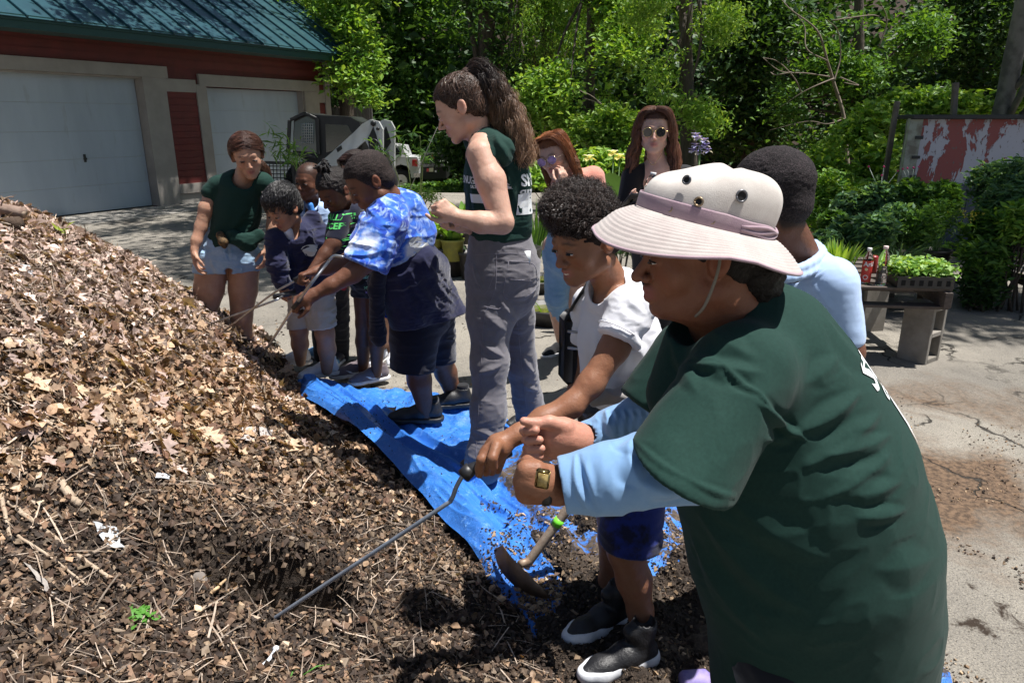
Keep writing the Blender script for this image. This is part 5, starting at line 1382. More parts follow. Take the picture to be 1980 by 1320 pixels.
    v,f = tube([a,a+(b-a)*.1,a+(b-a)*.8,b],[.030,.036,.036,.020],18);obj('bottle_body',v,f,mat('purple_dusty',(.20,.16,.42),.6,c2=(.34,.28,.50),nf=30),pb);v,f = tube([b,b+(b-a)*.25],.016,12);obj('cap',v,f,mat('teal_cap',(.03,.35,.30),.4),pb)
    st = empty('cord_bundle',GP(1395,1316,.06),'tangle of orange cord beside the purple bottle','cord')
    for k in range(6):
        q = [GP(1372+rng.uniform(-6,6),1316,.06),GP(1385+rng.uniform(-6,6),1300+rng.uniform(-4,8),.09),GP(1398+rng.uniform(-6,6),1312+rng.uniform(-4,4),.08),GP(1412,1308+rng.uniform(-5,8),.06)];v,f = tube(spline(q,14),.004,6);obj('strand',v,f,mat('orange_cord',(.80,.16,.03),.6),st)
def build_rods():
    def rod(pts,r,label,grip,gr=.013):
        e = empty('compost_probe',pts[0],label,'probe');P_ = spline(pts,10*len(pts)) if len(pts) > 2 else A(pts);v,f = tube(P_,r,8);obj('shaft',v,f,M_rodblue if 'bent' in label else M_steel,e)
        v,f = tube(grip,gr,12);obj('grip',v,f,M_grip,e);return e
    t = on_pile(517,1190,-.02)
    e = rod([t,t+(Q(862,975,1.52)-t)*.5,Q(850,983,1.515),Q(872,966,1.52),Q(882,942,1.52),Q(893,922,1.52),Q(902,914,1.52)],.0055,'long bent steel probe held by the white t-shirt boy over the pile',[Q(896,918,1.52),Q(906,908,1.52),Q(945,893,1.535),Q(985,872,1.57)],.0135)
    v,f = tube([Q(896,920,1.515),Q(911,905,1.52)],.0175,12);obj('collar',v,f,M_grip,e)
    rod([on_pile(398,622,-.02),Q(520,585,3.66),Q(548,572,3.72)],.0055,'thin steel probe held by the boy in the navy hooded sweatshirt',[Q(528,574,3.70),Q(572,565,3.76)],.014)
    rod([on_pile(424,640,-.02),Q(520,573,3.45),Q(574,541,3.40)],.0055,'steel probe with black grip held in the far hand of the tie-dye boy',[Q(570,543,3.38),Q(590,532,3.38)],.015)
    e = rod([on_pile(500,690,-.02),Q(575,585,2.84),Q(638,502,2.80)],.0062,'steel probe with a hooked top held by the near hand of the tie-dye boy',[Q(566,596,2.83),Q(584,574,2.83)],.009)
    v,f = tube(spline([Q(636,504,2.8),Q(645,495,2.8),Q(655,495,2.8),Q(665,497,2.8)],10),.0062,8);obj('hook',v,f,M_steel,e)
M_rodblue = mat('blued_steel_rod',(.26,.30,.36),.42,metal=.35,c2=(.18,.20,.24),nf=20)
# ------------------------------------------------------------------ trees, shrubs, garden plants
def leafmat(n,trans=.38,rough=.5): return mat(n,attr=True,rough=rough,trans=trans,spec=.35)
M_leaf = leafmat('foliage')
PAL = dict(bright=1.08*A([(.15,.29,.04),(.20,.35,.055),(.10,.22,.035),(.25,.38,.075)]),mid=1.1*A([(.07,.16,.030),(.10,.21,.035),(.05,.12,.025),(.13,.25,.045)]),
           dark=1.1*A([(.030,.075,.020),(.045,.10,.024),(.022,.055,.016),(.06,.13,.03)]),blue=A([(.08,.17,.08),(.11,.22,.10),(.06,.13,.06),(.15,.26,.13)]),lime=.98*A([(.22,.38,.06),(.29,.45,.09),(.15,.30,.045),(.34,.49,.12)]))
def leaves(pts,size,pal,rng,droop=.3,elong=.45,var=.35,up=.6):
    n = len(pts);a = rng.normal(0,1,(n,3));a[:,2] = a[:,2]*.5-droop;a /= np.linalg.norm(a,axis=1)[:,None]
    N_ = rng.normal(0,1,(n,3));N_[:,2] = np.abs(N_[:,2])+up;N_ -= a*(a*N_).sum(1)[:,None];N_ /= np.linalg.norm(N_,axis=1)[:,None];b = np.cross(N_,a)
    s = (size*(.6+.8*rng.random(n)))[:,None] if np.isscalar(size) else size[:,None]
    p = pts
    V = np.stack([p-a*s*.5,p+b*s*elong*.55+N_*s*.10-a*s*.05,p+a*s*.55-N_*s*.06,p-b*s*elong*.55+N_*s*.10-a*s*.05],1).reshape(-1,3)
    F_ = np.arange(n*4).reshape(n,4);c = pal[rng.integers(0,len(pal),n)]*(1-var/2+var*rng.random((n,1)))
    return V,F_,np.repeat(c,4,0)
def blobpts(blobs,n,rng,gap=.0,gf=1.0,shell=.45,seed=1):
    """blobs (px,py,y,rpx,[squash]) -> points in their outer volume with holes"""
    B = []
    for b in blobs:
        if len(b) == 2: c,r = A(b[0],float),A(b[1],float)
        else:
            c = Q(b[0],b[1],b[2]);r = RW(b[3],b[0],b[1],b[2]);sq = b[4] if len(b) > 4 else 1.;r = A([r,r*1.0,r*sq])
        B.append((c,r))
    w = A([np.prod(r)**(2/3) for c,r in B]);w /= w.sum();out = [];tot = 0
    while tot < n:
        k = rng.choice(len(B),n,p=w);d = rng.normal(0,1,(n,3));d /= np.linalg.norm(d,axis=1)[:,None];rr = rng.random(n)**shell
        c = A([B[i][0] for i in k]);r = A([B[i][1] for i in k]);wob = 1+.28*fbm(d*1.0+k[:,None]*3.7,2.2,2,seed)
        p = c+d*r*(rr*wob)[:,None]
        if gap is not None: p = p[fbm(p,gf,3,seed+3) > gap]
        out.append(p);tot += len(p)
    return np.vstack(out)[:n]
def sprays(pts,rng,k=5,r=.16,flat=.35):
    """each point becomes a small spray of k leaves, so the crown reads as twigs"""
    n = len(pts);o = rng.normal(0,1,(n,k,3))*A([1,1,flat])*r;return (pts[:,None]+o).reshape(-1,3)
BARK = mat('tree_bark',(.11,.085,.065),.9,c2=(.06,.048,.038),nf=5,bump=.03,bf=9,stretch=(5,5,1));BARKP = mat('pale_bark',(.20,.185,.165),.85,c2=(.11,.10,.09),nf=4,bump=.012,bf=14,thr=(.42,.58))
def tree(label,base,top,r,crowns,n,size,pal,seed,mt=None,cat='tree',name='tree',limbs=5,bark=None,k=5,spread=.16,droop=.3,gap=-.05,gf=1.,elong=.5,shell=.45,hull=None):
    rng = np.random.default_rng(seed);e = empty(name,base,label,cat);base = A(base,float);top = A(top,float)
    P_ = spline([base-A([0,0,.1]),base*.6+top*.4+rng.normal(0,.1,3)*A([1,1,0]),top],12);v,f = tube(P_,np.linspace(r,r*.45,12)*(1+.08*rng.normal(size=12)),12);tr = obj('trunk',v,f,bark or BARK,e)
    pts = blobpts(crowns,max(8,n//k),rng,gap,gf,shell,seed)
    for i in range(limbs):
        q = pts[rng.integers(0,len(pts))];t0 = P_[rng.integers(4,12)];m = (t0+q)/2+rng.normal(0,.15,3);v,f = tube(spline([t0,m,q],7),np.linspace(r*.28,r*.06,7),6);obj('limb',v,f,bark or BARK,tr)
    V,F_,c = leaves(sprays(pts,rng,k,spread),size,PAL[pal] if isinstance(pal,str) else pal,rng,droop,elong)
    obj('crown',V,F_,mt or M_leaf,e,smooth=False,col=c);return e
def shrub(label,blobs,n,size,pal,seed,k=4,spread=.08,cat='shrub',name='shrub',base=None,elong=.5,droop=.2,gap=-.1,gf=2.,stems=6,group=None,shell=.5):
    rng = np.random.default_rng(seed);pts = blobpts(blobs,max(8,n//k),rng,gap,gf,shell,seed)
    if base is None: b0 = pts.mean(0);base = A([b0[0],b0[1],float(gz(b0[0],b0[1]))])
    e = empty(name,base,label,cat,group);pr = []
    for i in range(stems): q = pts[rng.integers(0,len(pts))];pr.append(tube(spline([A(base)+rng.normal(0,.06,3)*A([1,1,0]),(A(base)+q)/2+rng.normal(0,.04,3),q],6),np.linspace(.012,.004,6),5))
    v,f = join(pr);obj('stems',v,f,BARK,e)
    V,F_,c = leaves(sprays(pts,rng,k,spread),size,PAL[pal] if isinstance(pal,str) else pal,rng,droop,elong);obj('foliage',V,F_,M_leaf,e,smooth=False,col=c);return e
def build_woods():
    rng = np.random.default_rng(3)
    # far wood on the rising bank: one mass
    pts = []
    n = 26000;x = rng.uniform(-34,40,n);y = rng.uniform(29,41,n);z = gz(x,y)+rng.uniform(0,9,n)*np.clip(.4+.6*fbm(np.stack([x,y,0*x],1),.25,2,2)+.5,.4,1.4)
    p = np.stack([x,y,z],1);p = p[fbm(p,.45,3,5) > -.12]
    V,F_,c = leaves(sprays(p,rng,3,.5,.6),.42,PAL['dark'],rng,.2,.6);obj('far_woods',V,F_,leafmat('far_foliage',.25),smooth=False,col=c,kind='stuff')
    g = lambda px,y: (Q(px,300,y)[0],y,float(gz(0,y)))
    # trees, left to right
    tree('bright green maple standing just behind the garage corner',g(665,18.5),Q(680,-140,18.5),.22,[(700,60,17.5,46),(672,140,17.2,44),(712,178,17.0,34),(660,40,18,50),(640,90,18.5,46),(700,-60,18,80),(610,-20,19,80),(716,120,17.4,30),(A([-3.6,13.0,8.2]),A([2.2,2.2,.9])),(A([-5.2,15.5,8.6]),A([2.2,1.8,.8])),(A([-1.8,12.0,8.0]),A([1.8,2.0,.8])),(A([-1.0,9.9,8.5]),A([2.6,2.0,.8]))],27000,.13,'bright',31,k=6,spread=.16,gap=-.02,gf=1.4)
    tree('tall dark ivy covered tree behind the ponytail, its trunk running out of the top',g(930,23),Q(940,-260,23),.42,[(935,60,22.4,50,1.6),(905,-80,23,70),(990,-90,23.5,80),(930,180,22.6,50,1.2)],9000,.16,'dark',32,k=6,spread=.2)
    tree('dense green tree left of the ponytail behind the pickup',g(790,31),Q(790,-200,31),.3,[(770,120,30.5,80),(840,70,30.5,80),(760,10,31,80),(850,190,30.5,70),(800,250,31,70),(720,230,31,60),(800,-80,31,110)],15000,.21,'mid',33,k=6,spread=.28)
    tree('feathery hanging tree right above the ponytail',g(1060,24),Q(1060,-220,24),.3,[(1030,20,23,70),(1110,30,22.5,70),(1060,100,23,70,.6),(1150,80,22.5,60,.7),(1010,150,23.5,50,.6),(1080,-90,24,110)],17000,.13,'bright',34,k=10,spread=.22,droop=.8,elong=.28,gap=.03,gf=1.1)
    tree('maple with pale leaf clusters between the ponytail and the two women',g(1150,19),Q(1150,-160,19),.2,[(1060,170,18.2,52),(1120,190,18,50),(1180,120,18,55),(1210,60,18.5,60),(1090,230,18.4,44),(1170,220,18.2,42),(1030,215,18.6,34),(1150,-40,19,90)],12000,.13,'bright',35,k=6,spread=.17,gap=.0,gf=1.3)
    tree('yellow green locust tree with fine leaves overhanging the hat',g(1345,13.2),A([2.6,12.6,7.5]),.16,[(1300,40,12.8,75),(1370,60,12.5,60),(1330,150,12.5,70),(1400,170,12.3,44),(1290,130,12.8,60),(1370,225,12.4,44),(1390,20,12.8,40),(1250,20,13,50),
          (A([1.0,11.2,7.4]),A([2.6,1.9,1.2])),(A([-.8,9.4,8.0]),A([2.6,1.9,.7])),(A([.3,7.3,8.2]),A([1.6,1.1,.5])),(A([2.8,12.6,6.3]),A([2.6,1.8,1.4]))],46000,.080,'lime',36,k=14,spread=.15,droop=.55,elong=.40,gap=.06,gf=1.35)
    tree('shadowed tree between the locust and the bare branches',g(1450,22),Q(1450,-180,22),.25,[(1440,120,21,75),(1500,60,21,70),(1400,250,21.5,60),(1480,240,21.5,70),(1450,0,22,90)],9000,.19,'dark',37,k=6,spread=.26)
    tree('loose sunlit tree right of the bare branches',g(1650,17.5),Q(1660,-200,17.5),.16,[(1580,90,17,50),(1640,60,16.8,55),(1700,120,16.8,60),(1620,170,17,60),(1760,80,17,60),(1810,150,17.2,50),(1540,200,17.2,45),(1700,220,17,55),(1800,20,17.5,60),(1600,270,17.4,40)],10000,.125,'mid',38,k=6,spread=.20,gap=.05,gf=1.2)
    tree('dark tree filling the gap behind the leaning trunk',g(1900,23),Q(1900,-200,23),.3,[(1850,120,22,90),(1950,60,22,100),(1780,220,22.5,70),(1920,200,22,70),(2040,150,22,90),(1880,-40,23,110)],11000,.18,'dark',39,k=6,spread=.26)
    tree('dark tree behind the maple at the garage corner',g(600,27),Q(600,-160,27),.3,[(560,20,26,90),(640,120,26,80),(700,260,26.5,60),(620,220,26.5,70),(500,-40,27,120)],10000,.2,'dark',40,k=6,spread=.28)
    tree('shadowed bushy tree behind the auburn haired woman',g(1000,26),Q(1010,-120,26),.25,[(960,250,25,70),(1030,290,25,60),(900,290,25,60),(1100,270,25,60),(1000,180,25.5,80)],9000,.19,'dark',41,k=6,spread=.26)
    # the leaning trunk with its crown out of the frame, shading the right side
    tree('pale leaning trunk rising out of the top right corner',A([Q(1902,300,11.6)[0],11.6,0]),Q(2010,-160,11.2),.19,[(A([9.6,9.2,7.6]),A([2.2,2.0,.9])),(A([7.0,7.7,8.2]),A([1.6,1.5,.8])),(A([6.9,5.7,8.0]),A([2.0,1.0,.6])),(A([8.9,6.0,8.0]),A([1.8,1.3,.6])),(A([7.4,9.4,8.3]),A([1.8,1.5,.8])),(A([10.6,7.2,8.6]),A([2.4,1.6,.9])),(A([9,12,8.5]),A([3,2,1.2]))],36000,.11,'mid',42,bark=BARKP,k=7,spread=.18,limbs=8)
    # bare branches
    e = empty('bare_tree',g(1625,15.5),'leafless dead branches spreading against the dark woods','bare tree');Y = 15.5;pr = []
    br = [[(1640,330),(1632,230),(1612,160),(1600,120),(1580,60),(1530,20),(1512,0)],[(1612,150),(1560,142),(1510,138),(1475,112)],[(1612,152),(1580,165),(1550,180),(1508,208)],[(1600,118),(1560,95),(1555,50),(1528,15)],[(1612,160),(1625,110),(1620,60),(1600,40)],
          [(1550,180),(1535,150),(1505,120),(1478,112)],[(1632,230),(1600,240),(1560,235),(1488,252)],[(1610,40),(1680,30),(1700,32)],[(1700,90),(1715,40),(1700,0)],[(1625,150),(1660,165),(1632,160)],[(1530,140),(1500,145),(1490,140)]]
    for i,b in enumerate(br):
        P_ = spline([Q(a,c,Y+.25*math.sin(i*1.7+j)) for j,(a,c) in enumerate(b)],5*len(b));r0 = .045 if i == 0 else .017;v,f = tube(P_,np.linspace(r0,.006,len(P_)),6);obj('branch',v,f,mat('dead_wood',(.15,.115,.09),.9,c2=(.24,.19,.15),nf=3),e)
    pr = []
    for b in ([(1130,190),(1170,205),(1200,235)],[(1120,175),(1150,190),(1190,230)]): pr.append(tube(spline([Q(a,c,14.6) for a,c in b],12),.008,5))
    v,f = join(pr);o = obj('dead_twigs',v,f,mat('dead_wood',(.15,.115,.09)));tag(o,'thin bent dead twigs above the bright shrub between the two women','twig')
    # shrubs of the middle distance
    shrub('bright shrub between the auburn haired woman and the brunette',[(1120,250,14,34),(1180,235,14,36),(1225,250,14,30),(1150,290,14,40),(1210,290,14,36)],5200,.12,'lime',51,k=4,spread=.10)
    shrub('dark shrub under the trees behind the pickup',[(740,330,30,40),(860,300,30,50),(930,330,29,50),(900,250,30,50)],3000,.2,'dark',52)
    shrub('tall knotweed thicket climbing behind the leaning post',[(1600,330,12,40),(1650,270,12,40),(1690,230,12,34),(1740,205,12.4,32),(1640,380,11.5,44),(1700,320,11.5,50),(1750,280,12,40)],7500,.12,'lime',53,k=4,spread=.10)
    shrub('bright leaves over the top edge of the peeling board, left of the leaning trunk',[(1800,205,12,26),(1850,200,12,26),(1880,205,12.4,20)],1800,.13,'lime',54,k=4,spread=.10)
    shrub('bright leaves over the peeling board, right of the leaning trunk',[(1950,200,12,30),(2000,190,12,40)],1600,.13,'lime',55,k=4,spread=.10)
    shrub('low lit shrub beside the dark haired boy seen from behind',[(1600,370,9.5,40),(1640,400,9.5,38),(1580,400,9.2,30),(1680,390,9.6,40)],5000,.075,'bright',56,k=5,spread=.07)
    shrub('weedy bank of small leaves above the boy in the polo shirt',[(1590,310,14,34),(1570,340,14,34),(1640,350,13,40)],3000,.09,'bright',57)
    # posts
    for a,b,y,r,lb in (((1735,196),(1706,372),9.8,.040,'slim leaning grey post in front of the knotweed'),((1848,160),(1838,300),10.2,.045,'short brown post behind the peeling board')):
        v,f = beam(Q(*a,y),Q(*b,y)*A([1,1,1]),r*1.6,r*1.3,up=(0,1,0),bev=.006);o = obj('post',v,f,mat('weathered_post',(.13,.105,.085),.9,c2=(.2,.17,.14),nf=8,bump=.003,bf=40),smooth=False);tag(o,lb,'post')
    v,f = tube([Q(846,246,7.4),Q(828,285,7.4),Q(793,366,7.4),Q(780,400,7.4)],.004,5);o = obj('guy_wire',v,f,mat('pale_cane',(.35,.32,.27),.6));tag(o,'thin slanting wire between the tie-dye boy and the ponytailed woman','wire')
    # ground cover along the back of the yard
    rng = np.random.default_rng(8);n = 15000;x = rng.uniform(1.2,12,n);y = rng.uniform(7.6,16,n);k = (y > 8.4+.5*np.sin(x*2)) & (fbm(np.stack([x,y,0*x],1),.9,2,4) > -.25);p = np.stack([x[k],y[k],gz(x[k],y[k])+rng.uniform(.0,.22,k.sum())],1)
    V,F_,c = leaves(sprays(p,rng,3,.07),.085,PAL['bright'],rng,.1);obj('ground_cover',V,F_,M_leaf,smooth=False,col=c,kind='stuff')
    n = 5000;x = rng.uniform(-4,3,n);y = rng.uniform(24,28,n);p = np.stack([x,y,gz(x,y)+rng.uniform(0,.35,n)],1);V,F_,c = leaves(p,.16,PAL['mid'],rng,.1);obj('verge_weeds',V,F_,M_leaf,smooth=False,col=c,kind='stuff')
def blade_leaf(p0,d,L,w,bend,rng,seg=6,fold=.3,wide=.5,twist=0.):
    """arching strap or broad leaf as one strip with a midrib"""
    d = nrm(d);h = nrm(A([d[0],d[1],0])+1e-6);pts = [];p = A(p0,float);cur = d.copy()
    for i in range(seg+1): pts.append(p.copy());p = p+cur*L/seg;cur = nrm(cur+A([h[0]*.3,h[1]*.3,-1])*bend/seg)
    V = [];F_ = []
    for i,q in enumerate(pts):
        t = i/seg;ww = w*(math.sin(math.pi*min(.985,max(.06,t**wide))));tg = nrm(pts[min(i+1,seg)]-pts[max(i-1,0)]);s = nrm(np.cross(tg,A([0,0,1.]))+1e-6);n_ = np.cross(s,tg)
        V += [q-s*ww+n_*ww*fold,q,q+s*ww+n_*ww*fold]
    for i in range(seg): F_ += [(3*i,3*i+1,3*i+4,3*i+3),(3*i+1,3*i+2,3*i+5,3*i+4)]
    return V,F_
def tuft(parent,c,n,L,w,bend,pal,rng,spread=.05,lean=.6,name='foliage',wide=.5,fold=.3,seg=6,zero=.2,top=None):
    V_,F_,C_ = [],[],[];k = 0
    for i in range(n):
        a = rng.uniform(0,6.283);r = rng.random()**.5;d = A([math.cos(a)*lean*(zero+r),math.sin(a)*lean*(zero+r),1.]);q = A(c)+A([math.cos(a)*spread*r,math.sin(a)*spread*r,0])
        v,f = blade_leaf(q,d,L*rng.uniform(.6,1.1),w*rng.uniform(.7,1.1),bend*rng.uniform(.5,1.3),rng,seg,fold,wide);V_ += v;F_ += [tuple(j+k for j in t) for t in f];k += len(v);cc = pal[rng.integers(0,len(pal))]*rng.uniform(.75,1.25);C_ += [cc]*len(v)
    return obj(name,V_,np.array(F_),M_leaf,parent,col=A(C_))
M_pot = mat('black_nursery_pot',(.022,.022,.024),.5,c2=(.05,.045,.04),nf=10);M_mix = mat('potting_mix',(.04,.03,.022),.95,bump=.006,bf=80)
def pot(parent,c,r,h,m=None,name='pot'):
    v,f = lathe([(r*.78,0),(r*.97,h*.90),(r*1.05,h*.90),(r*1.06,h),(r*.96,h),(r*.93,h*.88),(.001,h*.87)],20,c);f = f[:-1];o = obj(name,v,f,m or M_pot,parent)
    v,f = lathe([(.001,h*.885),(r*.93,h*.88),(r*.93,h*.80)],16,c);obj('potting_mix',v,f[:-1],M_mix,o);return o
def build_garden():
    rng = np.random.default_rng(77)
    def base(px,py,z=0.): b = GP(px,py,z);return b
    # potted hostas left of the ponytailed woman
    M_yp = mat('yellow_green_pot',(.30,.30,.06),.55,c2=(.2,.2,.06),nf=12)
    for (px,py,r,m,lb) in ((838,500,.12,M_yp,'hosta in a yellow green pot behind the tied sweatshirt'),(876,503,.12,M_yp,'hosta in a yellow pot below the clasped hands of the ponytailed woman'),(900,470,.13,None,'broad hosta in a black pot behind her elbow')):
        b = base(px,py,.18);e = empty('potted_hosta',b,lb,'potted plant','potted hostas beside the ponytailed woman');pot(e,b,r,.22,m);tuft(e,b+A([0,0,.2]),34,.42,.055,.9,PAL['bright'],rng,.06,.75,wide=.75)
    for (px,py,r,h,lb) in ((872,532,.16,.30,'wide black nursery pot in front of the hostas'),(912,538,.13,.28,'smaller black nursery pot tucked behind the grey trousers'),(852,505,.14,.20,'black pot holding up the yellow hosta pots')):
        b = base(px,py);e = empty('nursery_pot',b,lb,'pot');pot(e,b,r,h);tuft(e,b+A([0,0,h]),10,.12,.006,.4,PAL['dark'],rng,.08)
    # water tubs between the women's legs
    for (px,py,r,h,lb) in ((1062,622,.21,.13,'low round black tub of green water between the trousers and jeans'),(1040,560,.24,.12,'second round black water tub behind the first'),(1010,520,.2,.24,'upright black tub behind the water tubs')):
        b = base(px,py);e = empty('water_tub',b,lb,'tub');v,f = lathe([(r*.85,0),(r,h),(r*1.05,h),(r*1.05,h-.02),(r*.9,.03),(.001,.025)],26,b);obj('tub_wall',v,f[:-1],M_pot,e);v,f = lathe([(.001,h*.72),(r*.93,h*.72)],24,b);obj('water',v,f[:24],mat('algae_water',(.06,.07,.012),.12,c2=(.13,.13,.03),nf=20),e)
        tuft(e,b+A([0,0,h*.7]),6,.22,.012,.8,PAL['mid'],rng,r*.5)
    # irises
    cols = []
    for i,(px,py,s,lb) in enumerate(((1150,470,.60,'clump of iris blades under the salmon sleeve'),(1185,450,.72,'tall clump of iris blades behind the large round leaf'),(1222,460,.72,'clump of iris blades left of the black dress'),(1165,430,.78,'back clump of iris blades between the two women'),(1040,470,.55,'iris blades in the gap left of the auburn hair'),(1025,500,.5,'low blades behind the green shirt'),(1205,425,.8,'farthest clump of iris blades by the bright shrub'),(1345,430,.75,'iris clump beneath the violet flowers'))):
        b = base(px,py);e = empty('iris_clump',b,lb,'iris');tuft(e,b,60,s,.017,.25,PAL['mid']*1.2,rng,.16,.22,wide=.35,seg=5)
    def bloom(c,r,m1,m2,e):
        for k in range(6):
            a = k*1.047;d = A([math.cos(a),math.sin(a),.9 if k % 2 else -.1]);v,f = blade_leaf(c,d,r,r*.45,.9,rng,4,.3,.8);obj('petal',v,np.array(f),m1 if k % 2 else m2,e)
    wp = mat('cream_petal',(.80,.80,.66),.6,trans=.3);yp = mat('yellow_petal',(.70,.62,.22),.6,trans=.3);vp = mat('violet_petal',(.30,.26,.72),.6,trans=.3);vd = mat('pale_violet_petal',(.50,.50,.85),.6,trans=.3)
    for (px,py,y,lb) in ((1186,297,6.6,'cream iris bloom between the two women'),(1198,304,6.7,'second cream iris bloom just right of the first'),(1140,306,6.6,'white iris bloom by the auburn hair')):
        c = Q(px,py,y);e = empty('iris_flower',(c[0],c[1],0),lb,'flower');v,f = tube([A([c[0],c[1],0]),c],.006,5);obj('stem',v,f,mat('stem_green',(.10,.20,.05),.6),e);bloom(c,.07,wp,yp,e)
    e = empty('violet_flower',(Q(1355,275,5.6)[0],5.6,0),'tall violet flower spike above the sun hat','flower')
    for (px,py) in ((1350,268),(1362,272),(1345,282),(1358,286),(1368,292),(1352,296),(1340,292),(1364,282),(1346,262)): bloom(Q(px,py,5.6+rng.uniform(-.05,.05)),.045,vp,vd,e)
    v,f = tube([A([Q(1355,275,5.6)[0],5.6,0]),Q(1355,270,5.6)],.008,5);obj('stem',v,f,mat('stem_green',(.10,.20,.05),.6),e)
    # one large round leaf
    b = base(1185,440);e = empty('broad_leaf_plant',b,'plant with one very large round leaf right of the salmon sleeve','plant');c = Q(1180,372,5.2);rgn = [c+A([.115*math.cos(t),.03*math.sin(t),.135*math.sin(t)]) for t in np.linspace(0,6.283,25)[:-1]]
    obj('leaf',[c+A([0,.02,0])]+rgn,[(0,i+1,(i+1) % 24+1) for i in range(24)],mat('big_leaf',(.16,.30,.05),.45,trans=.45,c2=(.12,.24,.04),nf=5),e);v,f = tube([b,c+A([0,.02,-.05])],.01,6);obj('stem',v,f,mat('stem_green',(.10,.20,.05),.6),e)
    shrub('fine leaved plant with tiny white flowers beside the white t-shirt',[(1205,480,5.0,26),(1215,520,5.0,30),(1200,560,4.9,22)],1600,.05,'blue',61,k=4,spread=.05,elong=.25,cat='plant',name='flowering_plant')
    shrub('bright leafy bank behind the auburn haired woman',[(1150,330,9,40),(1220,320,9,40),(1030,300,9,30),(1040,350,8,36)],3200,.10,'lime',62)
    shrub('low bright grass patch behind the tie-dye boy',[(800,385,12,16),(830,378,12,14)],700,.08,'lime',63,elong=.2,cat='plant')
    # bamboo
    for (bx,y,tips,lb) in ((612,7.2,[(525,250),(520,285),(545,262),(560,300),(540,300)],'thin bamboo arching left before the loader cab'),(800,7.6,[(715,278),(765,258),(812,262),(818,300)],'bamboo clump rising behind the tie-dye boy')):
        e = empty('bamboo',(Q(bx,400,y)[0],y,0),lb,'bamboo');pr = [];pts = []
        for t in tips:
            c = spline([A([Q(bx,400,y)[0],y,0]),Q((bx+t[0])/2+8,330,y),Q(*t,y+rng.uniform(-.2,.2))],12);pr.append(tube(c,np.linspace(.007,.002,12),5))
            for q in c[7:]: pts += [q+rng.normal(0,.05,3) for _ in range(5)]
        v,f = join(pr);obj('canes',v,f,mat('bamboo_cane',(.22,.26,.08),.5),e);V,F_,c = leaves(A(pts),.13,PAL['mid'],rng,.5,.12);obj('foliage',V,F_,M_leaf,e,smooth=False,col=c)
    # small green weeds at the garage foot
    for (px,py,lb) in ((378,386,'weed at the foot of the wall between the garage doors'),(355,388,'tiny weed left of the larger one at the garage foot')):
        b = GP(px,py);e = empty('weed',b,lb,'weed');tuft(e,b,26,.16,.02,.7,PAL['bright'],rng,.08,.8)
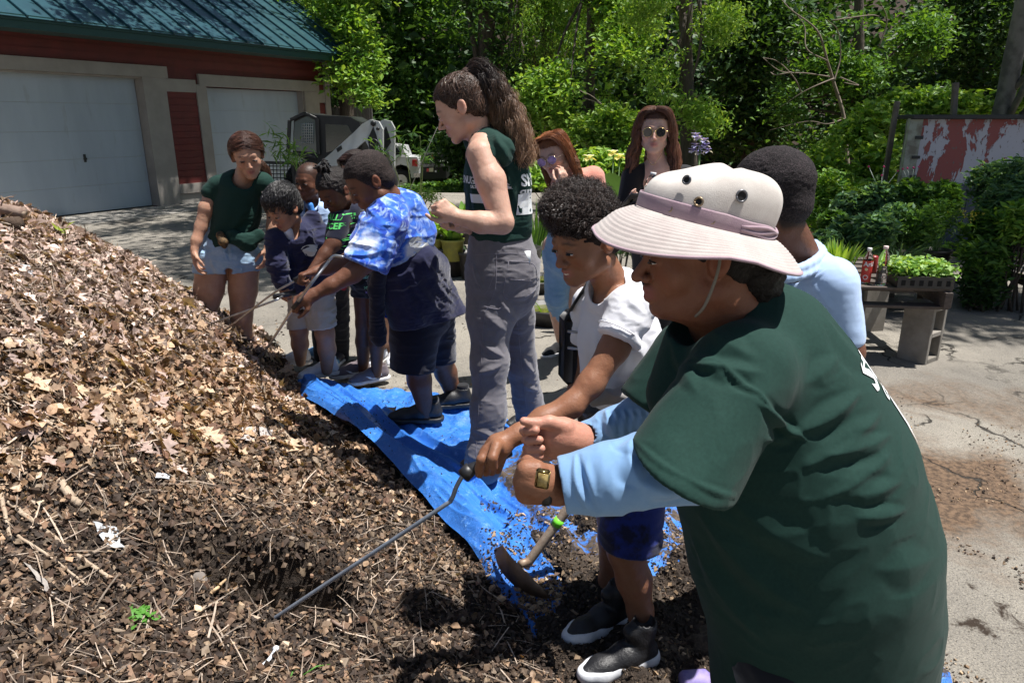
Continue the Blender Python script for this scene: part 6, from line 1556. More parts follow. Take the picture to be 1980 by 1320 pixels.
def build_right():
    rng = np.random.default_rng(9)
    wood = mat('old_pallet_wood',(.12,.095,.08),.85,c2=(.07,.055,.045),nf=12,bump=.003,bf=50,stretch=(1,6,6))
    yaw = math.radians(-7);cy,sy = math.cos(yaw),math.sin(yaw);R_ = A([[cy,-sy,0],[sy,cy,0],[0,0,1]]);o0 = A([2.80,4.43,.388]);W = lambda x,y,z: o0+R_ @ A([x,y,z])
    e = empty('pallet_table',W(-.6,.5,-.388),'weathered wooden pallet laid on concrete blocks as a plant table','table')
    for k in range(7): v,f = box(W(-.62,.05+k*.165,.128),(1.24,.10,.018),R=R_,bev=.002);obj('plank',v,f,wood,e,smooth=False)
    for k in range(3): v,f = box(W(-.62,.05+k*.5,.009),(1.24,.10,.018),R=R_,bev=.002);obj('plank',v,f,wood,e,smooth=False)
    for x in (-.03,-.62,-1.21): v,f = box(W(x,.5,.069),(.045,1.08,.098),R=R_,bev=.002);obj('stringer',v,f,wood,e,smooth=False)
    blk = mat('concrete_block',(.30,.275,.24),.95,c2=(.20,.18,.15),nf=7,bump=.004,bf=150)
    def cblock(c,ang,lb,rot=True):
        e = empty('concrete_block',c,lb,'block');F_ = [];ca,sa = math.cos(ang),math.sin(ang);R = A([[ca,-sa,0],[sa,ca,0],[0,0,1]])   # local x: holed face normal
        t = .032;H,Wd,D = .39,.19,.19;pr = []
        for y in (-Wd/2+t/2,Wd/2-t/2): pr.append(((0,y,H/2),(D,t,H)))
        for z in (t/2,H/2,H-t/2): pr.append(((0,0,z),(D-.001,Wd-2*t,t)))
        v,f = join([box(A(c)+R @ A(a),s,R=R,bev=.003) for a,s in pr]);obj('shell',v,f,blk,e,smooth=False)
        v,f = box(A(c)+R @ A([-.03,0,H/2]),(.01,Wd-2*t-.002,H-.02),R=R);return e
    cblock(A([2.755,4.60,0]),math.atan2(-.81,.58),'grey concrete block standing on end under the near corner of the pallet');cblock(A([1.75,4.72,0]),0,'concrete block under the hidden left corner of the pallet')
    cblock(A([2.75,5.35,0]),.2,'concrete block in shadow under the back right corner of the pallet');cblock(A([1.8,5.5,0]),.1,'concrete block in shadow under the back left corner of the pallet')
    ZT = .388+.137
    # bottles
    red = mat('red_label',(.55,.035,.03),.4,c2=(.62,.06,.04),nf=12)
    b = empty('iced_tea_bottle',PZ(1672,548,ZT),'red labelled drink bottle with a white cap on the pallet','bottle');c = PZ(1672,548,ZT);bottle(b,c,.031,.235,capc=(.75,.75,.75),label=(.06,.66,red),seedk=1)
    tv,tf = text_mesh('AriZona',.042,.0012);tv = tv-A([tv[:,0].min()+.0,0,0]);al = -math.pi/2-.55-.7
    V = A([c+A([.0325*math.cos(al+p[0]/.0325+.0),.0325*math.sin(al+p[0]/.0325),.235*.56+p[1]]) for p in tv]);obj('lettering',V,tf,M_print,b,smooth=False)
    al0 = -math.pi/2-.55
    for (z,r_,m_) in ((.20,.016,M_print),(.20,.011,red),(.42,.010,mat('pale_label',(.7,.6,.35),.5))):
        V = [c+A([.0326*math.cos(al0+r_*math.cos(t)/.0325),.0326*math.sin(al0+r_*math.cos(t)/.0325),.235*z+r_*math.sin(t)])*A([1,1,1])+A([0,-.0004 if m_ is red else 0,0]) for t in np.linspace(0,6.283,15)[:-1]];obj('label_art',V,[tuple(range(14))],m_,b,smooth=False)
    b = empty('water_bottle',PZ(1702,551,ZT),'clear waisted water bottle beside the red labelled bottle','bottle');bottle(b,PZ(1702,551,ZT),.033,.255,capc=(.80,.62,.58),waist=True,seedk=2,water=.6)
    c = PZ(1685,527,ZT);v,f = lathe([(.028,0),(.031,.01),(.031,.11),(.027,.12)],18,c);o = obj('red_can',v,f,mat('dark_red_can',(.25,.02,.02),.35));tag(o,'dark red can half hidden between the two bottles','can')
    # seedling tray
    c = PZ(1788,558,ZT);e = empty('seedling_tray',c,'black tray packed with bright green seedlings on the pallet','seedling tray');R2 = R_
    def T(x,y,z): return c+R_ @ A([x,y,z])
    v,f = join([box(T(0,.14,.008),(.34,.29,.012),R=R_),box(T(0,0,.04),(.34,.008,.07),R=R_),box(T(0,.28,.04),(.34,.008,.07),R=R_),box(T(-.166,.14,.04),(.008,.28,.07),R=R_),box(T(.166,.14,.04),(.008,.28,.07),R=R_),box(T(0,0,.073),(.36,.016,.008),R=R_)]);obj('tray',v,f,M_pot,e,smooth=False)
    for k in range(6): v,f = box(T(-.135+k*.054,-.0045,.035),(.026,.002,.035),R=R_);obj('slot',v,f,mat('slot_black',(.004,.004,.004),.9),e,smooth=False)
    v,f = box(T(0,.14,.055),(.32,.27,.02),R=R_);obj('potting_mix',v,f,M_mix,e,smooth=False)
    P_ = A([T(rng.uniform(-.18,.19),rng.uniform(-.01,.30),.08+.055*rng.random()+.03*math.sin(k)) for k in range(800)]);V,F_,cc = leaves(P_,.042,A([(.20,.38,.08),(.28,.46,.12),(.14,.28,.06),(.36,.52,.20)]),rng,.1,.75,up=1.5);obj('foliage',V,F_,M_leaf,e,smooth=False,col=cc)
    c = PZ(1628,540,ZT);e = empty('plug_tray',c,'small tray of upright lime green leaves at the left of the pallet','seedling tray');v,f = box(c+A([0,.10,.04]),(.16,.2,.08),R=R_,bev=.004);obj('tray',v,f,M_pot,e,smooth=False);tuft(e,c+A([0,.10,.08]),90,.17,.013,.4,PAL['lime'],rng,.11,.30,wide=.7)
    # potted perennials behind: rows on low benches
    bw = mat('bench_wood',(.10,.08,.065),.9,c2=(.06,.05,.04),nf=8)
    bench = empty('low_bench',(2.9,6.3,0),'low plank bench hidden under the potted perennials','bench')
    for k in range(4): v,f = box((2.6,5.75+k*.22,.22),(1.9,.18,.03));obj('plank',v,f,bw,bench,smooth=False)
    for x in (1.75,2.6,3.45):
        for y in (5.8,6.4): v,f = box((x,y,.10),(.09,.09,.205));obj('leg',v,f,bw,bench,smooth=False)
    defs = [(1598,470,5.9,'blue',26,22,'blue-green leaved',.05,.5),(1640,455,6.0,'blue',34,30,'variegated broad leaved',.08,.55),(1690,450,5.8,'blue',38,34,'tall variegated',.09,.5),(1735,430,6.2,'blue',40,40,'bushy grey green',.05,.4),(1780,440,6.0,'mid',40,36,'fine dark leaved',.05,.3),
            (1820,420,6.3,'mid',38,40,'feathery yellow tipped',.035,.25),(1700,390,6.8,'blue',38,34,'silver stemmed',.06,.4),(1760,380,6.8,'mid',36,34,'rose pink budded',.06,.4),(1820,385,7.0,'mid',34,32,'lily leaved',.09,.25),(1640,400,6.9,'blue',30,26,'toothed leaved',.06,.45),(1610,430,6.4,'mid',28,26,'mint like',.045,.5)]
    pos = ['nearest the polo shirt','next to the mint like one','above the red labelled bottle','above the seedling tray','behind the right half of the seedling tray','at the right end of the bench','below the leaning grey post','left of the peeling board','under the peeling board','behind the variegated row','left end of the back row']
    for i,(px,py,y,pl,r,h,lb,sz,el) in enumerate(defs):
        c = Q(px,py,y);b = A([c[0],y,.235 if y < 6.5 else 0.]);e = empty('potted_perennial',b,lb+' perennial in a black pot, '+pos[i],'potted plant');pot(e,b,.13,.22)
        g = np.random.default_rng(100+i);R__ = RW(r,px,py,y);n = 900;d = g.normal(0,1,(n,3));d /= np.linalg.norm(d,axis=1)[:,None];p = c+d*R__*A([1.05,.9,1.0])*(g.random((n,1))**.45);V,F_,cc = leaves(p,sz*1.3,PAL[pl],g,.1,el); 
        if pl == 'blue': cc = cc*(1+.5*(g.random((n,1)) < .25)).repeat(4,0)
        obj('foliage',V,F_,M_leaf,e,smooth=False,col=cc);pr = [tube(spline([b+A([0,0,.18]),(b+q)/2+g.normal(0,.03,3)+A([0,0,.1]),q],6),.004,4) for q in p[:14]];v,f = join(pr);obj('stems',v,f,mat('stem_green',(.10,.20,.05),.6),e)
        if 'pink' in lb or 'silver' in lb:
            for k in range(4):
                q = c+A([g.uniform(-.15,.2),g.uniform(-.1,.1),R__+.05+g.uniform(0,.12)]);v,f = lathe([(.001,-.01),(.012,0),(.001,.012)],8,q);obj('bud',v,f[:-2],mat('magenta_bud',(.55,.03,.16),.5),e);v,f = tube([c+A([0,0,R__*.4]),q],.003,4);obj('stem',v,f,mat('silver_stem',(.35,.40,.33),.6),e)
        if 'yellow' in lb:
            P_ = c+A([.25,0,.02])+g.normal(0,1,(60,3))*A([.10,.05,.03]);V,F_,cc = leaves(P_,.025,A([(.6,.5,.08),(.5,.45,.1)]),g);obj('flowers',V,F_,M_leaf,e,smooth=False,col=cc)
    e = empty('potted_grass',(2.75,5.75,.235),'arching grass in a pot directly behind the seedling tray','potted plant');pot(e,A([2.75,5.7,.235]),.12,.2);tuft(e,A([2.75,5.7,.42]),90,.42,.006,1.2,PAL['blue'],rng,.06,.9)
    e = empty('potted_grass',(3.1,5.8,.235),'second arching grass right of the seedling tray','potted plant');pot(e,A([3.15,5.75,.235]),.12,.2);tuft(e,A([3.15,5.75,.42]),90,.40,.006,1.3,PAL['blue'],rng,.06,.9)
    # right hand bench with tall plants
    b2 = empty('side_bench',(4.5,6.0,0),'dark wooden bench at the right edge of the frame','bench')
    for k in range(5): v,f = box((4.75,5.55+k*.2,.50),(.9,.17,.03));obj('plank',v,f,bw,b2,smooth=False)
    for x,y in ((4.35,5.55),(4.35,6.35),(5.1,5.55),(5.1,6.35)): v,f = box((x,y,.24),(.08,.08,.485));obj('leg',v,f,bw,b2,smooth=False)
    v,f = box((4.35,5.95,.25),(.03,.7,.08));obj('brace',v,f,bw,b2,smooth=False)
    for i,(px,py,y,pl,r,lb,sz,el) in enumerate(((1920,450,6.3,'mid',42,'upright leafy plant on the ground left of the side bench',.10,.28),(1950,400,6.4,'blue',40,'tall serrated plant rising over the side bench',.10,.28),(1905,510,6.0,'mid',36,'low leafy plant at the foot of the side bench',.08,.35),(1970,355,6.6,'blue',40,'silvery plant at the top right under the peeling board',.08,.3),(1920,355,7.0,'blue',34,'grey green plant just below the peeling board',.07,.4),(1985,430,5.9,'bright',34,'bright leaved plant cut by the right edge of the frame',.07,.4),(1900,560,5.9,'dark',26,'small dark plant at the path edge',.06,.4))):
        c = Q(px,py,y);shrub(lb,[(px,py,y,r,1.25)],1300,sz,pl,120+i,k=3,spread=.05,elong=el,cat='plant',name='garden_plant',base=A([c[0],y,0]),gap=None,stems=10)
    for (x,y,lb) in ((4.6,5.8,'black pot on the near end of the side bench'),(4.7,6.2,'black pot at the middle of the side bench')):
        e = empty('nursery_pot',(x,y,.515),lb,'pot');pot(e,A([x,y,.515]),.12,.2);tuft(e,A([x,y,.7]),14,.2,.02,.5,PAL['mid'],rng,.05)
    # box with peeling red and white paint
    Y = 8.6;e = empty('peeling_box',(Q(1870,360,Y)[0],Y,0),'old wooden box body with white paint peeling over faded red','box');m = bpy.data.materials.new('peeling_paint');m.use_nodes = True;nt = m.node_tree;N = nt.nodes;tc = N.new('ShaderNodeTexCoord');mp = N.new('ShaderNodeMapping');mp.inputs['Scale'].default_value = (1.6,1.6,.75);lnk(nt,tc.outputs['Object'],mp.inputs[0])
    t1 = N.new('ShaderNodeTexNoise');t1.inputs['Scale'].default_value = 1.9;t1.inputs['Detail'].default_value = 12;t1.inputs['Roughness'].default_value = .66;t1.inputs['Distortion'].default_value = .35;lnk(nt,mp.outputs[0],t1.inputs[0]);r = N.new('ShaderNodeMapRange');r.inputs[1].default_value = .512;r.inputs[2].default_value = .520;lnk(nt,t1.outputs[0],r.inputs[0])
    mx = N.new('ShaderNodeMix');mx.data_type = 'RGBA';lnk(nt,r.outputs[0],mx.inputs[0]);mx.inputs[6].default_value = (.46,.46,.52,1);mx.inputs[7].default_value = (.27,.075,.07,1);t2 = N.new('ShaderNodeTexNoise');t2.inputs['Scale'].default_value = 22;t2.inputs['Detail'].default_value = 5;lnk(nt,mp.outputs[0],t2.inputs[0]);r2 = N.new('ShaderNodeMapRange');r2.inputs[1].default_value = .62;r2.inputs[2].default_value = .66;lnk(nt,t2.outputs[0],r2.inputs[0])
    m2 = N.new('ShaderNodeMix');m2.data_type = 'RGBA';lnk(nt,r2.outputs[0],m2.inputs[0]);lnk(nt,mx.outputs[2],m2.inputs[6]);m2.inputs[7].default_value = (.16,.13,.12,1);lnk(nt,m2.outputs[2],N['Principled BSDF'].inputs['Base Color']);bp = N.new('ShaderNodeBump');bp.inputs['Distance'].default_value = .004;bp.invert = True;lnk(nt,r.outputs[0],bp.inputs['Height']);lnk(nt,bp.outputs[0],N['Principled BSDF'].inputs['Normal']);N['Principled BSDF'].inputs['Roughness'].default_value = .7
    xl = Q(1772,300,Y)[0];zt = Q(1860,229,Y)[2];zb = Q(1860,358,Y)[2];dk = mat('dark_box_trim',(.02,.022,.025),.6);gw = mat('grey_white_paint',(.30,.33,.28),.7,c2=(.16,.15,.12),nf=5,thr=(.45,.6))
    v,f = box((xl+1.3,Y+.02,(zt+zb)/2),(2.6,.04,zt-zb));obj('front_panel',v,f,m,e,smooth=False)
    v,f = join([box((xl+1.25,Y+.1,zt+.015),(2.8,.36,.05),bev=.008),box((xl+1.6,Y+.7,zt+.013),(2.2,1.1,.05),bev=.008)]);obj('lid',v,f,dk,e,smooth=False)
    v,f = box((xl-.075,Y+.0,(zt+zb)/2),(.15,.06,zt-zb));obj('corner_post',v,f,gw,e,smooth=False)
    for k in range(3): v,f = box((xl-.02,Y-.035,zb+.10+k*.22),(.09,.012,.035));obj('hinge',v,f,dk,e,smooth=False)
    v,f = box((xl+.22,Y+.6,(zt+zb)/2),(.04,1.1,zt-zb),rz=-.58);obj('side_panel',v,f,gw,e,smooth=False);v,f = box((xl+1.75,Y+.65,(zt+zb)/2),(2.2,1.15,zt-zb-.02));obj('inner_box',v,f,dk,e,smooth=False)
    bl = mat('blue_grey_boards',(.10,.12,.15),.8,c2=(.06,.07,.09),nf=6)
    for k in range(9): v,f = box((xl+.3+k*.26,Y+.03,zb/2),(.25,.03,zb-.02));obj('board',v,f,bl,e,smooth=False)
    v,f = box((xl+1.3,Y+.0,zb-.02),(2.6,.07,.07));obj('sill',v,f,bl,e,smooth=False)
# ------------------------------------------------------------------ the people, one block each
def person(label,base):
    return empty('person',(base[0],base[1],max(0.0,base[2])),label,'person')

# --- woman with the tall curly ponytail, middle
def build_ponytail():
    p = person('tall young woman with a long curly ponytail, sleeveless green shirt and grey work trousers',GP(950,880,.03))
    H = Head(893,208,2.85,-95,27,1.0,nose=1.12,fat=-.002,lips=.9,nosew=.85)
    B = Field();H.build(B);H.neck(B,Q(930,272,2.93),.050,.056)
    C(B,[(935,285,2.80,30),(945,285,3.08,30)],.03)
    C(B,[(948,300,2.93,44),(958,440,2.95,50)],.03)
    C(B,[(929,298,2.74,28),(949,350,2.70,28.5),(970,425,2.66,22.5)],.02)
    C(B,[(972,432,2.66,22),(930,430,2.63,21),(885,420,2.62,14.5)],.014)
    C(B,[(930,300,3.12,30),(935,430,3.08,24)],.02);C(B,[(935,432,3.08,22),(890,436,2.85,15)],.02)
    w = Q(883,419,2.62);hand(B,w,Q(852,398,2.60)-w,A([.25,.6,-.5]),.90,curl=1.15,side=1,thumb=.3)
    w = Q(886,437,2.84);hand(B,w,Q(862,437,2.80)-w,A([.1,-.3,1]),.85,curl=1.0,side=-1)
    o = bodymesh(B,.0040,SK_LIGHT,p,H,brow=(.035,.02,.014),lip=(.42,.17,.14))
    H.eyes(p,openness=.75)
    # shirt
    T = Field()
    C(T,[(950,292,2.93,48),(962,350,2.94,59),(966,420,2.95,58),(969,474,2.96,56)],.05)
    C(T,[(938,280,2.82,30),(952,278,3.06,30)],.04)
    C(T,[(924,264,2.90,28),(962,275,2.92,32)],.02);C(T,[(938,268,2.86,24),(966,292,2.76,30)],.02)
    C(T,[(982,300,2.86,22),(1000,360,2.88,17),(1004,440,2.90,18)],.04)
    T.cone(H.w((0,-.022,-.062)),Q(928,262,2.93),.046,.049,.012,op=1)
    T.cut(Q(968,486,2.96),(0.05,0,-1))
    fo = [((940,275,2.75),(985,330,2.70),.010,.009),((958,262,2.8),(1002,330,2.74),.010,.010),((975,290,2.75),(1012,420,2.76),.011,.010),
          ((955,300,2.7),(975,410,2.7),.010,.012),((915,330,2.75),(935,455,2.75),.010,.006),((1000,350,2.75),(985,455,2.74),.012,.009),((1018,460,2.8),(965,470,2.72),.009,.009)]
    sh = garment('sleeveless_shirt',T,.005,M_green,p,wr=[dict(amp=.008,freq=9,axis=(0,0,1),stretch=.35,seed=4),dict(amp=.003,freq=24,seed=8)],fo=fo)
    bv = bvh_of(sh)
    # trousers
    R = Field()
    C(R,[(968,474,2.96,63),(974,520,2.96,67),(976,556,2.98,66)],.04)
    C(R,[(952,545,2.93,50),(948,610,2.90,42),(947,700,2.87,34),(945,790,2.84,31),(938,885,2.80,33),(934,905,2.80,34)],.05)
    C(R,[(990,545,3.04,46),(1000,610,3.10,32),(1007,700,3.18,29),(1020,770,3.28,28),(1032,822,3.34,32)],.03)
    R.cut(GP(934,912,.03)+A([0,0,.015]),(0,0,-1))
    fo = [((915,510,2.7),(935,560,2.7),.006,.006),((990,575,2.8),(1035,560,2.85),.012,.012),((930,660,2.7),(975,690,2.75),.009,.010),((925,720,2.7),(970,705,2.72),.008,.008),
          ((960,850,2.7),(915,830,2.7),.008,.007),((1010,690,3.1),(1032,720,3.1),.008,.008),((1010,740,3.1),(1040,755,3.15),.008,.008),((965,575,2.75),(1000,620,2.85),.01,.008),((935,600,2.75),(978,640,2.75),.010,.007)]
    tr = garment('trousers',R,.005,M_grey,p,wr=[dict(amp=.010,freq=8,axis=(0,0,1),stretch=1.6,seed=14),dict(amp=.004,freq=22,seed=18)],fo=fo)
    tb = bvh_of(tr)
    # seams, pockets, waistband laid as thin strips on the cloth
    def seam(pts,y,r=.0016,name='seam',m=None):
        P_ = []
        for a,b in spline([(a,b,0) for a,b in pts],len(pts)*6)[:,:2]:
            o_ = A([0,0,CAMZ]);dd = Vector(nrm(Q(a,b,y)-o_));hit = tb.ray_cast(Vector(o_),dd,9)
            if hit[0] is not None: P_.append(A(hit[0]))
        if len(P_) > 2:
            v,f = tube(P_,r,4);obj(name,v,f,m or M_seam,tr)
    M_seam = mat('trouser_seam',(.17,.16,.19),.8)
    for pts in ([(960,492),(957,560),(938,610),(930,700),(925,800),(920,890)],[(908,497),(918,540),(938,568),(958,520),(960,495)],
                [(984,505),(1030,510),(1038,540),(1030,565),(1000,578),(974,570),(984,505)],[(985,540),(1030,543)],[(905,500),(912,494),(970,490),(1030,492)],
                [(935,592),(965,597),(975,580)],[(1000,620),(1008,700),(1018,790)]):
        seam(pts,2.9)
    v,f = box(Q(1008,497,2.86),(.075,.01,.05),rz=-.1);obj('paper_in_pocket',v,f,M_print,tr)
    # prints
    u = nrm(A([.10,-.99,0])); 
    for txt,o_,uu,sz in (('SNUG HARBOR',Q(909,352,2.78),A([.55,-.83,0]),.040),('CULTURAL CENTER',Q(910,364,2.78),A([.55,-.83,0]),.014)):
        tv,tf = text_mesh(txt,sz,.001)
        v,f = lay(tv,tf,bv,o_,nrm(uu),A([0,0,1.]),.002);obj('print',v,f,M_print,sh,smooth=False)
    v,f = lay([(x*.055,y*.017) for x in np.linspace(-1,1,9) for y in (-1,1)],[(2*i,2*i+2,2*i+3,2*i+1) for i in range(8)],bv,Q(906,386,2.80),nrm(A([.55,-.83,0])),A([0,0,1.]),.002)
    obj('print_panel',v,f,M_print,sh,smooth=False)
    for (a,r) in ((0,.016),(2.1,.012),(4.2,.012)):
        cc = Q(905,335,2.78)+A([0,0,.0]);ring = [(math.cos(t)*r+math.cos(a)*.012,math.sin(t)*r+math.sin(a)*.014) for t in np.linspace(0,6.28,11)[:-1]]
        v,f = lay(ring,[tuple(range(10))],bv,cc,nrm(A([.55,-.83,0])),A([0,0,1.]),.002);obj('emblem',v,f,M_print,sh,smooth=False)
    ub = nrm(A([.62,.78,0]))
    for txt,py,sz in (('SNUG HARBOR',349,.062),('CULTURAL CENTER',371,.022)):
        tv,tf = text_mesh(txt,sz,.002)
        tv = tv-A([tv[:,0].min(),0,0])
        v,f = lay(tv,tf,bv,Q(990,py,2.86),ub,A([0,0,1.]),.0022);obj('print',v,f,M_print,sh,smooth=False)
    g = [(x,y) for x in np.linspace(-.02,.25,12) for y in np.linspace(-.045,.035,4)]
    v,f = lay(g,[(4*i+j,4*i+4+j,4*i+5+j,4*i+1+j) for i in range(11) for j in range(3)],bv,Q(998,392,2.86),ub,A([0,0,1.]),.0022)
    obj('print_panel',v,f,M_print,sh,smooth=False)
    # shoes
    M_boot = cloth('tan_suede',(.20,.13,.08),c2=(.14,.09,.06),nf=30)
    shoe(p,GP(943,890,.03),-125,1.0,M_boot,M_rubk,lace=M_lacek)
    shoe(p,GP(1045,818,.0)+A([0,0,.01]),-150,.98,M_leath_k,M_rubk,lace=M_lacek)
    # hair: sleek scalp + curly tail
    hc = (.040,.019,.012);hl = (.27,.15,.085)
    cp = capfield(H,.006,plane=((0,.3,0),(0,1,0)))
    hairmass('hair',cp,.004,trim=H,c=hc,parent=p,wr=[dict(amp=.0020,freq=60,axis=H.M[:,1],stretch=.12,seed=2,ridged=False)])
    kn = H.w((0,-.075,.095))
    F2 = Field();F2.ell(kn,A([.026,.026,.026]),.01);hairmass('hair_knot',F2,.004,hc,p)
    rng = np.random.default_rng(5)
    kl = H.loc(kn[None])[0]
    scalp(H,cp,.005,1500,lambda q: kl-q,p,(.035,.018,.012),(.10,.055,.035),4,10,.10,.0013)
    gl = []
    for i in range(40):
        a = rng.uniform(-1,1);b = rng.uniform(-1,1)
        st_ = H.w((.070*math.sin(a*1.5),.075*math.cos(a*1.3)*(.9),.060-.04*abs(a))) if i % 2 else H.w((.078*a,-.02,.05))
        mid = H.w((.05*math.sin(a*1.5),.0,.112-.02*abs(a)))
        gl.append(([st_,mid,kn],[.012,.010,.008]))
    path = [kn,Q(926,138,2.86),Q(950,172,2.86),Q(976,218,2.87),Q(997,262,2.87),Q(1010,304,2.87),Q(1014,336,2.87)];prad = [.016,.040,.050,.056,.060,.056,.036]
    locks = curly_locks(path,prad,130,7,.0120,.085,.008)
    F3 = Field();F3.chain([A(q) for q in spline(path[:-1],9)],list(np.interp(np.linspace(0,1,9),np.linspace(0,1,6),[.012,.028,.038,.044,.046,.040])),.02)
    hairmass('ponytail',F3,.006,(.030,.016,.011),p,wr=[dict(amp=.012,freq=22,seed=3),dict(amp=.006,freq=55,seed=4)])
    v,f,c = strands(locks,5000,32,.0011,.4,(.0026,110),7,lenvar=.25,jit=.0013)
    obj('ponytail_strand',v,f,M_hair,p,col=haircol(np.c_[c[:,:3],np.clip(c[:,3]*1.6-.6,0,1)],(.030,.017,.012),(.40,.23,.13)))
    return p

# --- boy in the white t-shirt
def build_whiteboy():
    p = person('boy with a curly afro and white t-shirt holding the long bent rod',GP(1215,1255,.04))
    H = Head(1134,463,1.77,-56,17,.90,nose=.88,nosew=1.2,lips=1.35,open=.011,smile=1.,fat=.003)
    B = Field();H.build(B);H.neck(B,Q(1188,560,1.84),.048,.052)
    C(B,[(1195,600,1.82,55),(1208,800,1.85,58)],.02)
    C(B,[(1190,575,1.82,28),(1222,600,1.70,32)],.02);C(B,[(1222,600,1.70,31),(1188,672,1.66,28),(1142,742,1.62,24.5),(1106,783,1.59,22)],.02)
    C(B,[(1104,784,1.59,24),(1050,812,1.56,23),(1003,838,1.53,17),(985,848,1.52,16)],.02)
    # hand over the grip
    w = Q(990,846,1.52)
    C(B,[(985,848,1.52,17),(965,862,1.51,24),(950,880,1.51,25)],.012);C(B,[(960,862,1.47,16),(938,878,1.47,14)],.012)
    for q in ([(945,868,1.47,11.5),(931,888,1.45,10),(927,905,1.46,9),(927,917,1.47,8)],[(953,874,1.50,11.5),(941,896,1.48,10),(940,913,1.50,8.5)],
              [(962,880,1.53,11.5),(953,900,1.52,10),(951,912,1.54,8.5)],[(970,884,1.56,10.5),(964,901,1.56,9),(962,909,1.57,8)],[(960,862,1.45,12),(952,885,1.425,10.5),(955,903,1.43,8.5)]):
        C(B,q,.004)
    # far arm
    C(B,[(1140,585,1.96,30),(1128,680,1.97,26),(1120,760,1.95,22)],.02);C(B,[(1120,760,1.95,21),(1090,800,1.80,18)],.02)
    # legs
    C(B,[(1218,920,1.82,46),(1216,1030,1.785,38),(1210,1062,1.77,35)],.02)
    C(B,[(1210,1062,1.76,35),(1226,1120,1.78,33),(1238,1180,1.78,24),(1243,1240,1.77,20)],.02)
    C(B,[(1190,930,1.95,45),(1192,1040,1.98,34),(1185,1120,2.02,26),(1180,1165,2.03,18)],.02)
    bodymesh(B,.0036,SK_BROWN,p,H,brow=(.035,.018,.012),lip=(.38,.15,.13))
    H.eyes(p,openness=.72)
    # teeth
    th = Field();H.K(th,(-.014,.0860,-.0635),(0,.0925,-.0640),.0042,.0042,.001);H.K(th,(.014,.0860,-.0635),(0,.0925,-.0640),.0042,.0042,.001);v,f = th.mesh(.0015,1);obj('teeth',v,f,mat('teeth',(.75,.70,.62),.3),p)
    M_afro = mat('afro_hair',attr=True,rough=.85,bump=.003,bf=420,spec=.2)
    def ex(fl):
        fl.ell(Q(1120,402,1.79),A([.090,.096,.070]),.015)
        fl.ell(Q(1094,405,1.75),A([.062,.066,.050]),.015)
    cp = capfield(H,.006,plane=((0,.094,.056),(0,.62,-.78)),extra=ex)
    # face side kept free: cut only close to the head
    hairmass('hair',cp,.004,c=(.020,.013,.011),parent=p,wr=[dict(amp=.006,freq=70,seed=3,ridged=False)],m=M_afro)
    # little coils over the afro
    v,f = cp.mesh(.010,1);n = normals(v,f);rng = np.random.default_rng(2)
    pick = rng.integers(0,len(v),5200);S0 = v[pick]+rng.normal(0,.003,(5200,3));Nn = n[pick]
    up_ = H.loc(S0)[:,2] > .035
    S0 = S0[up_];Nn = Nn[up_];m = len(S0);steps = 9
    t = np.linspace(0,1,steps)[None,:,None];ph = rng.random(m)[:,None]*6.28
    a = np.cross(Nn,A([.3,.5,.8]));a /= np.linalg.norm(a,axis=1)[:,None];b = np.cross(Nn,a)
    ang = ph+t[...,0]*9;rad = .0038*(.6+.8*rng.random((m,1)))
    pos = S0[:,None]+Nn[:,None]*(t*.012-.003)+(a[:,None]*np.cos(ang)[...,None]+b[:,None]*np.sin(ang)[...,None])*rad[...,None]
    V = [];Fq = []
    for k,(o1,o2) in enumerate(((1,0),(-.5,.87),(-.5,-.87))): V.append(pos+.0007*(a[:,None]*o1+b[:,None]*o2))
    V = np.stack(V,2).reshape(-1,3);idx = np.arange(m*steps*3).reshape(m,steps,3)
    for k in range(3):
        k2 = (k+1) % 3;Fq.append(np.stack([idx[:,:-1,k],idx[:,:-1,k2],idx[:,1:,k2],idx[:,1:,k]],-1).reshape(-1,4))
    sh = np.repeat(.5+1.0*rng.random(m),steps*3)
    obj('hair_coil',V,np.vstack(Fq),M_hair,p,col=A((.040,.026,.021))*sh[:,None])
    # t-shirt
    T = Field()
    C(T,[(1188,585,1.83,56),(1197,650,1.84,77),(1204,740,1.85,76),(1214,800,1.86,72)],.03)
    C(T,[(1150,590,1.94,38),(1222,596,1.71,43)],.03)
    C(T,[(1168,560,1.84,36),(1200,556,1.84,40)],.02)
    sl = [Q(1222,598,1.695),Q(1186,672,1.655)];dd = nrm(sl[1]-sl[0])
    T.cone(sl[0],sl[1]+dd*.06,RW(43,1222,598,1.72),RW(44,1184,672,1.66),.03,cuts=[(Q(1190,655,1.66),dd)])
    sl = [Q(1140,585,1.95),Q(1130,660,1.96)];d2 = nrm(sl[1]-sl[0])
    T.cone(sl[0],sl[1]+d2*.06,.05,.052,.02,cuts=[(sl[1],d2)])
    T.cone(H.w((0,-.015,-.07)),Q(1176,562,1.80),.047,.049,.004,op=1)
    T.cut(Q(1213,806,1.85),(0,0,-1))
    fo = [((1200,600,1.66),(1270,640,1.72),.010,.004),((1225,640,1.68),(1262,720,1.72),.009,.006),((1150,640,1.75),(1190,780,1.72),.010,.005),((1215,690,1.7),(1180,790,1.72),.010,.006),((1262,730,1.75),(1215,790,1.74),.009,.006),((1215,575,1.7),(1252,610,1.68),.006,.0035)]
    ts = garment('t_shirt',T,.0045,M_white,p,wr=[dict(amp=.0065,freq=9,axis=(0,0,1),stretch=.5,seed=24),dict(amp=.002,freq=28,seed=28)],fo=fo)
    # cuff seam of the sleeve and collar rib
    c0 = Q(1192,650,1.66);a1 = nrm(np.cross(dd,A([0,1,0])));b1 = np.cross(dd,a1);rr = RW(43,1190,655,1.66)
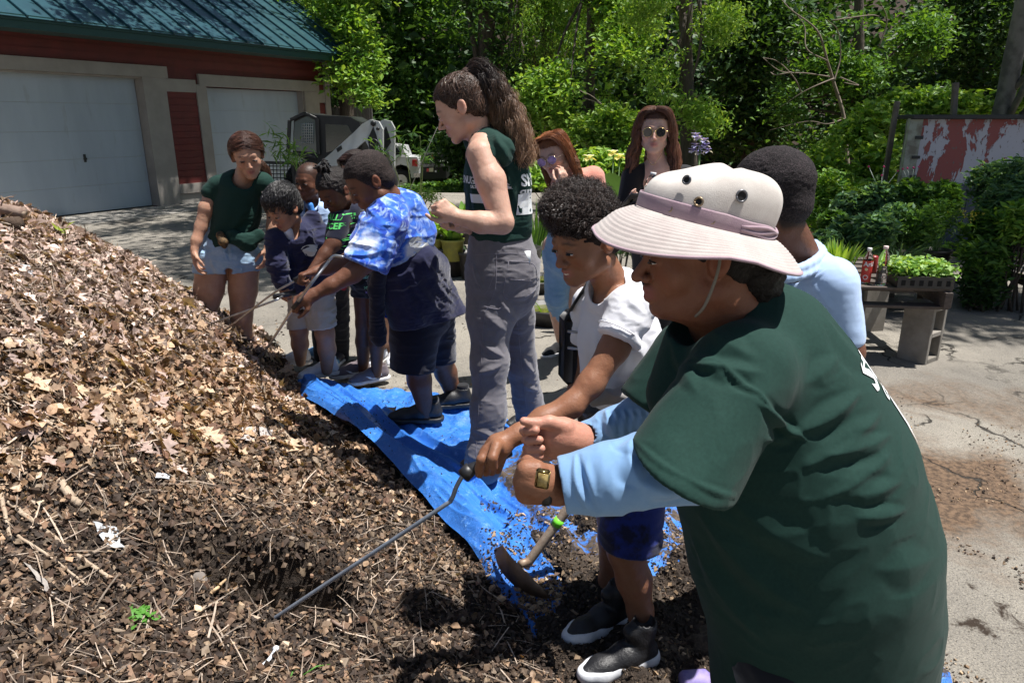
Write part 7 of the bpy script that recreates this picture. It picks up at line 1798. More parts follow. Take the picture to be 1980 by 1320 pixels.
    v,f = tube([c0-dd*.014+rr*(a1*math.cos(t)+b1*math.sin(t)) for t in np.linspace(0,6.28,30)],.0016,5);obj('sleeve_hem',v,f,M_white,ts)
    # jacket round the waist
    M_jk = cloth('black_grey_nylon',(.03,.03,.034),rough=.5,c2=(.045,.043,.05),nf=20);M_jg = cloth('stone_lining',(.33,.31,.30),c2=(.26,.25,.24),nf=20)
    J_ = Field()
    C(J_,[(1200,792,1.85,80),(1208,850,1.85,84)],.03);C(J_,[(1215,850,1.85,82),(1220,905,1.86,74)],.03)
    garment('tied_jacket',J_,.006,M_jk,p,wr=[dict(amp=.014,freq=11,axis=(.3,0,1),stretch=2.5,seed=4),dict(amp=.006,freq=30,seed=5)])
    J2 = Field();C(J2,[(1150,775,1.70,14),(1200,765,1.68,17),(1250,742,1.72,22),(1282,712,1.80,24)],.02);C(J2,[(1240,775,1.70,16),(1285,748,1.78,22)],.02)
    garment('jacket_sleeve',J2,.006,M_jg,p,wr=[dict(amp=.012,freq=16,axis=(1,0,.4),stretch=2,seed=6)])
    # shorts
    M_td = mat('blue_dyed_shorts',(.009,.022,.17),.8,c2=(.006,.008,.035),nf=16,bump=.0006,bf=500,thr=(.45,.58),sheen=.2,spec=.2)
    S_ = Field();C(S_,[(1216,890,1.86,72),(1220,960,1.82,62),(1220,1030,1.785,56),(1220,1062,1.78,56)],.03);C(S_,[(1195,900,1.93,60),(1195,1010,1.97,48)],.03)
    S_.cut(Q(1222,1043,1.79),(0,.1,-1))
    garment('shorts',S_,.006,M_td,p,wr=[dict(amp=.010,freq=12,seed=9)])
    # shoulder bag hanging at his far side
    b = empty('shoulder_bag',Q(1110,700,1.98),'black shoulder bag with two metal buckles hanging in front of the white t-shirt boy','bag')
    v,f = box(Q(1108,672,1.98),(.07,.10,.22),rz=.2,bev=.02);obj('bag_body',v,f,M_black,b)
    v,f = beam(Q(1105,600,1.93),Q(1140,545,1.90),.03,.006);obj('strap',v,f,M_black,b)
    for py in (640,672):
        v,f = tube([Q(1098,py,1.90),Q(1128,py+4,1.88)],.004,6);obj('buckle',v,f,M_steel,b)
    sho = shoe(p,GP(1248,1278,.03),-158,.98,M_leath_k,M_leath_w,lace=M_lacek,high=True,base_th=.044)
    sh2 = shoe(p,GP(1200,1200,.06),-150,.95,M_leath_k,M_leath_w,lace=M_lacek,high=True,base_th=.044)
    return p

# --- large woman with the sun hat, foreground
def build_hatwoman():
    p = person('large woman in a pale sun hat and bottle green t-shirt bending in front',(.55,1.28,0))
    H = Head(1352,486,1.20,-88,7,.97,nose=1.1,nosew=1.2,fat=.010,lips=1.45,jaw=1.05,open=.002)
    B = Field();H.build(B)
    H.E(B,(0,.012,-.094),(.055,.048,.034),.03)
    H.neck(B,Q(1420,640,1.24),.062,.080)
    C(B,[(1430,640,1.25,80),(1520,800,1.25,120)],.02)
    bodymesh(B,.0030,(.25,.105,.06),p,H,brow=(.02,.012,.008),lip=(.34,.11,.10))
    H.eyes(p,openness=.45)
    # hands: the far one open side up with the thumb on top, the near one closed with a watch
    Fh = Field();_C = C
    def Cf(fl,pts,k,**kw): return _C(fl,[(a,b,c+.25,r) for a,b,c,r in pts],k,**kw)
    Cf(Fh,[(1135,848,1.22,27),(1112,850,1.20,30)],.012)
    Cf(Fh,[(1112,850,1.20,32),(1085,842,1.19,33),(1062,838,1.19,27)],.02)
    Cf(Fh,[(1100,868,1.19,24),(1072,866,1.19,22)],.012)
    Cf(Fh,[(1092,826,1.175,19),(1062,816,1.165,13.5),(1034,819,1.16,11.5),(1013,814,1.155,8.5)],.006)
    for i,(ky,ty) in enumerate(((832,833),(849,851),(866,868),(881,883))):
        e = (0,4,6,4)[i]
        Cf(Fh,[(1062,ky,1.215,11),(1030+e*.3,ky,1.215,9.6),(1013+e,ky+1,1.195,9.2),(1019+e,ty,1.160,8.9),(1036+e*1.8,ty-1,1.146,8.2)],.0016)
    v,f = Fh.mesh(.0026,1);col = np.tile(A((.52,.26,.19)),(len(v),1))*(1+.14*fbm(v,45,3,5))[:,None];obj('hand',v,f,M_skin,p,col=col)
    Fn = Field()
    C(Fn,[(1078,938,1.02,40),(1050,935,1.01,37)],.01)
    C(Fn,[(1052,930,1.00,34),(1036,930,.995,36)],.012);C(Fn,[(1036,908,.99,20),(1018,908,.99,17),(1010,930,.99,16),(1016,954,.995,17),(1036,956,1.0,18)],.010)
    for i,ky in enumerate((897,914,932,950)):
        C(Fn,[(1028,ky+6,1.02,17),(1013+abs(i-1.5)*3,ky+6,1.05,13),(1022,ky+6,1.085,12),(1040,ky+6,1.07,11)],.006)
    C(Fn,[(1040,905,1.06,15),(1020,893,1.09,12),(1008,896,1.12,10)],.008)
    v,f = Fn.mesh(.0028,1);col = np.tile(A((.26,.12,.07)),(len(v),1))*(1+.14*fbm(v,45,3,5))[:,None];obj('hand',v,f,M_skin,p,col=col)
    # sleeves of the knit shirt below
    a0,a1 = Q(1090,940,1.0),Q(1330,905,1.0);d = nrm(a1-a0)
    S1 = Field()
    C(S1,[(1098,937,1.0,57),(1180,925,1.0,62),(1262,905,1.01,66),(1340,888,1.03,80)],.03)
    C(S1,[(1340,888,1.03,78),(1400,840,1.08,66)],.03)
    S1.cut(Q(1086,940,1.0),-d)
    # hollow at the cuff so the wrist goes in
    S1.cone(a0-d*.02,a0+d*.03,RW(47,1090,940,1.0),RW(44,1090,940,1.0),.0,op=1)
    M1 = garment('sleeve',S1,.0032,M_bluelong,p,wr=[dict(amp=.003,freq=18,axis=d,stretch=1.6,seed=4)],
            fo=[((1112,880,.95),(1135,985,.95),.0035,.0045),((1118,880,.95),(1150,985,.95),.004,-.005),((1225,850,.95),(1215,880,.93),.008,.008),((1215,880,.93),(1240,935,.93),.008,.008),((1240,935,.93),(1330,950,.95),.010,.008),
                ((1135,885,.95),(1150,960,.95),.004,.002),((1165,880,.95),(1180,960,.95),.008,.002),((1260,870,.95),(1330,900,.95),.014,-.006)])
    a2,a3 = Q(1122,850,1.46),Q(1270,790,1.49);d2 = nrm(a3-a2)
    S2 = Field();C(S2,[(1128,850,1.47,33),(1190,826,1.48,38),(1250,800,1.48,42),(1310,770,1.46,56)],.02)
    S2.cut(Q(1117,853,1.46),-d2)
    S2.cone(a2-d2*.02,a2+d2*.025,RW(27,1122,850,1.46),RW(25,1122,850,1.46),.004,op=1)
    fo = [((x,795,1.4),(x+22,850,1.4),.0065,.010) for x in (1172,1190,1207,1224,1240,1256,1270)]+[((1144,815,1.3),(1152,880,1.3),.003,-.004)]
    garment('sleeve',S2,.0032,M_bluelong,p,wr=[dict(amp=.005,freq=22,seed=6)],fo=fo)
    # watch
    wt = empty('wrist_watch',Q(1052,930,.96),'brass square wrist watch on the near wrist of the woman in the sun hat','watch')
    M_br = mat('brass',(.42,.30,.12),.25,metal=.9,c2=(.25,.17,.07),nf=60)
    cw = Q(1049,925,.958);R_ = A([[.97,.2,.1],[-.2,.97,0],[-.1,0,.99]])
    v,f = box(cw,(.022,.009,.032),R=R_,bev=.003);obj('case',v,f,M_br,wt)
    v,f = box(cw-A([0,.0052,0]),(.015,.001,.022),R=R_);obj('dial',v,f,mat('dial',(.22,.15,.05),.15,c2=(.5,.38,.15),nf=90),wt)
    ax = nrm(A([1,0,.1]));up_ = A([0,0,1.]);c_ = Q(1055,934,1.01);rr = RW(39,1055,934,1.01)
    v,f = tube([c_+rr*(A([0,-1.,0])*math.cos(t)+up_*math.sin(t)) for t in np.linspace(0,6.283,28)],.004,6)
    v[:,0] = c_[0]+(v[:,0]-c_[0])*2.2;obj('strap',v,f,M_leath_k,wt)
    # t-shirt
    T = Field()
    C(T,[(1405,612,1.25,80),(1452,668,1.25,128),(1480,765,1.25,178),(1525,905,1.25,214),(1562,1050,1.25,220),(1582,1170,1.25,202),(1580,1290,1.25,190),(1575,1400,1.25,186)],.05)
    sa,sb = Q(1435,720,1.10),Q(1345,868,1.01);dd = nrm(sb-sa)
    T.cone(sa,sb+dd*.10,RW(100,1435,720,1.1),RW(112,1345,868,1.01),.05,cuts=[(Q(1331,912,1.0),A([-.476,0,-.88]))])
    sa2,sb2 = Q(1340,690,1.45),Q(1262,800,1.42);d3 = nrm(sb2-sa2)
    T.cone(sa2,sb2,.085,.085,.05,cuts=[(sb2,d3)])
    C(T,[(1340,640,1.2,50),(1330,760,1.22,80)],.05)
    T.cone(H.w((0,-.015,-.07)),Q(1362,606,1.19),.066,.068,.008,op=1)
    T.cone(sb+dd*.05,sb+dd*.3,RW(94,1345,868,1.01),RW(98,1345,868,1.01),.008,op=1)
    T.cut(Q(1620,1326,1.25),(.14,0,-1))
    fo = [((1300,655,1.05),(1350,760,1.0),.010,.005),((1340,690,1.0),(1470,720,.98),.012,.009),((1470,780,.98),(1560,850,.98),.006,.012),
          ((1545,835,.95),(1660,760,1.0),.012,.012),((1560,900,.95),(1700,800,1.0),.014,.010),((1600,880,.95),(1720,840,1.0),.010,.009),((1560,740,.98),(1620,690,1.0),.012,.006),
          ((1640,960,.98),(1740,930,1.0),.011,.009),((1660,1000,.98),(1750,985,1.0),.010,.008),((1600,960,.98),(1720,880,1.0),.011,.008),((1480,850,.9),(1545,830,.95),.009,.008),
          ((1360,1000,1.05),(1560,1180,1.0),.022,.010),((1340,1040,1.1),(1480,1240,1.0),.02,.008),((1420,970,1.0),(1600,1080,1.0),.02,.007),((1700,1100,1.02),(1800,1080,1.1),.02,.006),
          ((1600,620,1.0),(1690,720,1.05),.016,.005),((1380,640,1.0),(1460,690,1.0),.012,.005)]
    fo = [(a,b,w_*.72,h_*.85) for a,b,w_,h_ in fo]
    # sleeve seam
    fo += [((1330,700,1.0),(1400,712,.97),.0035,.006),((1400,712,.97),(1470,760,.96),.0035,.006),((1470,760,.96),(1520,820,.97),.0035,.006),((1225,848,.95),(1330,925,.9),.003,.003),((1330,925,.9),(1440,962,.92),.003,.003)]
    ts = garment('t_shirt',T,.0043,M_green,p,sm=3,wr=[dict(amp=.006,freq=5.5,axis=(.6,0,.8),stretch=1.8,seed=34),dict(amp=.0025,freq=17,axis=(.6,0,-.6),stretch=1.6,seed=38)],fo=fo)
    bv = bvh_of(ts)
    ub = nrm(A([.25,.93,.25]));wb = nrm(A([-.28,0,.96])); 
    for txt,o_,sz,sh_ in (('SNUG HARBOR',Q(1692,735,1.14),.080,.24),('CULTURAL CENTER',Q(1704,790,1.14),.030,.20)):
        tv,tf = text_mesh(txt,sz,.002);tv = tv-A([tv[:,0].min()-(.0 if sz > .05 else .03),0,0])
        v,f = lay(tv,tf,bv,o_,ub,wb,.0022,back=.25);obj('print',v,f,M_print,ts,smooth=False)
    g = [(x,y) for x in np.linspace(.05,.40,12) for y in np.linspace(-.085,.0,5)]
    v,f = lay(g,[(5*i+j,5*i+5+j,5*i+6+j,5*i+1+j) for i in range(11) for j in range(4)],bv,Q(1716,815,1.14),ub,wb,.0022,back=.25)
    obj('print_panel',v,f,M_print,ts,smooth=False)
    # trousers and shoes
    R = Field()
    C(R,[(1595,1190,1.29,150),(1590,1290,1.29,140)],.04)
    for yy,dx in ((1.15,-30),(1.42,10)):
        a = Q(1560+dx,1290,yy);R.cone(a,A([a[0]+.02,yy+.02,.40]),.112,.085,.04);R.cone(A([a[0]+.02,yy+.02,.42]),A([a[0]+.05,yy+.02,.06]),.085,.055,.03)
    garment('trousers',R,.009,M_blackp,p,wr=[dict(amp=.008,freq=10,seed=3)])
    for yy,dx in ((1.17,-30),(1.44,10)):
        a = Q(1560+dx,1290,yy);shoe(p,A([a[0]+.07,yy,.0]),175,1.0,M_leath_k,M_rubk)
    # dark hair under the hat, gathered at the nape
    cp = capfield(H,.006,plane=((0,.3,0),(0,1,0)))
    hairmass('hair',cp,.004,trim=H,c=(.010,.007,.006),parent=p,wr=[dict(amp=.003,freq=60,seed=3)])
    F3 = Field();C(F3,[(1425,470,1.20,62),(1455,530,1.21,56),(1470,575,1.22,34)],.02)
    hairmass('hair_bun',F3,.005,(.010,.007,.006),p,wr=[dict(amp=.006,freq=40,seed=6)])
    # sun hat
    build_hat(H)
    return p
def build_hat(H):
    ht = empty('sun_hat',Q(1362,418,1.20),'pale cream sun hat with faded mauve band and drooping stitched brim','hat')
    c0 = Q(1361,431,1.20);M = headframe(-88,-13)
    ax,by = .093,.111     # half width, half length
    n = 72
    def W(x,y,z): return c0+M @ A([x,y,z])
    # crown
    prof = [(0,1.0),(.010,1.01),(.026,1.02),(.045,1.01),(.060,.985),(.074,.93),(.086,.85),(.096,.74),(.103,.60),(.108,.43),(.110,.26),(.111,.10),(.111,0.001)]
    V = []; 
    for z,s_ in prof:
        for j in range(n):
            a = 2*math.pi*j/n
            sag = .010*math.sin(a*2+.6)*(z/.11)+.005*math.sin(a*5+1)*(z/.11)**1.5
            lean = -.018*(z/.11)**2
            # slumped front, bulging back
            sw = min(1.,s_*1.3);zz = z*(1.0-(.34*max(0,math.sin(a))+.10*max(0,-math.sin(a)))*sw*(z/.11)-.20*(1-sw)*(z/.11)) + sag*s_*.5
            V.append(W(ax*s_*math.cos(a)*(1+.02*math.sin(3*a)),by*s_*math.sin(a)+lean,zz))
    V = A(V);m = len(prof)
    Fq = [(i*n+j,i*n+(j+1) % n,(i+1)*n+(j+1) % n,(i+1)*n+j) for i in range(m-1) for j in range(n)]
    V0 = V.copy();Fa = np.array(Fq)
    M_cream = cloth('cream_canvas',(.66,.62,.57),c2=(.52,.47,.43),nf=25,weave=.0006,f=700,sheen=.1)
    M_mauve = cloth('faded_mauve_canvas',(.34,.23,.28),c2=(.42,.31,.34),nf=35,weave=.0006,f=700)
    # refine crown by subdivision for soft dents
    o = obj('crown',V,Fa,M_cream,ht)
    sd = o.modifiers.new('smooth','SUBSURF');sd.levels = 2;sd.render_levels = 2
    # band with a fold
    V = [];pr = [(.000,1.055),(.003,1.065),(.012,1.063),(.022,1.062),(.0245,1.055),(.024,1.04)]
    for z,s_ in pr:
        for j in range(n):
            a = 2*math.pi*j/n;back = max(0,-math.sin(a))
            V.append(W(ax*s_*math.cos(a)*(1+.004*math.sin(9*a)),by*s_*math.sin(a),z*(1-.35*back)+.0025*math.sin(7*a)*back+.003))
    obj('band',V,[(i*n+j,i*n+(j+1) % n,(i+1)*n+(j+1) % n,(i+1)*n+j) for i in range(len(pr)-1) for j in range(n)],M_mauve,ht)
    for k in range(3):
        pts = [W(ax*1.07*math.cos(a),by*1.07*math.sin(a),.006+.005*k+.003*math.sin(6*a+k*2)) for a in np.linspace(-2.9,-.25,30)]
        v,f = tube(pts,.0028,6);obj('band_fold',v,f,M_mauve,ht)
    # brim: two skins, stitched in rings, drooping at the sides and back
    R = 44;NB = 144
    def brim(t,a,off):
        front = max(0.,math.sin(a));back = max(0.,-math.sin(a));side = abs(math.cos(a))
        wd = .072-.006*front+.002*back
        r = 1.02
        nf = max(0.,-math.cos(a))*max(0.,math.sin(a)+.25);dz = -(.022*side**2+.046*back**1.5+.036*front**1.5+.034*nf)*t**1.35 - .012*front*max(0,t-.55)**1.2*3 + .005*math.sin(3*a+.5)*t
        x = math.cos(a)*(ax*r+wd*t*(.97-.12*side*t));y = math.sin(a)*(by*r+wd*t*(.98-.16*back*t))
        rip = .0010*math.sin(t*2*math.pi*13)*(0 if t < .04 or t > .95 else 1)
        return W(x,y,.002+dz+rip+off)
    V = []
    for k,off in ((0,.0012),(1,-.0012)):
        for i in range(R+1):
            for j in range(NB): V.append(brim(i/R,2*math.pi*j/NB,off))
    Fq = [];L = (R+1)*NB
    for i in range(R):
        for j in range(NB):
            j2 = (j+1) % NB
            Fq.append((i*NB+j,(i+1)*NB+j,(i+1)*NB+j2,i*NB+j2));Fq.append((L+i*NB+j,L+i*NB+j2,L+(i+1)*NB+j2,L+(i+1)*NB+j))
    for j in range(NB):
        j2 = (j+1) % NB;Fq.append((R*NB+j,L+R*NB+j,L+R*NB+j2,R*NB+j2));Fq.append((j,j2,L+j2,L+j))
    M_brim = cloth('brim_canvas',(.50,.45,.42),c2=(.42,.36,.34),nf=30,weave=.0006,f=700)
    obj('brim',V,np.array(Fq),M_brim,ht)
    pts = [brim(1,a,0) for a in np.linspace(0,2*math.pi,145)]
    v,f = tube(pts,.0026,6);obj('brim_binding',v,f,M_mauve,ht)
    # eyelets and snaps
    for (a,z,r,m_) in ((math.pi*.02+.62,.062,.0062,'dark'),(-.12,.058,.0085,'dark'),(.42,.035,.0062,'brass'),(.80,.014,.0055,'brass'),(.18,.012,.0045,'brass')):
        s_ = float(np.interp(z,[q[0] for q in prof[:9]],[q[1] for q in prof[:9]]))+.015
        sg = 1 if True else -1
        pos = W(-ax*s_*math.cos(a)*1.01 if headframe(-88,-13)[1,0] > 0 else ax*s_*math.cos(a)*1.01,by*s_*math.sin(a),z)
        nn = nrm(pos-W(0,0,z-.01));t1 = nrm(np.cross(nn,A([0,0,1.])));t2 = np.cross(nn,t1)
        v,f = tube([pos+nn*.001+r*(t1*math.cos(q)+t2*math.sin(q)) for q in np.linspace(0,6.283,18)],.0018,6)
        e = obj('eyelet',v,f,mat('eyelet_brass',(.30,.22,.14),.35,metal=.8) if m_ == 'brass' else mat('eyelet_grey',(.16,.16,.17),.35,metal=.7),ht)
        v = [pos+nn*.0012+r*.85*(t1*math.cos(q)+t2*math.sin(q)) for q in np.linspace(0,6.283,13)[:-1]]
        obj('hole',v,[tuple(range(12))],mat('hole_black',(.012,.012,.012),.9),e,smooth=False)
    # chin cord
    q = [Q(1392,470,1.115),Q(1391,510,1.105),Q(1380,550,1.10),Q(1362,592,1.105),Q(1345,612,1.13)]
    v,f = tube(spline(q,24),.0026,6);obj('chin_cord',v,f,mat('cord',(.22,.19,.15),.8,bump=.001,bf=300),ht)
    return ht
# --- girl in green tee and denim shorts, far left
def build_girl():
    p = person('young woman in a tucked green t-shirt and pale denim shorts standing beside the pile',(-1.6,4.05,0))
    H = Head(478,300,3.98,22,18,1.0,nose=.85,nosew=.85,roll=-6,fat=-.001,lips=1.0,jaw=.86)
    B = Field();H.build(B);H.neck(B,Q(466,350,4.02),.048,.052)
    C(B,[(416,364,4.05,13),(518,358,4.05,13)],.03);C(B,[(462,380,4.06,26),(455,440,4.06,30)],.03)
    C(B,[(411,368,4.03,13.5),(399,402,4.0,13.5),(389,438,3.98,12)],.02);C(B,[(389,438,3.98,11.5),(380,465,3.95,10),(376,483,3.93,7.5)],.015)
    w = Q(376,484,3.93);hand(B,w,Q(378,512,3.92)-w,A([1,.2,.0]),.88,curl=.35,side=1)
    C(B,[(522,366,4.05,15),(530,402,4.07,14.5),(528,440,4.05,12),(519,478,4.0,8.5)],.02)
    w = Q(518,480,4.0);hand(B,w,Q(515,512,3.98)-w,A([-1,.2,0]),.85,curl=.4,side=-1)
    C(B,[(411,505,4.05,31),(404,560,4.02,28),(394,618,4.0,20)],.012);C(B,[(394,618,4.0,20),(388,660,4.02,18),(384,740,4.05,11)],.02)
    C(B,[(472,505,4.08,30),(470,560,4.08,27),(467,612,4.08,20)],.012);C(B,[(467,612,4.08,20),(469,655,4.10,18.5),(466,745,4.10,11)],.02)
    bodymesh(B,.0046,(.50,.29,.195),p,H,brow=(.03,.018,.013),lip=(.42,.15,.13))
    H.eyes(p,openness=.6)
    T = Field()
    C(T,[(464,370,4.04,42),(458,410,4.05,43),(451,450,4.05,40),(446,475,4.05,43)],.04,n=(0,1,0),q=1.12)
    C(T,[(428,357,4.03,18),(508,353,4.03,18)],.03)
    C(T,[(420,360,4.03,19),(409,372,4.02,18)],.02);C(T,[(512,356,4.04,19),(526,376,4.05,19)],.02)
    T.cone(H.w((0,-.01,-.08)),Q(470,350,3.99),.054,.060,.006,op=1)
    T.cut(Q(450,468,4.0),(.30,0,-1))
    ts = garment('t_shirt',T,.0048,M_green,p,wr=[dict(amp=.011,freq=8,axis=(.6,0,.8),stretch=.5,seed=3),dict(amp=.003,freq=24,seed=5)],
        fo=[((470,455,3.9),(500,380,3.9),.012,.008),((440,470,3.9),(500,420,3.9),.014,.008),((430,465,3.9),(470,410,3.9),.012,.006)])
    # gathered knot of cloth
    F_ = Field();C(F_,[(426,455,3.92,8),(432,468,3.90,9),(434,476,3.9,5)],.01);garment('shirt_knot',F_,.004,mat('brown_leaf_print',(.16,.09,.03),.8,c2=(.03,.02,.01),nf=60),p)
    F_ = Field();C(F_,[(450,458,3.93,14),(478,470,3.93,15),(500,455,3.95,12)],.03,n=(0,1,0),q=1.6);garment('shirt_front',F_,.005,M_green,ts,wr=[dict(amp=.006,freq=16)])
    bv = bvh_of(ts)
    v,f = lay([(-.035,-.018),(.035,-.018),(.035,.018),(-.035,.018)],[(0,1,2,3)],bv,Q(503,396,3.9),A([1.,0,0]),A([0,0,1.]),.003);obj('print_panel',v,f,M_print,ts,smooth=False)
    for k in range(5):
        a = 1.256*k;ring = [(.012*math.cos(a)+.008*math.cos(t),.012*math.sin(a)+.008*math.sin(t)) for t in np.linspace(0,6.28,9)[:-1]]
        v,f = lay(ring,[tuple(range(8))],bv,Q(501,378,3.9),A([1.,0,0]),A([0,0,1.]),.003);obj('emblem',v,f,M_print,ts,smooth=False)
    S = Field()
    C(S,[(445,455,4.06,44),(441,490,4.06,50),(441,505,4.06,52)],.03,n=(0,1,0),q=1.3)
    C(S,[(412,500,4.05,36),(407,540,4.04,33)],.004);C(S,[(472,500,4.07,34),(474,540,4.08,31)],.004)
    S.cone(Q(442,524,3.7),Q(442,524,4.4),.020,.020,.010,op=1)
    S.cut(Q(440,522,4.05),(0,.05,-1));S.cut(Q(440,440,4.05),(0,0,1))
    so = garment('shorts',S,.0045,M_denim,p,wr=[dict(amp=.008,freq=14,seed=7),dict(amp=.003,freq=40,seed=9)],fo=[((441,470,3.9),(444,505,3.9),.006,-.009),((392,470,3.9),(404,492,3.9),.004,.004),((480,470,3.9),(494,488,3.9),.004,.004)])
    hc = (.040,.017,.012)
    cp = capfield(H,.006,plane=((0,.3,0),(0,1,0)),extra=lambda fl: [H.E(fl,(sx*.040,-.018,.020),(.050,.085,.075),.02) for sx in (-1,1)]);hairmass('hair',cp,.004,trim=H,c=hc,parent=p,wr=[dict(amp=.0022,freq=70,axis=H.M[:,1],stretch=.15,seed=2,ridged=False)])
    scalp(H,cp,.005,1700,lambda q: A([np.sign(q[0]+1e-4)*.9*(1 if q[2] > .05 else .1),-.45-.6*(q[2] < .06),-.55]),p,(.05,.020,.013),(.13,.055,.035),4,10,.11,.0014)
    g = []
    for sx in (-1,1):
        for k in range(9):
            y0 = .072-.012*k
            g.append(([H.w((.002*sx,y0+.006,.120-.004*abs(k-3))),H.w((sx*.050,y0+.004,.108)),H.w((sx*.084,y0*.6,.050)),H.w((sx*.092,y0*.25-.02,.0)),H.w((sx*.070,-.07,-.03)),H.w((sx*.02,-.095,-.05))],[.006,.010,.011,.011,.011,.012]))
    g2 = [([H.w((0,-.085,-.04)),H.w((-.035,-.10,-.07)),H.w((-.080,-.055,-.12)),H.w((-.085,-.03,-.19))],[.018,.026,.026,.008])]
    v,f,c = strands(g2,260,14,.0016,.4,(.004,25),5);obj('ponytail',v,f,M_hair,p,col=haircol(c,(.06,.025,.015),(.14,.06,.03)))
    for (px,y) in ((384,4.05),(466,4.10)):
        b = Q(px,745,y);shoe(p,A([b[0],y+.03,0]),-70,.95,M_leath_w,M_rubw)

def build_hoodieboy():
    p = person('black haired boy in a navy hooded sweatshirt and pale khaki shorts bending forward',GP(608,725,0))
    H = Head(549,402,3.80,-35,30,.94,nose=.9,nosew=1.1,fat=.002)
    B = Field();H.build(B);H.neck(B,Q(572,452,3.9),.045,.05)
    C(B,[(572,470,3.92,40),(600,540,4.05,40)],.02)
    C(B,[(556,552,3.84,12),(550,562,3.80,10)],.01)
    w = Q(551,558,3.80);hand(B,w,Q(546,578,3.74)-w,A([.8,0,-.5]),.72,curl=.9,side=1)
    C(B,[(612,560,3.9,12),(600,550,3.8,10)],.01)
    C(B,[(580,600,4.08,20),(578,640,4.06,17)],.02);C(B,[(578,640,4.06,17),(580,665,4.10,16),(581,700,4.15,9.5)],.02)
    C(B,[(622,600,4.05,21),(628,645,4.0,18)],.02);C(B,[(628,645,4.0,18),(632,675,4.02,17),(632,715,4.06,10.5)],.02)
    bodymesh(B,.0046,SK_TAN,p,H,brow=(.012,.008,.007),lip=(.34,.12,.10));H.eyes(p,openness=.55)
    T = Field()
    C(T,[(574,458,3.90,38),(588,500,3.98,48),(602,545,4.04,46)],.04)
    C(T,[(540,462,3.80,20),(618,465,3.98,24)],.04)
    C(T,[(534,462,3.80,22),(537,510,3.78,21),(543,542,3.78,17)],.02);C(T,[(543,542,3.78,17),(553,550,3.80,14)],.01)
    C(T,[(622,468,3.95,24),(628,520,3.84,21),(612,552,3.78,16)],.02)
    C(T,[(605,425,3.97,18),(595,452,3.98,24),(615,450,4.0,22)],.03)   # hood
    T.cone(H.w((0,0,-.07)),Q(562,450,3.82),.048,.052,.006,op=1)
    T.cut(Q(600,562,4.0),(.1,0,-1))
    fo = [((556,455,3.7),(575,520,3.75),.004,.004),((590,440,3.85),(612,480,3.8),.008,.008),((600,480,3.8),(570,540,3.8),.010,.007)]
    hd = garment('hooded_sweatshirt',T,.0048,M_navy,p,wr=[dict(amp=.010,freq=10,seed=3),dict(amp=.003,freq=30,seed=4)],fo=fo)
    bv = bvh_of(hd);u = nrm(A([.9,-.3,0]))
    ring = [(.030*math.cos(t)*(1+.12*math.sin(3*t)),.034*math.sin(t)) for t in np.linspace(0,6.28,17)[:-1]]
    v,f = lay(ring,[tuple(range(16))],bv,Q(581,490,3.75),u,A([0,0,1.]),.002);e = obj('crest',v,f,M_print,hd,smooth=False)
    v,f = lay([(-.018,.004),(0,-.010),(.020,.002),(.012,-.016),(-.008,-.020)],[(0,1,3,4),(1,2,3)],bv,Q(581,490,3.75),u,A([0,0,1.]),.004);obj('crest_detail',v,f,M_navy2,e,smooth=False)
    F_ = Field();C(F_,[(556,448,3.80,10),(562,466,3.83,9)],.01);garment('undershirt',F_,.005,M_white,p)
    S = Field();C(S,[(602,540,4.06,40),(602,575,4.08,44)],.03);C(S,[(584,570,4.08,25),(580,645,4.06,25)],.02);C(S,[(620,570,4.04,27),(624,655,4.0,28)],.02)
    S.cut(Q(600,632,4.03),(.10,0,-1))
    garment('shorts',S,.005,M_khaki,p,wr=[dict(amp=.010,freq=12,seed=7),dict(amp=.003,freq=32,seed=8)],fo=[((603,570,3.9),(600,640,3.9),.006,-.008)])
    hcp = capfield(H,.012,plane=((0,.3,0),(0,1,0)),extra=lambda fl: (H.E(fl,(0,.035,.085),(.062,.060,.038),.02),H.E(fl,(0,-.02,.075),(.082,.09,.065),.02)))
    hairmass('hair',hcp,.0042,trim=H,c=(.010,.009,.010),parent=p,wr=[dict(amp=.009,freq=42,axis=H.M[:,1],stretch=.4,seed=2)])
    scalp(H,hcp,.005,1500,lambda q: A([q[0]*4,.55,-.35 if q[2] < .09 else .05]),p,(.007,.006,.007),(.018,.016,.017),4,7,.045,.0016,lift=.003)
    g = [];rng = np.random.default_rng(3)
    for k in range(0):
        a = rng.uniform(-1.2,1.2);b = rng.uniform(-.7,1.1)
        s_ = H.w((.055*math.sin(a),.05*b,.105-.02*abs(a)));m_ = H.w((.078*math.sin(a),.06*b+.03,.125-.04*abs(a)));e = H.w((.080*math.sin(a),.055*b+.040,.108-.04*abs(a)))
        g.append(([s_,m_,e],[.006,.008,.006]))
    shoe(p,GP(592,702,.06),-168,.95,M_leath_w,M_rubw,lace=M_lacew,sock=M_sock)
    shoe(p,GP(646,722,.06),-150,.98,M_leath_w,M_rubw,lace=M_lacew,sock=M_sock)

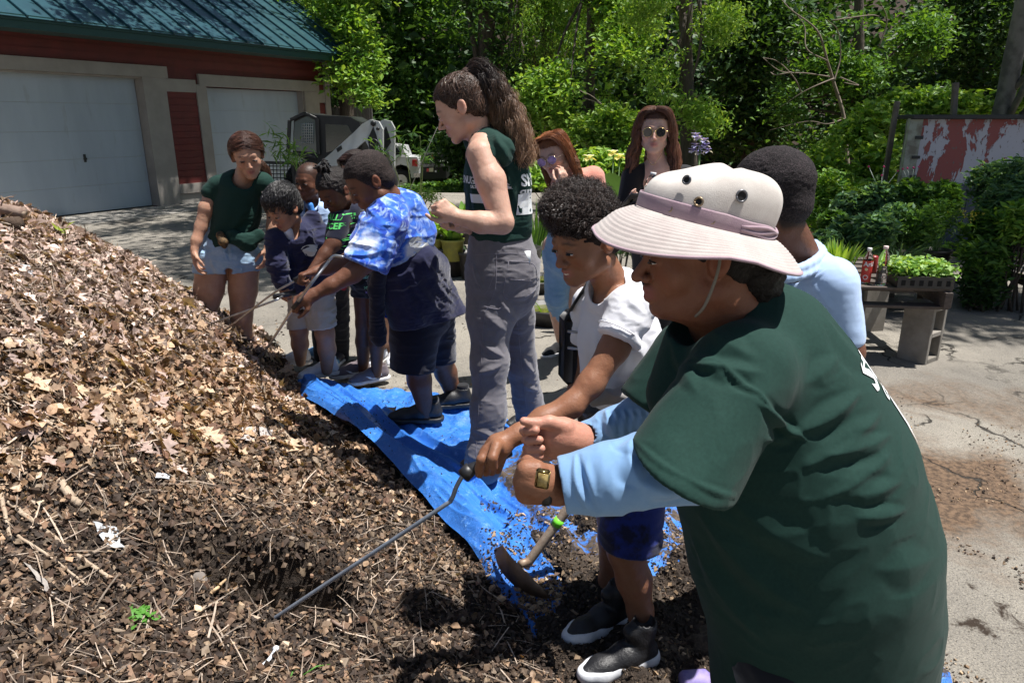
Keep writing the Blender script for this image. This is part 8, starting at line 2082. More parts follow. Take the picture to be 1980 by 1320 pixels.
def build_poloboy():
    p = person('small boy with a shaved head in a pale blue polo shirt behind the hooded boy',GP(640,695,0))
    H = Head(599,350,4.30,-25,8,.92,nose=.85,nosew=1.25,lips=1.3,fat=.003)
    B = Field();H.build(B);H.neck(B,Q(604,396,4.33),.045,.05)
    C(B,[(612,420,4.35,30),(620,500,4.38,34)],.02)
    C(B,[(636,440,4.28,13),(640,480,4.22,12)],.01);C(B,[(580,420,4.3,14),(572,470,4.25,12),(566,520,4.2,10)],.01)
    C(B,[(620,540,4.45,26),(622,690,4.58,11)],.02);C(B,[(650,540,4.42,26),(660,685,4.56,11)],.02)
    bodymesh(B,.0046,(.15,.068,.042),p,H,brow=(.03,.015,.01),lip=(.22,.09,.075),shave=((.045,.024,.017),0));H.eyes(p,openness=.6)
    T = Field();C(T,[(608,408,4.33,30),(616,460,4.36,42),(622,515,4.38,42)],.03);C(T,[(590,408,4.30,15),(640,415,4.34,19)],.02);C(T,[(636,412,4.32,19),(646,452,4.28,19)],.015,);C(T,[(586,410,4.3,17),(578,445,4.28,16)],.015)
    T.cone(H.w((0,0,-.075)),Q(600,404,4.26),.042,.046,.006,op=1);T.cut(Q(620,525,4.3),(0,0,-1))
    ts = garment('polo_shirt',T,.005,M_polo,p,wr=[dict(amp=.006,freq=12,seed=3)])
    for sx,pts in ((1,[(586,388,4.34,4),(596,400,4.28,4),(606,406,4.27,3)]),(-1,[(622,386,4.36,4),(620,397,4.30,4),(610,406,4.27,3)])):
        F_ = Field();C(F_,pts,.006);garment('collar',F_,.004,M_polo,ts)
    F_ = Field();C(F_,[(600,397,4.25,6),(603,408,4.25,6)],.01);garment('undershirt',F_,.004,mat('blue_under',(.05,.22,.60),.8),p)
    S = Field();C(S,[(624,520,4.42,40),(628,550,4.44,42)],.03);C(S,[(616,550,4.46,22),(622,690,4.58,14)],.02);C(S,[(650,550,4.42,24),(656,620,4.48,19),(660,690,4.56,15)],.02)
    garment('trousers',S,.006,M_blackp,p,wr=[dict(amp=.008,freq=14,seed=3)])
    M_bl = mat('blue_leather',(.16,.36,.58),.4,bump=.0005,bf=80,c2=(.02,.02,.03),nf=9,thr=(.48,.52))
    shoe(p,GP(628,690,.01),-175,.85,M_bl,M_rubw,lace=M_lacek);shoe(p,GP(662,695,.01),-100,.85,M_bl,M_rubw,lace=M_lacek)

def build_bunboy():
    p = person('boy with short twisted locks tied on top in a navy t-shirt with green lettering',GP(712,738,0))
    H = Head(648,368,3.78,-38,34,.94,nose=.95,nosew=1.3,lips=1.3)
    B = Field();H.build(B);H.neck(B,Q(672,408,3.88),.046,.05)
    C(B,[(680,430,3.9,34),(700,510,4.0,36)],.02)
    C(B,[(662,430,3.78,18),(645,470,3.72,15),(628,492,3.68,13)],.02);C(B,[(628,492,3.68,13),(606,520,3.62,9)],.015)
    w = Q(606,520,3.62);hand(B,w,Q(588,534,3.58)-w,A([0,-.2,-1]),.75,curl=.9,side=1)
    C(B,[(712,440,4.02,16),(720,500,4.0,13)],.02)
    C(B,[(702,560,4.05,20),(703,625,4.08,15),(703,660,4.12,15),(702,715,4.16,9.5)],.02);C(B,[(728,560,4.02,20),(727,630,4.02,15),(729,665,4.04,15),(728,722,4.08,9.5)],.02)
    bodymesh(B,.0046,SK_DARK,p,H,brow=(.012,.007,.006),lip=(.13,.05,.042),shave=((.022,.014,.011),0));H.eyes(p,openness=.4)
    T = Field();C(T,[(674,412,3.86,30),(684,455,3.92,46),(696,505,3.98,45)],.03);C(T,[(658,422,3.80,22),(706,425,3.98,24)],.02);C(T,[(658,426,3.78,22),(648,460,3.74,20)],.015)
    C(T,[(708,430,3.98,22),(716,470,4.0,20)],.015)
    T.cone(H.w((0,0,-.075)),Q(664,404,3.82),.046,.050,.006,op=1);T.cut(Q(700,520,4.0),(0,0,-1))
    ts = garment('t_shirt',T,.0048,M_navy2,p,wr=[dict(amp=.006,freq=12,seed=3)]);bv = bvh_of(ts)
    M_gp = mat('green_print',(.10,.62,.14),.7);u = nrm(A([.85,-.45,0]))
    for txt,px,py,sz in (('CHALLENGE',668,418,.042),('ACCEPTED',672,434,.042)):
        tv,tf = text_mesh(txt,sz,.001);v,f = lay(tv,tf,bv,Q(px,py,3.78),u,A([0,0,1.]),.0025);obj('print',v,f,M_gp,ts,smooth=False)
    for pts in ([(-.05,.02),(.05,.025),(.06,-.01),(.05,-.055),(.03,-.03),(-.02,-.035),(-.045,-.06),(-.06,-.02),(-.05,.02)],[(-.035,0),(-.015,0)],[(-.025,.010),(-.025,-.010)],
                [(.02+.007*math.cos(t),.005+.007*math.sin(t)) for t in np.linspace(0,6.3,8)],[(.037+.007*math.cos(t),-.005+.007*math.sin(t)) for t in np.linspace(0,6.3,8)]):
        pp,_ = lay(pts,[],bv,Q(676,462,3.78),u,A([0,0,1.]),.002);v,f = tube(pp,.0022,4);obj('print_line',v,f,M_gp,ts)
    S = Field();C(S,[(708,505,4.02,38),(712,530,4.04,40)],.03);C(S,[(702,530,4.05,24),(702,585,4.06,23)],.02);C(S,[(728,530,4.02,24),(730,590,4.02,24)],.02)
    S.cut(Q(710,576,4.0),(0,0,-1))
    so = garment('shorts',S,.005,M_black,p,wr=[dict(amp=.008,freq=14,seed=3)]);bv = bvh_of(so)
    for i,(py,m_,sz) in enumerate(((532,(.5,.45,.2),.020),(541,(.2,.5,.45),.022),(552,(.7,.7,.7),.026),(563,(.2,.5,.3),.022),(573,(.25,.2,.5),.024))):
        tv,tf = text_mesh(('MUSIC','BEAST','W','HERO','xxxxx')[i],sz,.001);v,f = lay(tv,tf,bv,Q(703,py,3.85),nrm(A([1,-.2,0])),A([0,0,1.]),.002);obj('print',v,f,mat('print_%d' % i,m_,.7),so,smooth=False)
    F_ = Field();C(F_,[(662,505,3.95,8),(664,555,3.98,7)],.01);garment('red_lining',F_,.005,mat('red_cloth',(.42,.02,.02),.8),p)
    rng = np.random.default_rng(1)
    V = []; 
    M_loc = mat('locks',(.010,.008,.008),.7,bump=.003,bf=150)
    cp = capfield(H,.008,plane=((0,.3,0),(0,1,0)),nape=False);hairmass('hair',cp,.0042,trim=H,c=(.014,.010,.009),parent=p,wr=[dict(amp=.006,freq=45,seed=3)])
    top = H.w((0,-.01,.135));pr = []
    for k in range(80):
        a = rng.uniform(0,6.28);r = rng.uniform(.02,.075);s_ = H.w((r*math.sin(a),r*1.15*math.cos(a),.108-.5*r));m_ = H.w((r*.5*math.sin(a),r*.5*math.cos(a),.130-.1*r))
        pr.append(tube(spline([s_,m_,top],6),[.0055,.006,.006,.005,.005,.004],5))
    for k in range(34):
        a = rng.uniform(0,6.28);e = rng.uniform(.01,.035);q = H.w((e*math.sin(a),e*math.cos(a)-.01,.145+rng.uniform(.0,.028)))
        e2 = H.w(((e+.014)*math.sin(a+.5),(e+.012)*math.cos(a+.5)-.01,.135+rng.uniform(-.015,.03)))
        pr.append(tube(spline([top,q,e2],6),[.0055,.0055,.005,.005,.0045,.003],5))
    v,f = join(pr);obj('locks',v,f,M_loc,p)
    shoe(p,GP(706,722,.03),205,.98,M_shoe_grey,M_rubw,lace=M_lacek,swoosh=M_print);shoe(p,GP(742,732,.03),212,1.0,M_shoe_grey,M_rubw,lace=M_lacek,swoosh=M_print)

def build_hiddengirl():
    p = person('dark haired girl mostly hidden behind the tie-dye boy, only her parted hair and forehead showing',GP(748,690,0))
    H = Head(688,328,4.38,-20,22,.95)
    B = Field();H.build(B);H.neck(B,Q(702,372,4.42),.045,.05)
    C(B,[(715,400,4.45,30),(722,480,4.48,34)],.02);C(B,[(748,400,4.45,14),(752,460,4.45,12)],.02);C(B,[(690,400,4.45,14),(690,460,4.4,12)],.02)
    C(B,[(730,560,4.5,24),(738,680,4.62,11)],.02);C(B,[(752,560,4.52,24),(748,680,4.66,11)],.02)
    bodymesh(B,.006,SK_TAN,p,H,brow=(.02,.012,.01));H.eyes(p,openness=.5)
    T = Field();C(T,[(712,388,4.44,30),(720,440,4.46,42),(726,500,4.5,42)],.03);C(T,[(692,396,4.42,18),(745,392,4.46,20)],.02);T.cut(Q(722,520,4.4),(0,0,-1));garment('t_shirt',T,.006,M_white,p)
    S = Field();C(S,[(728,510,4.5,40),(732,540,4.5,42)],.03);C(S,[(726,540,4.5,26),(730,590,4.52,24)],.02);C(S,[(750,540,4.5,26),(752,590,4.52,24)],.02);S.cut(Q(740,588,4.5),(0,0,-1));garment('shorts',S,.006,M_khaki,p)
    cp = capfield(H,.006,plane=((0,.3,0),(0,1,0)));hairmass('hair',cp,.0045,trim=H,c=(.022,.012,.010),parent=p)
    g = []
    for sx in (-1,1):
        for k in range(9):
            y0 = .075-.015*k
            g.append(([H.w((.002*sx,y0,.112-.004*abs(k-3))),H.w((sx*.055,y0-.004,.095)),H.w((sx*.082,y0*.5-.01,.040)),H.w((sx*.080,-.05,-.03)),H.w((sx*.05,-.08,-.14))],[.007,.010,.009,.012,.012]))
    v,f,c = strands(g,700,12,.0013,.8,(.0006,40),3,lenvar=.03);obj('hair_strand',v,f,M_hair,p,col=haircol(c,(.045,.022,.016),(.03,.014,.01)))
    shoe(p,GP(742,695,.0),-110,.85,M_leath_w,M_rubw);shoe(p,GP(766,694,.0),-95,.85,M_leath_w,M_rubw)

def build_tiedyeboy():
    p = person('boy in a blue and white tie-dye t-shirt with a navy sweatshirt tied round his waist',GP(850,815,.03))
    H = Head(716,350,3.10,-70,33,1.02,nose=.80,nosew=1.25,lips=1.25,fat=.004)
    B = Field();H.build(B);H.neck(B,Q(768,398,3.16),.052,.056)
    C(B,[(770,420,3.18,40),(806,550,3.37,38)],.02)
    C(B,[(740,440,3.02,25),(712,500,2.98,22.5),(682,528,2.94,19.5)],.02);C(B,[(682,528,2.94,19),(640,552,2.90,15),(606,570,2.88,11)],.015)
    w = Q(604,571,2.88);C(B,[(606,570,2.88,13),(590,578,2.87,15)],.01);hand(B,w,Q(574,584,2.86)-w,A([-.2,.5,-.9]),.88,curl=.85,side=1,thumb=.3)
    C(B,[(720,440,3.3,24),(690,490,3.25,19),(672,506,3.2,16)],.02);C(B,[(672,506,3.2,16),(635,518,3.15,13),(612,524,3.12,10)],.015)
    w = Q(612,524,3.12);hand(B,w,Q(588,530,3.10)-w,A([-.1,-.1,-1]),.82,curl=.9,side=-1)
    C(B,[(802,640,3.40,38),(804,700,3.36,26)],.02);C(B,[(804,690,3.36,26),(811,735,3.40,23),(825,800,3.44,14)],.02)
    C(B,[(838,640,3.52,36),(846,688,3.56,25)],.02);C(B,[(846,680,3.56,25),(862,720,3.64,21),(882,775,3.72,13.5)],.02)
    bodymesh(B,.0042,SK_DARK*1 if False else (.16,.072,.044),p,H,brow=(.015,.008,.006),lip=(.20,.075,.062),shave=((.020,.013,.011),0));H.eyes(p,openness=.45)
    M_tie = mat('tie_dye_cotton',(.028,.085,.52),.85,bump=.0006,bf=700,sheen=.2,spec=.2)
    nt = M_tie.node_tree;N = nt.nodes;L = nt.links;tc = N.new('ShaderNodeTexCoord')
    def tx(f,d,dist=0):
        t = N.new('ShaderNodeTexNoise');t.inputs['Scale'].default_value = f;t.inputs['Detail'].default_value = d;t.inputs['Distortion'].default_value = dist;L.new(tc.outputs['Object'],t.inputs[0]);return t.outputs[0]
    vo = N.new('ShaderNodeTexVoronoi');vo.inputs['Scale'].default_value = 5.2;vo.inputs['Randomness'].default_value = 1
    wv = N.new('ShaderNodeVectorMath');wv.operation = 'ADD';tn = N.new('ShaderNodeTexNoise');tn.inputs['Scale'].default_value = 22;tn.inputs['Detail'].default_value = 4;L.new(tc.outputs['Object'],tn.inputs[0])
    sc_ = N.new('ShaderNodeVectorMath');sc_.operation = 'SCALE';sc_.inputs['Scale'].default_value = .09;L.new(tn.outputs['Color'],sc_.inputs[0]);L.new(tc.outputs['Object'],wv.inputs[0]);L.new(sc_.outputs[0],wv.inputs[1]);L.new(wv.outputs[0],vo.inputs['Vector'])
    r = N.new('ShaderNodeValToRGB');e = r.color_ramp.elements;e[0].position = .16;e[0].color = (.85,.87,.92,1);e[1].position = .34;e[1].color = (.06,.22,.78,1)
    for po,cc in ((.45,(.022,.075,.50,1)),(.62,(.05,.18,.72,1)),(.80,(.015,.05,.40,1))): x = r.color_ramp.elements.new(po);x.color = cc
    L.new(vo.outputs['Distance'],r.inputs[0])
    mx = N.new('ShaderNodeMix');mx.data_type = 'RGBA';mr = N.new('ShaderNodeMapRange');mr.inputs[1].default_value = .50;mr.inputs[2].default_value = .70;L.new(tx(26,6,1.0),mr.inputs[0]);L.new(mr.outputs[0],mx.inputs[0]);L.new(r.outputs[0],mx.inputs[6]);mx.inputs[7].default_value = (.45,.62,.92,1)
    L.new(mx.outputs[2],N['Principled BSDF'].inputs['Base Color'])
    T = Field()
    C(T,[(764,405,3.18,42),(768,450,3.22,60),(782,505,3.28,56),(772,560,3.34,48),(764,600,3.34,44)],.04)
    C(T,[(752,408,3.10,36),(770,410,3.28,38)],.03);C(T,[(790,400,3.2,30),(810,450,3.25,34)],.03)
    sa,sb = Q(748,430,3.05),Q(706,512,2.98);d = nrm(sb-sa);T.cone(sa,sb+d*.06,RW(42,748,430,3.05),RW(45,706,512,2.98),.03,cuts=[(Q(700,512,2.97),nrm(d+A([0,0,-.25])))])
    T.cone(Q(722,435,3.3),Q(700,485,3.26),.075,.07,.02)
    T.cone(H.w((0,-.01,-.075)),Q(756,392,3.13),.052,.058,.006,op=1);T.cut(Q(745,608,3.3),(-.1,0,-1))
    ts = garment('tie_dye_shirt',T,.0048,M_tie,p,wr=[dict(amp=.010,freq=8,seed=3),dict(amp=.003,freq=26,seed=4)],fo=[((780,420,3.0),(745,520,3.0),.012,.007),((730,470,2.9),(700,540,2.9),.008,.006)])
    bv = bvh_of(ts);tv,tf = text_mesh('S',.10,.006);v,f = lay(tv,tf,bv,Q(803,483,3.05),nrm(A([.8,-.1,.5])),nrm(A([-.5,0,.8])),.003);obj('print',v,f,M_print,ts,smooth=False)
    S = Field();C(S,[(812,560,3.36,62),(815,600,3.4,60)],.04);C(S,[(800,590,3.37,50),(800,660,3.36,44),(796,730,3.35,44)],.03,);C(S,[(835,600,3.5,44),(842,690,3.55,40)],.03)
    S.cut(Q(795,712,3.36),(-.12,-.05,-1))
    garment('shorts',S,.0055,M_navy2,p,wr=[dict(amp=.010,freq=10,seed=3)])
    W_ = Field();C(W_,[(738,545,3.22,26),(775,530,3.18,30),(812,505,3.2,34),(830,520,3.35,40)],.03);C(W_,[(792,515,3.27,62),(804,560,3.32,64)],.03)
    C(W_,[(822,520,3.36,36),(846,565,3.40,32),(876,612,3.42,30)],.03);C(W_,[(805,540,3.30,44),(835,590,3.34,36),(850,620,3.36,34)],.03)
    C(W_,[(775,560,3.24,42),(790,600,3.27,40),(798,660,3.3,36)],.03)
    W_.cut(Q(892,604,3.42),(.12,0,-1));W_.cut(Q(850,606,3.2),(.75,0,-.66)) if False else None
    fo = [((820,500,3.0),(880,590,3.2),.010,.010),((790,520,3.0),(850,600,3.1),.012,.011),((770,530,3.0),(830,640,3.1),.014,.008),((830,510,3.1),(885,575,3.2),.008,.008),((740,540,3.0),(800,520,3.0),.008,.009),((750,560,3.0),(815,540,3.0),.008,.009)]
    garment('tied_sweatshirt',W_,.0052,M_navy,p,wr=[dict(amp=.012,freq=9,axis=(.7,0,-.7),stretch=.5,seed=3),dict(amp=.004,freq=28,seed=6)],fo=fo)
    F_ = Field();C(F_,[(735,520,3.1,16),(728,560,3.14,15),(730,640,3.2,15),(733,655,3.2,15)],.02);garment('sweatshirt_sleeve',F_,.005,M_navy2,p,wr=[dict(amp=.006,freq=20)])
    cp = capfield(H,.006,plane=((0,.3,0),(0,1,0)));M_buzz = mat('buzzed_hair',attr=True,rough=.85,bump=.003,bf=330,spec=.2,c2=(2.6,2.4,2.4),nf=240,thr=(.48,.62))
    hairmass('hair',cp,.004,trim=H,c=(.022,.017,.016),parent=p,wr=[dict(amp=.0018,freq=90,seed=3,ridged=False)],m=M_buzz)
    shoe(p,GP(842,812,.05),184,1.1,M_leath_k,M_rubk,lace=M_lacek,sock=M_black);shoe(p,GP(900,783,.05),192,1.06,M_leath_k,M_rubk,lace=M_lacek,sock=M_black)

def build_sunglasses(H,p,lens,frame,r=.0235,rounded=True):
    g = empty('sunglasses',H.w((0,.1,.005)),'x',None)
    return g
def glasses(H,p,lens,framem,rx,rz,n=14,dz=0.0):
    V0 = []
    for sx in (-1,1):
        ring = [H.w((sx*.033+rx*math.cos(t)*(1 if n > 8 else 1.05),.1035-.10*abs(sx*.033+rx*math.cos(t))**1.3,.000+dz+rz*math.sin(t))) for t in np.linspace(0,2*math.pi,n+1)[:-1]]
        o = obj('lens',ring,[tuple(range(n))],lens,p,smooth=False)
        v,f = tube(ring+[ring[0],ring[1]],.0011,5);obj('rim',v,f,framem,o)
    v,f = tube([H.w((-.010,.103,.004+dz)),H.w((0,.105,.006+dz)),H.w((.010,.103,.004+dz))],.0011,5);br = obj('bridge',v,f,framem,p)
    for sx in (-1,1):
        v,f = tube([H.w((sx*(.033+rx),.095,.004+dz)),H.w((sx*.080,.05,.004)),H.w((sx*.082,-.005,.004))],.0014,5);obj('temple',v,f,framem,p)
def build_auburn():
    p = person('auburn haired woman in sunglasses, salmon knit top and jeans, hand on her chin',GP(1085,690,0))
    H = Head(1073,300,4.12,-30,16,1.02,roll=-14,nose=.95,open=.004,fat=.001)
    B = Field();H.build(B);H.neck(B,Q(1098,345,4.18),.048,.052)
    C(B,[(1115,380,4.22,34),(1120,460,4.3,38)],.02);C(B,[(1150,370,4.25,16),(1160,430,4.2,14)],.02)
    C(B,[(1080,380,4.15,15),(1065,400,4.05,13)],.02);C(B,[(1065,400,4.05,13),(1085,364,3.98,9)],.015)
    w = Q(1086,362,3.98);hand(B,w,Q(1089,338,3.98)-w,A([-.5,.8,.1]),.85,curl=.55,side=1)
    C(B,[(1080,480,4.4,32),(1075,575,4.45,20),(1085,655,4.6,10)],.02);C(B,[(1118,480,4.4,32),(1112,575,4.5,20),(1112,660,4.6,10)],.02)
    bodymesh(B,.0046,SK_LIGHT,p,H,brow=(.08,.04,.02),lip=(.45,.12,.12));H.eyes(p)
    M_ln = mat('violet_lens',(.05,.025,.09),.06,coat=1.0,c2=(.35,.25,.55),nf=30);M_gd = mat('pale_gold_frame',(.7,.55,.4),.25,metal=.9)
    ge = empty('sunglasses',H.w((0,.10,0)),'large violet tinted sunglasses worn by the auburn haired woman','sunglasses');glasses(H,ge,M_ln,M_gd,.027,.024,8)
    T = Field();C(T,[(1110,360,4.2,34),(1116,410,4.24,48),(1118,460,4.3,44)],.03,n=(0,1,0),q=1.2);C(T,[(1085,358,4.15,20),(1148,342,4.22,20)],.03);C(T,[(1146,345,4.22,22),(1162,400,4.2,20)],.02);C(T,[(1086,365,4.15,20),(1070,400,4.08,18)],.02)
    garment('knit_top',T,.005,M_salmon,p,wr=[dict(amp=.006,freq=14,seed=3)])
    S = Field();C(S,[(1105,450,4.32,44),(1100,490,4.38,50)],.03);C(S,[(1082,490,4.4,33),(1076,575,4.45,22),(1086,634,4.58,15)],.02);C(S,[(1118,490,4.42,33),(1112,575,4.52,22),(1112,640,4.62,15)],.02);S.cut(Q(1088,636,4.6),(0,0,-1))
    garment('jeans',S,.005,M_jean,p,wr=[dict(amp=.008,freq=14,seed=3),dict(amp=.003,freq=40,seed=4)])
    cp = capfield(H,.010,plane=((0,.3,0),(0,1,0)));hairmass('hair',cp,.0045,trim=H,c=(.18,.065,.025),parent=p,wr=[dict(amp=.004,freq=40,seed=3)])
    g = []
    for sx in (-1,1):
        for k in range(8):
            y0 = .070-.016*k
            g.append(([H.w((.004*sx,y0,.118)),H.w((sx*.062,y0,.105)),H.w((sx*.088,y0*.6-.01,.030)),H.w((sx*.090,y0*.4-.02,-.06)),H.w((sx*.090,y0*.3-.02,-.16)),H.w((sx*.078,y0*.3-.02,-.23))],[.008,.010,.012,.016,.019,.010]))
    v,f,c = strands(g,2200,20,.0016,.5,(.004,28),3,lenvar=.25);obj('hair_strand',v,f,M_hair,p,col=haircol(c,(.30,.115,.045),(.20,.075,.03)))
    F3 = Field()
    for sx in (-1,1): F3.chain([H.w((sx*.085,-.02,.03)),H.w((sx*.088,-.02,-.08)),H.w((sx*.08,-.02,-.20))],[.018,.024,.018],.03)
    F3.chain([H.w((0,-.07,.03)),H.w((0,-.07,-.16))],[.04,.05],.03)
    hairmass('hair_mass',F3,.006,(.13,.05,.02),p,wr=[dict(amp=.008,freq=30,seed=3)])
    shoe(p,GP(1092,680,.0),-140,.95,M_black,M_rubw,lace=M_lacek,sock=M_sock);shoe(p,GP(1125,684,.0),-120,.95,M_black,M_rubw,lace=M_lacek,sock=M_sock)
def build_brunette():
    p = person('pale woman with long brown hair, black clothes and round sunglasses holding a bottle',(.85,3.98,0))
    H = Head(1266,254,3.82,-12,2,.98,nose=.95,nosew=.85,fat=-.001,lips=1.0)
    B = Field();H.build(B);H.neck(B,Q(1270,312,3.86),.044,.048)
    C(B,[(1272,335,3.88,34),(1270,450,3.92,36)],.02);C(B,[(1225,345,3.88,17),(1320,345,3.88,17)],.03);C(B,[(1222,348,3.87,18),(1212,410,3.82,15)],.02)
    C(B,[(1212,412,3.82,14),(1228,402,3.65,10),(1238,396,3.6,9)],.01);w = Q(1246,402,3.58);hand(B,w,Q(1218,388,3.55)-w,A([0,-.3,1]),.85,curl=.5,side=-1)
    C(B,[(1325,348,3.88,16),(1330,410,3.84,14),(1290,400,3.6,11)],.02);w = Q(1285,395,3.58);hand(B,w,Q(1256,380,3.55)-w,A([0,-1,.2]),.85,curl=.9,side=1)
    C(B,[(1290,600,4.0,20),(1290,690,4.05,12)],.02);C(B,[(1255,600,4.0,20),(1255,690,4.05,12)],.02)
    bodymesh(B,.0045,(.66,.43,.34),p,H,brow=(.07,.04,.025),lip=(.50,.18,.16));H.eyes(p)
    M_ln = mat('dark_lens',(.012,.012,.016),.05,coat=1.0);M_gd = mat('gold_frame',(.75,.55,.25),.25,metal=.9)
    ge = empty('sunglasses',H.w((0,.10,0)),'round dark sunglasses with thin gold rims worn by the brunette woman','sunglasses');glasses(H,ge,M_ln,M_gd,.0245,.0235,16)
    T = Field();C(T,[(1270,345,3.9,38),(1266,400,3.92,46),(1264,470,3.95,42),(1270,560,4.0,46),(1285,640,4.02,38),(1288,705,4.04,34)],.04,n=(0,1,0),q=1.2)
    C(T,[(1225,338,3.88,20),(1322,338,3.88,20)],.03);C(T,[(1222,345,3.87,22),(1210,412,3.83,20)],.02);C(T,[(1324,345,3.87,22),(1334,410,3.84,19)],.02)
    T.cone(Q(1270,300,3.80),Q(1272,352,3.76),.045,.035,.006,op=1)
    garment('black_dress',T,.0055,M_black,p,wr=[dict(amp=.012,freq=9,axis=(0,0,1),stretch=.35,seed=3)])
    v,f = box(Q(1232,380,3.60),(.05,.006,.03),rz=.2);obj('lanyard_card',v,f,M_print,p)
    cp = capfield(H,.008,plane=((0,.3,0),(0,1,0)));hairmass('hair',cp,.0045,trim=H,c=(.075,.034,.022),parent=p,wr=[dict(amp=.003,freq=40,seed=3)])
    g = []
    for sx in (-1,1):
        for k in range(8):
            y0 = .070-.016*k
            g.append(([H.w((.003*sx,y0,.114)),H.w((sx*.058,y0,.100)),H.w((sx*.088,y0*.6-.01,.030)),H.w((sx*.096,y0*.4-.02,-.05)),H.w((sx*.115,y0*.4-.02,-.13)),H.w((sx*.118,y0*.4-.01,-.21)),H.w((sx*.095,y0*.4,-.27))],[.007,.008,.010,.015,.022,.024,.012]))
    g = sum([curly_locks(q[0],q[1],5,50+i,.006,.10,.013) for i,q in enumerate(g)],[])
    v,f,c = strands(g,2400,24,.0015,.5,(.001,45),3,lenvar=.15);obj('hair_strand',v,f,M_hair,p,col=haircol(c,(.10,.042,.025),(.24,.105,.06)))
    F3 = Field()
    for sx in (-1,1): F3.chain([H.w((sx*.080,-.02,.03)),H.w((sx*.09,-.02,-.08)),H.w((sx*.105,-.02,-.20))],[.016,.024,.028],.03)
    F3.chain([H.w((0,-.07,.03)),H.w((0,-.07,-.16))],[.04,.05],.03)
    hairmass('hair_mass',F3,.006,(.06,.028,.018),p,wr=[dict(amp=.010,freq=30,seed=3)])
    v,f = tube(spline([H.w((-.045,.03,-.11)),H.w((0,.075,-.165)),H.w((.045,.03,-.11))],14),.0012,4);obj('necklace',v,f,M_gd,p)
    shoe(p,Q(1255,700,4.0)*A([1,1,0]),-90,.95,M_black,M_rubk);shoe(p,Q(1290,700,4.0)*A([1,1,0]),-90,.95,M_black,M_rubk)
    b = empty('water_bottle',Q(1252,392,3.52),'clear plastic water bottle held by the brunette woman in black','bottle')
    bottle(b,Q(1253,395,3.52),.0315,Q(1253,333,3.52)[2]-Q(1253,395,3.52)[2],tilt=.12)
    ph = empty('mobile_phone',Q(1222,388,3.50),'dark mobile phone held low by the brunette woman','phone')
    R_ = headframe(20,55);v,f = box(Q(1220,389,3.50),(.075,.009,.145),R=R_,bev=.003);obj('case',v,f,M_grip,ph)
def bottle(b,base,r,h,tilt=0.,label=None,capc=(.7,.7,.7),water=.8,waist=False,text=None,seedk=0):
    M_pet = glassmat('clear_plastic',(.97,.98,1.),.04,1.25)
    prof = [(.2,0),(.8,0),(.97,.02),(1,.06),(1,.12),(.95,.16),(1,.20),(1,.34),(.96 if not waist else .80,.42),(1 if not waist else .82,.48),(1,.62),(.98,.70),(.80,.80),(.55,.87),(.42,.90),(.42,.93)]
    R_ = A([[math.cos(tilt),0,math.sin(tilt)],[0,1,0],[-math.sin(tilt),0,math.cos(tilt)]])
    v,f = lathe([(r*a,h*z) for a,z in prof],24,base,R_);obj('bottle_body',v,f,M_pet,b)
    v,f = lathe([(r*.45,h*.925),(r*.47,h*.93),(r*.47,h*.99),(r*.42,h*1.0)],16,base,R_);obj('cap',v,f,mat('cap_%d' % seedk,capc,.5),b)
    if water:
        v,f = lathe([(r*.93*a,.004+h*z) for a,z in prof if z < water*.85],20,base,R_);obj('water',v,f,glassmat('bottled_water',(.93,.97,1.),0.02,1.33),b)
    if label:
        v,f = lathe([(r*1.01,h*label[0]),(r*1.012,h*label[1])],28,base,R_);f = f[:-2];obj('label',v,f,label[2],b)
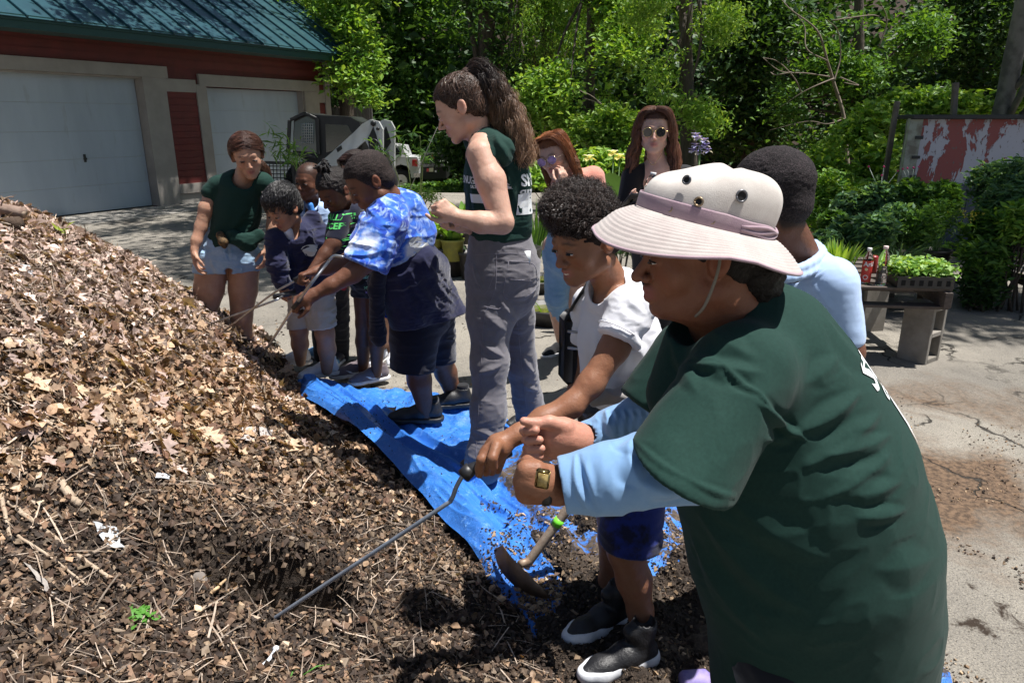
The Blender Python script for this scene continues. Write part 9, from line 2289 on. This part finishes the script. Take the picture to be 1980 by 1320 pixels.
def build_backboy():
    p = person('boy seen from behind in a pale blue polo shirt beyond the sun hat',(.75,1.85,0))
    H = Head(1489,381,1.74,-125,8,.98,ear=1.05)
    B = Field();H.build(B);H.neck(B,Q(1540,500,1.78),.052,.058)
    C(B,[(1545,560,1.8,60),(1560,800,1.85,70)],.02);C(B,[(1470,560,1.98,30),(1610,545,1.70,34)],.03)
    C(B,[(1620,560,1.70,34),(1640,680,1.68,28),(1600,780,1.6,22)],.02);C(B,[(1450,580,1.98,32),(1440,700,1.95,26)],.02)
    C(B,[(1530,900,1.95,45),(1530,1090,1.98,30),(1530,1220,2.0,20)],.02);C(B,[(1600,900,1.85,45),(1600,1090,1.86,30),(1600,1240,1.88,20)],.02)
    bodymesh(B,.0045,(.15,.066,.040),p,H,shave=((.022,.014,.012),0));H.eyes(p)
    T = Field();C(T,[(1545,545,1.79,62),(1548,620,1.80,92),(1560,760,1.84,90),(1565,880,1.88,88)],.04);C(T,[(1480,548,1.95,38),(1606,540,1.72,42)],.04);C(T,[(1612,555,1.70,46),(1628,650,1.69,42)],.03);C(T,[(1460,560,1.98,42),(1445,650,1.97,42)],.03)
    C(T,[(1500,500,1.76,30),(1560,505,1.78,34)],.03)
    T.cone(H.w((0,-.02,-.055)),Q(1535,505,1.76),.054,.060,.004,op=1);T.cut(Q(1560,900,1.9),(0,0,-1))
    ts = garment('polo_shirt',T,.0048,M_polo,p,sm=2,wr=[dict(amp=.0035,freq=7,seed=3),dict(amp=.0015,freq=30,seed=4)],fo=[((1570,545,1.6),(1610,600,1.6),.008,.004),((1590,640,1.6),(1630,720,1.6),.008,.007),((1545,550,1.62),(1600,520,1.64),.0025,.003)])
    cpts = []
    F_ = Field()
    a = [Q(1478,520,1.70),Q(1520,524,1.66),Q(1562,512,1.68),Q(1590,488,1.76),Q(1575,470,1.86)]
    sp = spline(a,14);F_.chain(list(sp),[.011]*14,.004);F_.chain([q+A([.004,-.006,-.018]) for q in sp],[.009]*14,.006)
    garment('collar',F_,.004,M_polo,ts)
    S = Field();C(S,[(1562,880,1.9,85),(1565,960,1.92,85)],.03);C(S,[(1530,960,1.95,52),(1530,1090,1.98,46)],.02);C(S,[(1602,960,1.87,52),(1602,1090,1.87,46)],.02);S.cut(Q(1562,1085,1.9),(0,0,-1));garment('shorts',S,.007,M_navy2,p)
    cp = capfield(H,.0035,plane=((0,.3,0),(0,1,0)));hairmass('hair',cp,.0038,trim=H,c=(.020,.017,.018),parent=p,wr=[dict(amp=.0018,freq=110,seed=3,ridged=False)],m=mat('buzzed_hair',attr=True,rough=.85))
    shoe(p,A([Q(1530,1240,2.0)[0],2.0,0]),170,.95,M_black,M_rubw);shoe(p,A([Q(1600,1250,1.88)[0],1.88,0]),170,.95,M_black,M_rubw)
def build_people():
    build_ponytail();build_whiteboy();build_hatwoman();build_girl();build_hoodieboy();build_poloboy();build_bunboy();build_hiddengirl();build_tiedyeboy();build_auburn();build_brunette();build_backboy()
# ------------------------------------------------------------------ build
import time as _t
def _run(fn):
    t = _t.time();fn();print('built',fn.__name__,round(_t.time()-t,1),flush=True)
for fn in (build_ground,build_garage,build_machines,build_woods,build_pile,build_tarp,build_pile_things,build_tarp_things,build_garden,build_right,build_rods,build_people): _run(fn)
for o in list(bpy.data.objects):
    if o.name.startswith('sunglasses') and o.parent is None and not o.children: bpy.data.objects.remove(o)
